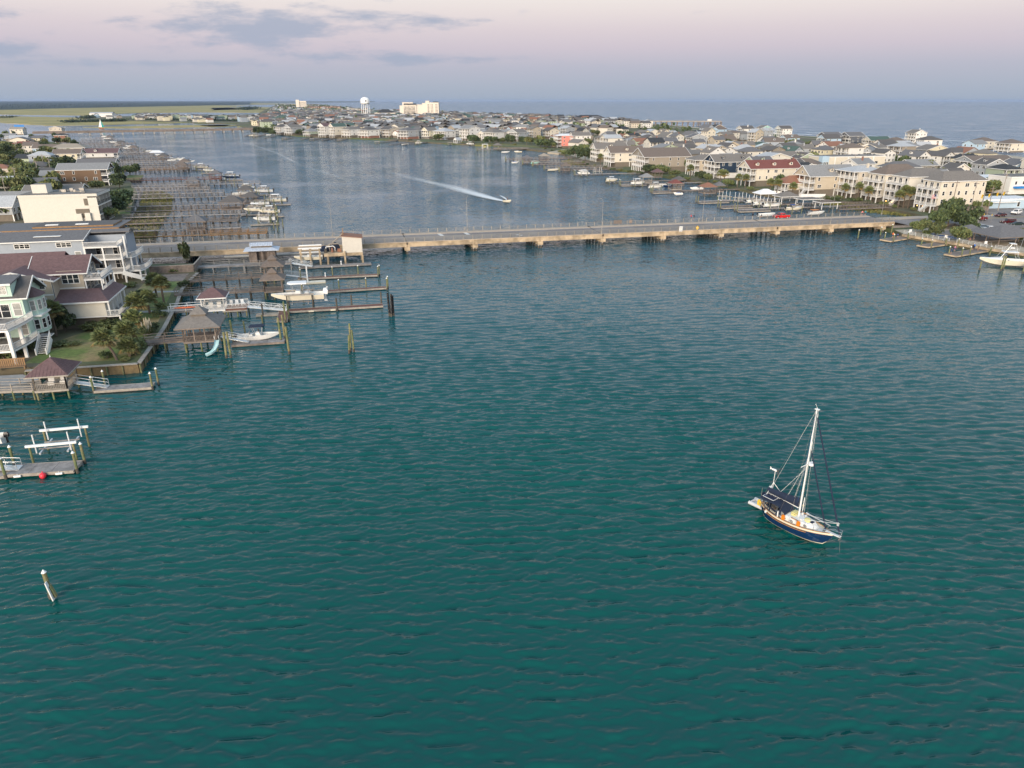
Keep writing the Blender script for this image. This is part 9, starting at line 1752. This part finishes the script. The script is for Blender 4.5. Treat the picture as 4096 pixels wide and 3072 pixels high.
# ================================================================== LANDMARKS
x, y = P(1465,476,1.2); t = thing('water_tower','white water tower with round tank on tall legs','water tower',(x,y,1.2),R(10))
sc = y/1911.; rad = 9.6
tw_ = []
for i in range(6): a = i*math.pi/3; MB().tube((rad*1.0*math.cos(a),rad*1.0*math.sin(a),0),(rad*.82*math.cos(a),rad*.82*math.sin(a),33),.62,.55,'white_paint',8).obj('leg', t)
MB().cyl(0,0,0,32,1.3,1.3,'white_paint',12).obj('riser', t); m = MB(); rings = []
for q, z in ((.80,31),(.98,32.5),(1.06,34.5),(1.06,38),(1.0,41),(.82,43.6),(.5,45.3),(.12,46)): rings.append([(rad*q*math.cos(2*math.pi*j/24),rad*q*math.sin(2*math.pi*j/24),z) for j in range(24)])
m.loft(rings,'white_paint'); tk = m.obj('tank', t, smooth=True); m = MB(); [m.beam((rad*1.1*math.cos(j*.2618),rad*1.1*math.sin(j*.2618),33.9),(rad*1.1*math.cos((j+1)*.2618),rad*1.1*math.sin((j+1)*.2618),33.9),.3,.9,'white_paint') for j in range(24)]; m.obj('walkway', tk); m = MB(); m.poly([(1.5*math.cos(j*.5236)+1.5,-rad*1.09,38+1.5*math.sin(j*.5236)) for j in range(12)],'bluegrey_mark' if False else 'canvas_navy'); m.obj('emblem', tk); MB().cyl(1,0,45.6,49,.3,.2,'galv',6).cyl(-3,2,44.8,48,.3,.2,'r_rust',6).obj('antenna', tk)
for zz in (10,20): m = MB(); [m.beam((rad*.94*math.cos(i*math.pi/3),rad*.94*math.sin(i*math.pi/3),zz),(rad*.94*math.cos((i+1)*math.pi/3),rad*.94*math.sin((i+1)*math.pi/3),zz),.4,.4,'white_paint') for i in range(6)]; m.obj('brace', t)
# ocean-front resort hotel
x0, y0 = P(1600,470,1.2); x1 = P(1756,470,1.2)[0]; t = thing('resort_hotel','large cream resort hotel with stepped towers on the ocean front','hotel',(x0,y0,1.2),0); Wd = x1-x0; zs = lambda v: Zat(1680, v, y0)-1.2
def hb(a, b, v, dp, nm='wing', off=0): o = MB().box(Wd*a,off,0,Wd*b,off+dp,zs(v),'hotel_cream').obj(nm, t); MB().box(Wd*a-.3,off-.3,zs(v),Wd*b+.3,off+dp+.3,zs(v)+1.2,'hotel_cream','gravel_roof').obj('parapet', o); return o
hb(0,.09,424,26,off=2); w1 = hb(.09,.43,421,28); hb(.06,.33,411,12,off=10); hb(.43,.63,420,24,off=3); hb(.58,.70,414,20,off=2); w2 = hb(.66,1,412,26); hb(.665,.76,405,14,off=4,nm='tower')
MB().faces([(Wd*.11,-2,zs(421)+1.3),(Wd*.43,-2,zs(421)+1.3),(Wd*.43,3,zs(421)+4),(Wd*.11,3,zs(421)+4)],[(0,1,2,3)],'r_black').obj('roof_edge', w1); MB().box(Wd*.86,4,zs(412)+1.2,Wd*.98,18,zs(412)+3.2,'r_black').obj('roof_plant', w2); MB().cyl(Wd*.74,8,zs(405),zs(405)+6,.3,.2,'galv',6).obj('antenna', t)
zt_ = zs(421)
for i in range(9):
 for j in range(7): MB().box(Wd*(.115+.033*i),-.35,zt_*(.13+.115*j),Wd*(.115+.033*i+.019),-.02,zt_*(.13+.115*j+.075),'glass').obj('window', w1)
zt_ = zs(412)
for i, f in enumerate((.72,.745,.80,.84,.92,.95)):
 for j in range(9): MB().box(Wd*f,-.35,zt_*(.1+.095*j),Wd*(f+.016),-.02,zt_*(.1+.095*j+.05),'glass').obj('window', w2)
MB().box(-Wd*.02,-14,0,Wd*.45,-.5,9,'hotel_cream','r_black').obj('podium', t); MB().box(-Wd*.9,-6,0,-Wd*.05,14,11,'hotel_cream','r_greybrown').obj('low_wing', t); m = MB(); hip_mb(m,-Wd*.55,-Wd*.2,-4,14,11,8,2,'r_black'); m.obj('pavilion_roof', t)
x, y = P(1206,438,1.2); t = thing('apartment_tower','pale apartment tower far up the island on the horizon','tower',(x,y,1.2),R(10)); s_ = y/2819.; MB().box(-18*s_,0,0,-6*s_,24,Zat(1200,400,y),'hotel_cream').obj('core', t); MB().box(-6*s_,4,0,19*s_,26,Zat(1210,405,y),'hotel_cream').obj('wall', t); [MB().box(-5*s_+i*3.4*s_,3.6,z_,-5*s_+(i*3.4+1.6)*s_,3.98,z_+2.2,'glass').obj('window', t) for i in range(7) for z_ in range(4, int(Zat(1210,405,y))-4, 5)]
x, y = P(1300,440,1.2); t = thing('apartment_block','long low tan apartment terrace left of the water tower','apartments',(x,y,1.2),R(-8)); MB().box(-80,0,0,70,18,11,'w_tan').obj('wall', t); m = MB(); gable_mb(m,-80,70,0,18,11,3,'x',.6,'r_rust'); m.obj('roof', t); [MB().box(-76+i*10,-.3,z_,-71+i*10,-.02,z_+2,'glass').obj('window', t) for i in range(14) for z_ in (2,5.5,8.5)]
x, y = P(2330,489,1.2); t = thing('pier_house','broad pavilion house with black hip roof at the root of the ocean pier','house',(x,y,1.2),R(8)); MB().box(-12,0,0,42,20,8,'w_cream').obj('wall', t); m = MB(); hip_mb(m,-12,42,0,20,8,5,2.5,'r_black'); m.obj('roof', t); [win(t,-8+i*5.5,0,4.6,'y-',2,2,2,2) for i in range(9)]
# fishing pier
a, b = P(2345,500,0), P(2880,506,0); Yp = a[1]; px0, py0 = P(2345,503,0); px1, py1 = P(2882,505,0); t = thing('fishing_pier','long fishing pier on timber bents reaching into the ocean','pier',(px0,py0,0),math.atan2(py1-py0,px1-px0)); ln = math.hypot(px1-px0,py1-py0); dz_ = Zat(2600,481,(py0+py1)/2)-1.2
MB().box(-60,-4,dz_-1.3,ln,4,dz_,'wood_pale').obj('deck', t); nb = 26
for i in range(nb):
 f = i/(nb-1); x = ln*(f if f < .8 else .8+(f-.8)); m = MB()
 for y in (-3.2,0,3.2): m.tube((x,y*1.15,-3),(x,y,dz_-.7),.75,.6,'wood_brown',6)
 m.beam((x,-3.8,dz_-1.2),(x,3.8,dz_-1.2),.6,.7,'wood_brown'); m.beam((x,-3.6,2),(x+2.0,3.4,dz_-1),.4,.4,'wood_brown'); m.obj('bent', t)
for i in range(9): x = ln*(.80+.025*i); m = MB(); m.tube((x,-4.4,-3),(x+1.2,-3.6,dz_-.6),.42,.36,'wood_brown',6); m.tube((x,4.4,-3),(x+1.2,3.6,dz_-.6),.42,.36,'wood_brown',6); m.obj('end_pile', t)
for s in (-1,1): m = MB(); m.box(-60,s*3.9-.1,dz_+.9,ln,s*3.9+.1,dz_+1.15,'wood_grey'); [m.box(i*5-.12,s*3.9-.12,dz_,i*5+.12,s*3.9+.12,dz_+1.0,'wood_grey') for i in range(-12,int(ln/5))]; m.obj('railing', t)
for i in range(8): MB().cyl(ln*(.1+.12*i),3.6,dz_,dz_+5,.15,.1,'galv',6).obj('lamp_post', t)
MB().box(ln*.90,-2,dz_,ln*.93,2,dz_+3,'w_white').cyl(ln*.915,0,dz_+3,dz_+9,.2,.1,'galv',6).obj('hut', t); MB().box(ln*.18,-2,dz_,ln*.21,2,dz_+3,'w_tan').obj('hut', t)
# far road bridge
fa, fb_ = P(360,541,0), P(1010,529,0); ln = math.hypot(fb_[0]-fa[0], fb_[1]-fa[1]); t = thing('road_bridge','low distant road bridge on short piers before the marsh','bridge',(fa[0],fa[1],0),math.atan2(fb_[1]-fa[1],fb_[0]-fa[0])); dz_ = 4.2
MB().box(-60,0,dz_-1.5,ln+40,11,dz_,'wood_brown','asphalt').obj('deck', t); [MB().box(-60,y_,dz_+.02,ln+40,y_+.3,dz_+1.0,'wood_brown').obj('parapet', t) for y_ in (0,10.7)]
for i in range(17): x = ln*i/16; MB().box(x-.9,.5,-2,x+.9,10.5,dz_-1.5,'concrete_grey').obj('pier', t)
for i, u in enumerate((575,775)): x, y = P(u, 538,4.2); t = thing('street_lamp', 'lamp post on the distant bridge, '+('left' if i == 0 else 'right')+' one','street lamp',(x,y+3,4.2),0,'lamp posts on the distant bridge'); MB().cyl(0,0,0,16,.3,.18,'galv',6).obj('pole', t); MB().beam((-2,0,16),(2,0,16),.2,.3,'galv').obj('arm', t)
# red and white sailing boat beyond the far bridge
x, y = P(407,514,0); t = thing('sailing_dinghy','small sailing boat with white and green sail beyond the far bridge','sailing boat',(x,y,0),R(10)); m = MB(); m.loft([[(-4,-1.2,.9),(-4,0,-.3),(-4,1.2,.9)],[(0,-1.6,1),(0,0,-.4),(0,1.6,1)],[(4.5,-.05,1.3),(4.5,0,.6),(4.5,.05,1.3)]],'orange'); m.obj('hull', t); MB().cyl(.4,0,.8,14,.12,.08,'white_paint',6).obj('mast', t); MB().faces([(.2,0,2),(-4,.4,2.2),(.2,0,13.6)],[(0,1,2)],'white_paint').faces([(.7,0,2),(4,.3,1.6),(.7,0,12)],[(0,1,2)],'canvas_teal').obj('sail', t); 
x, y = P(2274,408,0); t = thing('sailing_boat','tiny white boat on the ocean horizon','boat',(x,y,0),0); MB().box(-9,-3,0,9,3,5,'white_paint').obj('hull', t); MB().box(-3,-2,5,3,2,14,'white_paint').obj('superstructure', t)
# ================================================================== MOVING BOAT AND WAKES
e, n = up(2032,812,0); sp_ = boat('small open motorboat with two riders speeding toward the bridge', e, n, R(-73), 5.4, .05, 'hull_cream', None, 'black', 1, 2.2, group=None, kind='skiff', pitch=R(-5))
x, y = W(e, n); person('rider in a red jacket sitting in the speeding motorboat', x-.3, y+.3, .55, ANG+R(-73), (.5,.03,.03), (.04,.04,.06), pose='sit'); person('rider in grey standing at the back of the speeding motorboat', x-.2, y+1.1, .55, ANG+R(-73), (.12,.12,.14), (.05,.05,.08))
def foam_mat(name, dens, sc):
 m = bpy.data.materials.new(name); m.use_nodes = True; t = m.node_tree; n = t.nodes; L = t.links; b = n['Principled BSDF']; b.inputs['Base Color'].default_value = (.80,.82,.82,1); b.inputs['Roughness'].default_value = .6
 at = n.new('ShaderNodeAttribute'); at.attribute_name = 'cover'; g_ = n.new('ShaderNodeNewGeometry'); no = n.new('ShaderNodeTexNoise'); no.inputs['Scale'].default_value = sc; no.inputs['Detail'].default_value = 6; no.inputs['Roughness'].default_value = .7; L.new(g_.outputs['Position'], no.inputs['Vector'])
 a = n.new('ShaderNodeMath'); a.operation = 'MULTIPLY'; L.new(at.outputs['Fac'], a.inputs[0]); a.inputs[1].default_value = dens; s = n.new('ShaderNodeMath'); s.operation = 'ADD'; L.new(a.outputs[0], s.inputs[0]); L.new(no.outputs[0], s.inputs[1])
 r_ = n.new('ShaderNodeMapRange'); r_.inputs[1].default_value = .62; r_.inputs[2].default_value = 1.15; L.new(s.outputs[0], r_.inputs[0]); q = n.new('ShaderNodeMath'); q.operation = 'MULTIPLY'; L.new(r_.outputs[0], q.inputs[0]); L.new(at.outputs['Fac'], q.inputs[1]); q.use_clamp = True; sq = n.new('ShaderNodeMath'); sq.operation = 'POWER'; sq.inputs[1].default_value = .7; L.new(q.outputs[0], sq.inputs[0]); L.new(sq.outputs[0], b.inputs['Alpha']); return m
def wake(name, label, pts, dens, sc, z=.3):
 vs_, fs_, cov = [], [], []; K = 8; P3 = []
 for (u, v, w, c) in pts: x, y = P(u, v, 0); P3.append((x, y, w, c))
 Q = []
 for a, b in zip(P3, P3[1:]):
  for j in range(8): f = j/8; Q.append(tuple(a[k]+(b[k]-a[k])*f for k in range(4)))
 Q.append(P3[-1])
 for i, (x, y, w, c) in enumerate(Q):
  a, b = Q[max(0,i-1)], Q[min(len(Q)-1,i+1)]; d = math.hypot(b[0]-a[0], b[1]-a[1]); nx, ny = -(b[1]-a[1])/d, (b[0]-a[0])/d
  for j in range(K+1): f = j/K*2-1; vs_.append((x+nx*w*f, y+ny*w*f, z)); cov.append(c*(1-abs(f)**1.6) if 0 < i < len(Q)-1 else 0)
 for i in range(len(Q)-1):
  for j in range(K): a = i*(K+1)+j; fs_.append((a,a+1,a+K+2,a+K+1))
 me = bpy.data.meshes.new(name); me.from_pydata(vs_, [], fs_); at = me.attributes.new('cover','FLOAT','POINT'); at.data.foreach_set('value', cov); me.materials.append(foam_mat(name+'_foam', dens, sc)); me.update(); return stuff(inst(name, me), label, 'wake')
wake('boat_wake','white foaming wake trailing behind the speeding motorboat',[(2036,811,.9,1),(2015,807,1.4,1.0),(1980,799,2.8,1.0),(1930,786,4.4,.9),(1870,769,5.8,.72),(1800,749,6.8,.5),(1720,731,5.6,.45),(1640,712,6,.32),(1560,690,6,.18),(1520,682,6,0)],1.0,.8)
wake('boat_wake','spray plume beside the speeding motorboat',[(2030,806,.5,.9),(2015,795,.9,.8),(2002,788,1.0,.5),(1996,784,.8,0)],1.0,1.5,.6)
wake('boat_wake','thin old wake line curving across the far sound',[(880,553,2,.0),(960,566,3,.3),(1040,590,2.6,.34),(1110,615,2.4,.36),(1160,640,2.6,.36),(1200,662,3,.2),(1290,690,4,.28),(1370,716,4,.24),(1450,748,4,.1),(1480,760,5,0)],.9,.5)
wake('boat_wake','faint second old wake streak right of the curving one',[(1120,588,3,0),(1230,628,4,.15),(1330,676,5,.18),(1400,700,5,.0)],.9,.5)
# ================================================================== HAZE: thin even air over the water and the land
hz = MB().box(-28000,-28000,-4,28000,28000,62,'trim').mesh('haze'); hz.materials.clear(); hm = bpy.data.materials.new('haze_air'); hm.use_nodes = True; hn = hm.node_tree.nodes; hn.remove(hn['Principled BSDF']); pv = hn.new('ShaderNodeVolumePrincipled'); pv.inputs['Color'].default_value = (.55,.70,1.0,1); pv.inputs['Density'].default_value = 2.4e-5; pv.inputs['Anisotropy'].default_value = 0.2; hm.node_tree.links.new(pv.outputs[0], hn['Material Output'].inputs['Volume']); hz.materials.append(hm); stuff(inst('haze', hz), 'thin bluish evening haze over sea and land', 'haze')
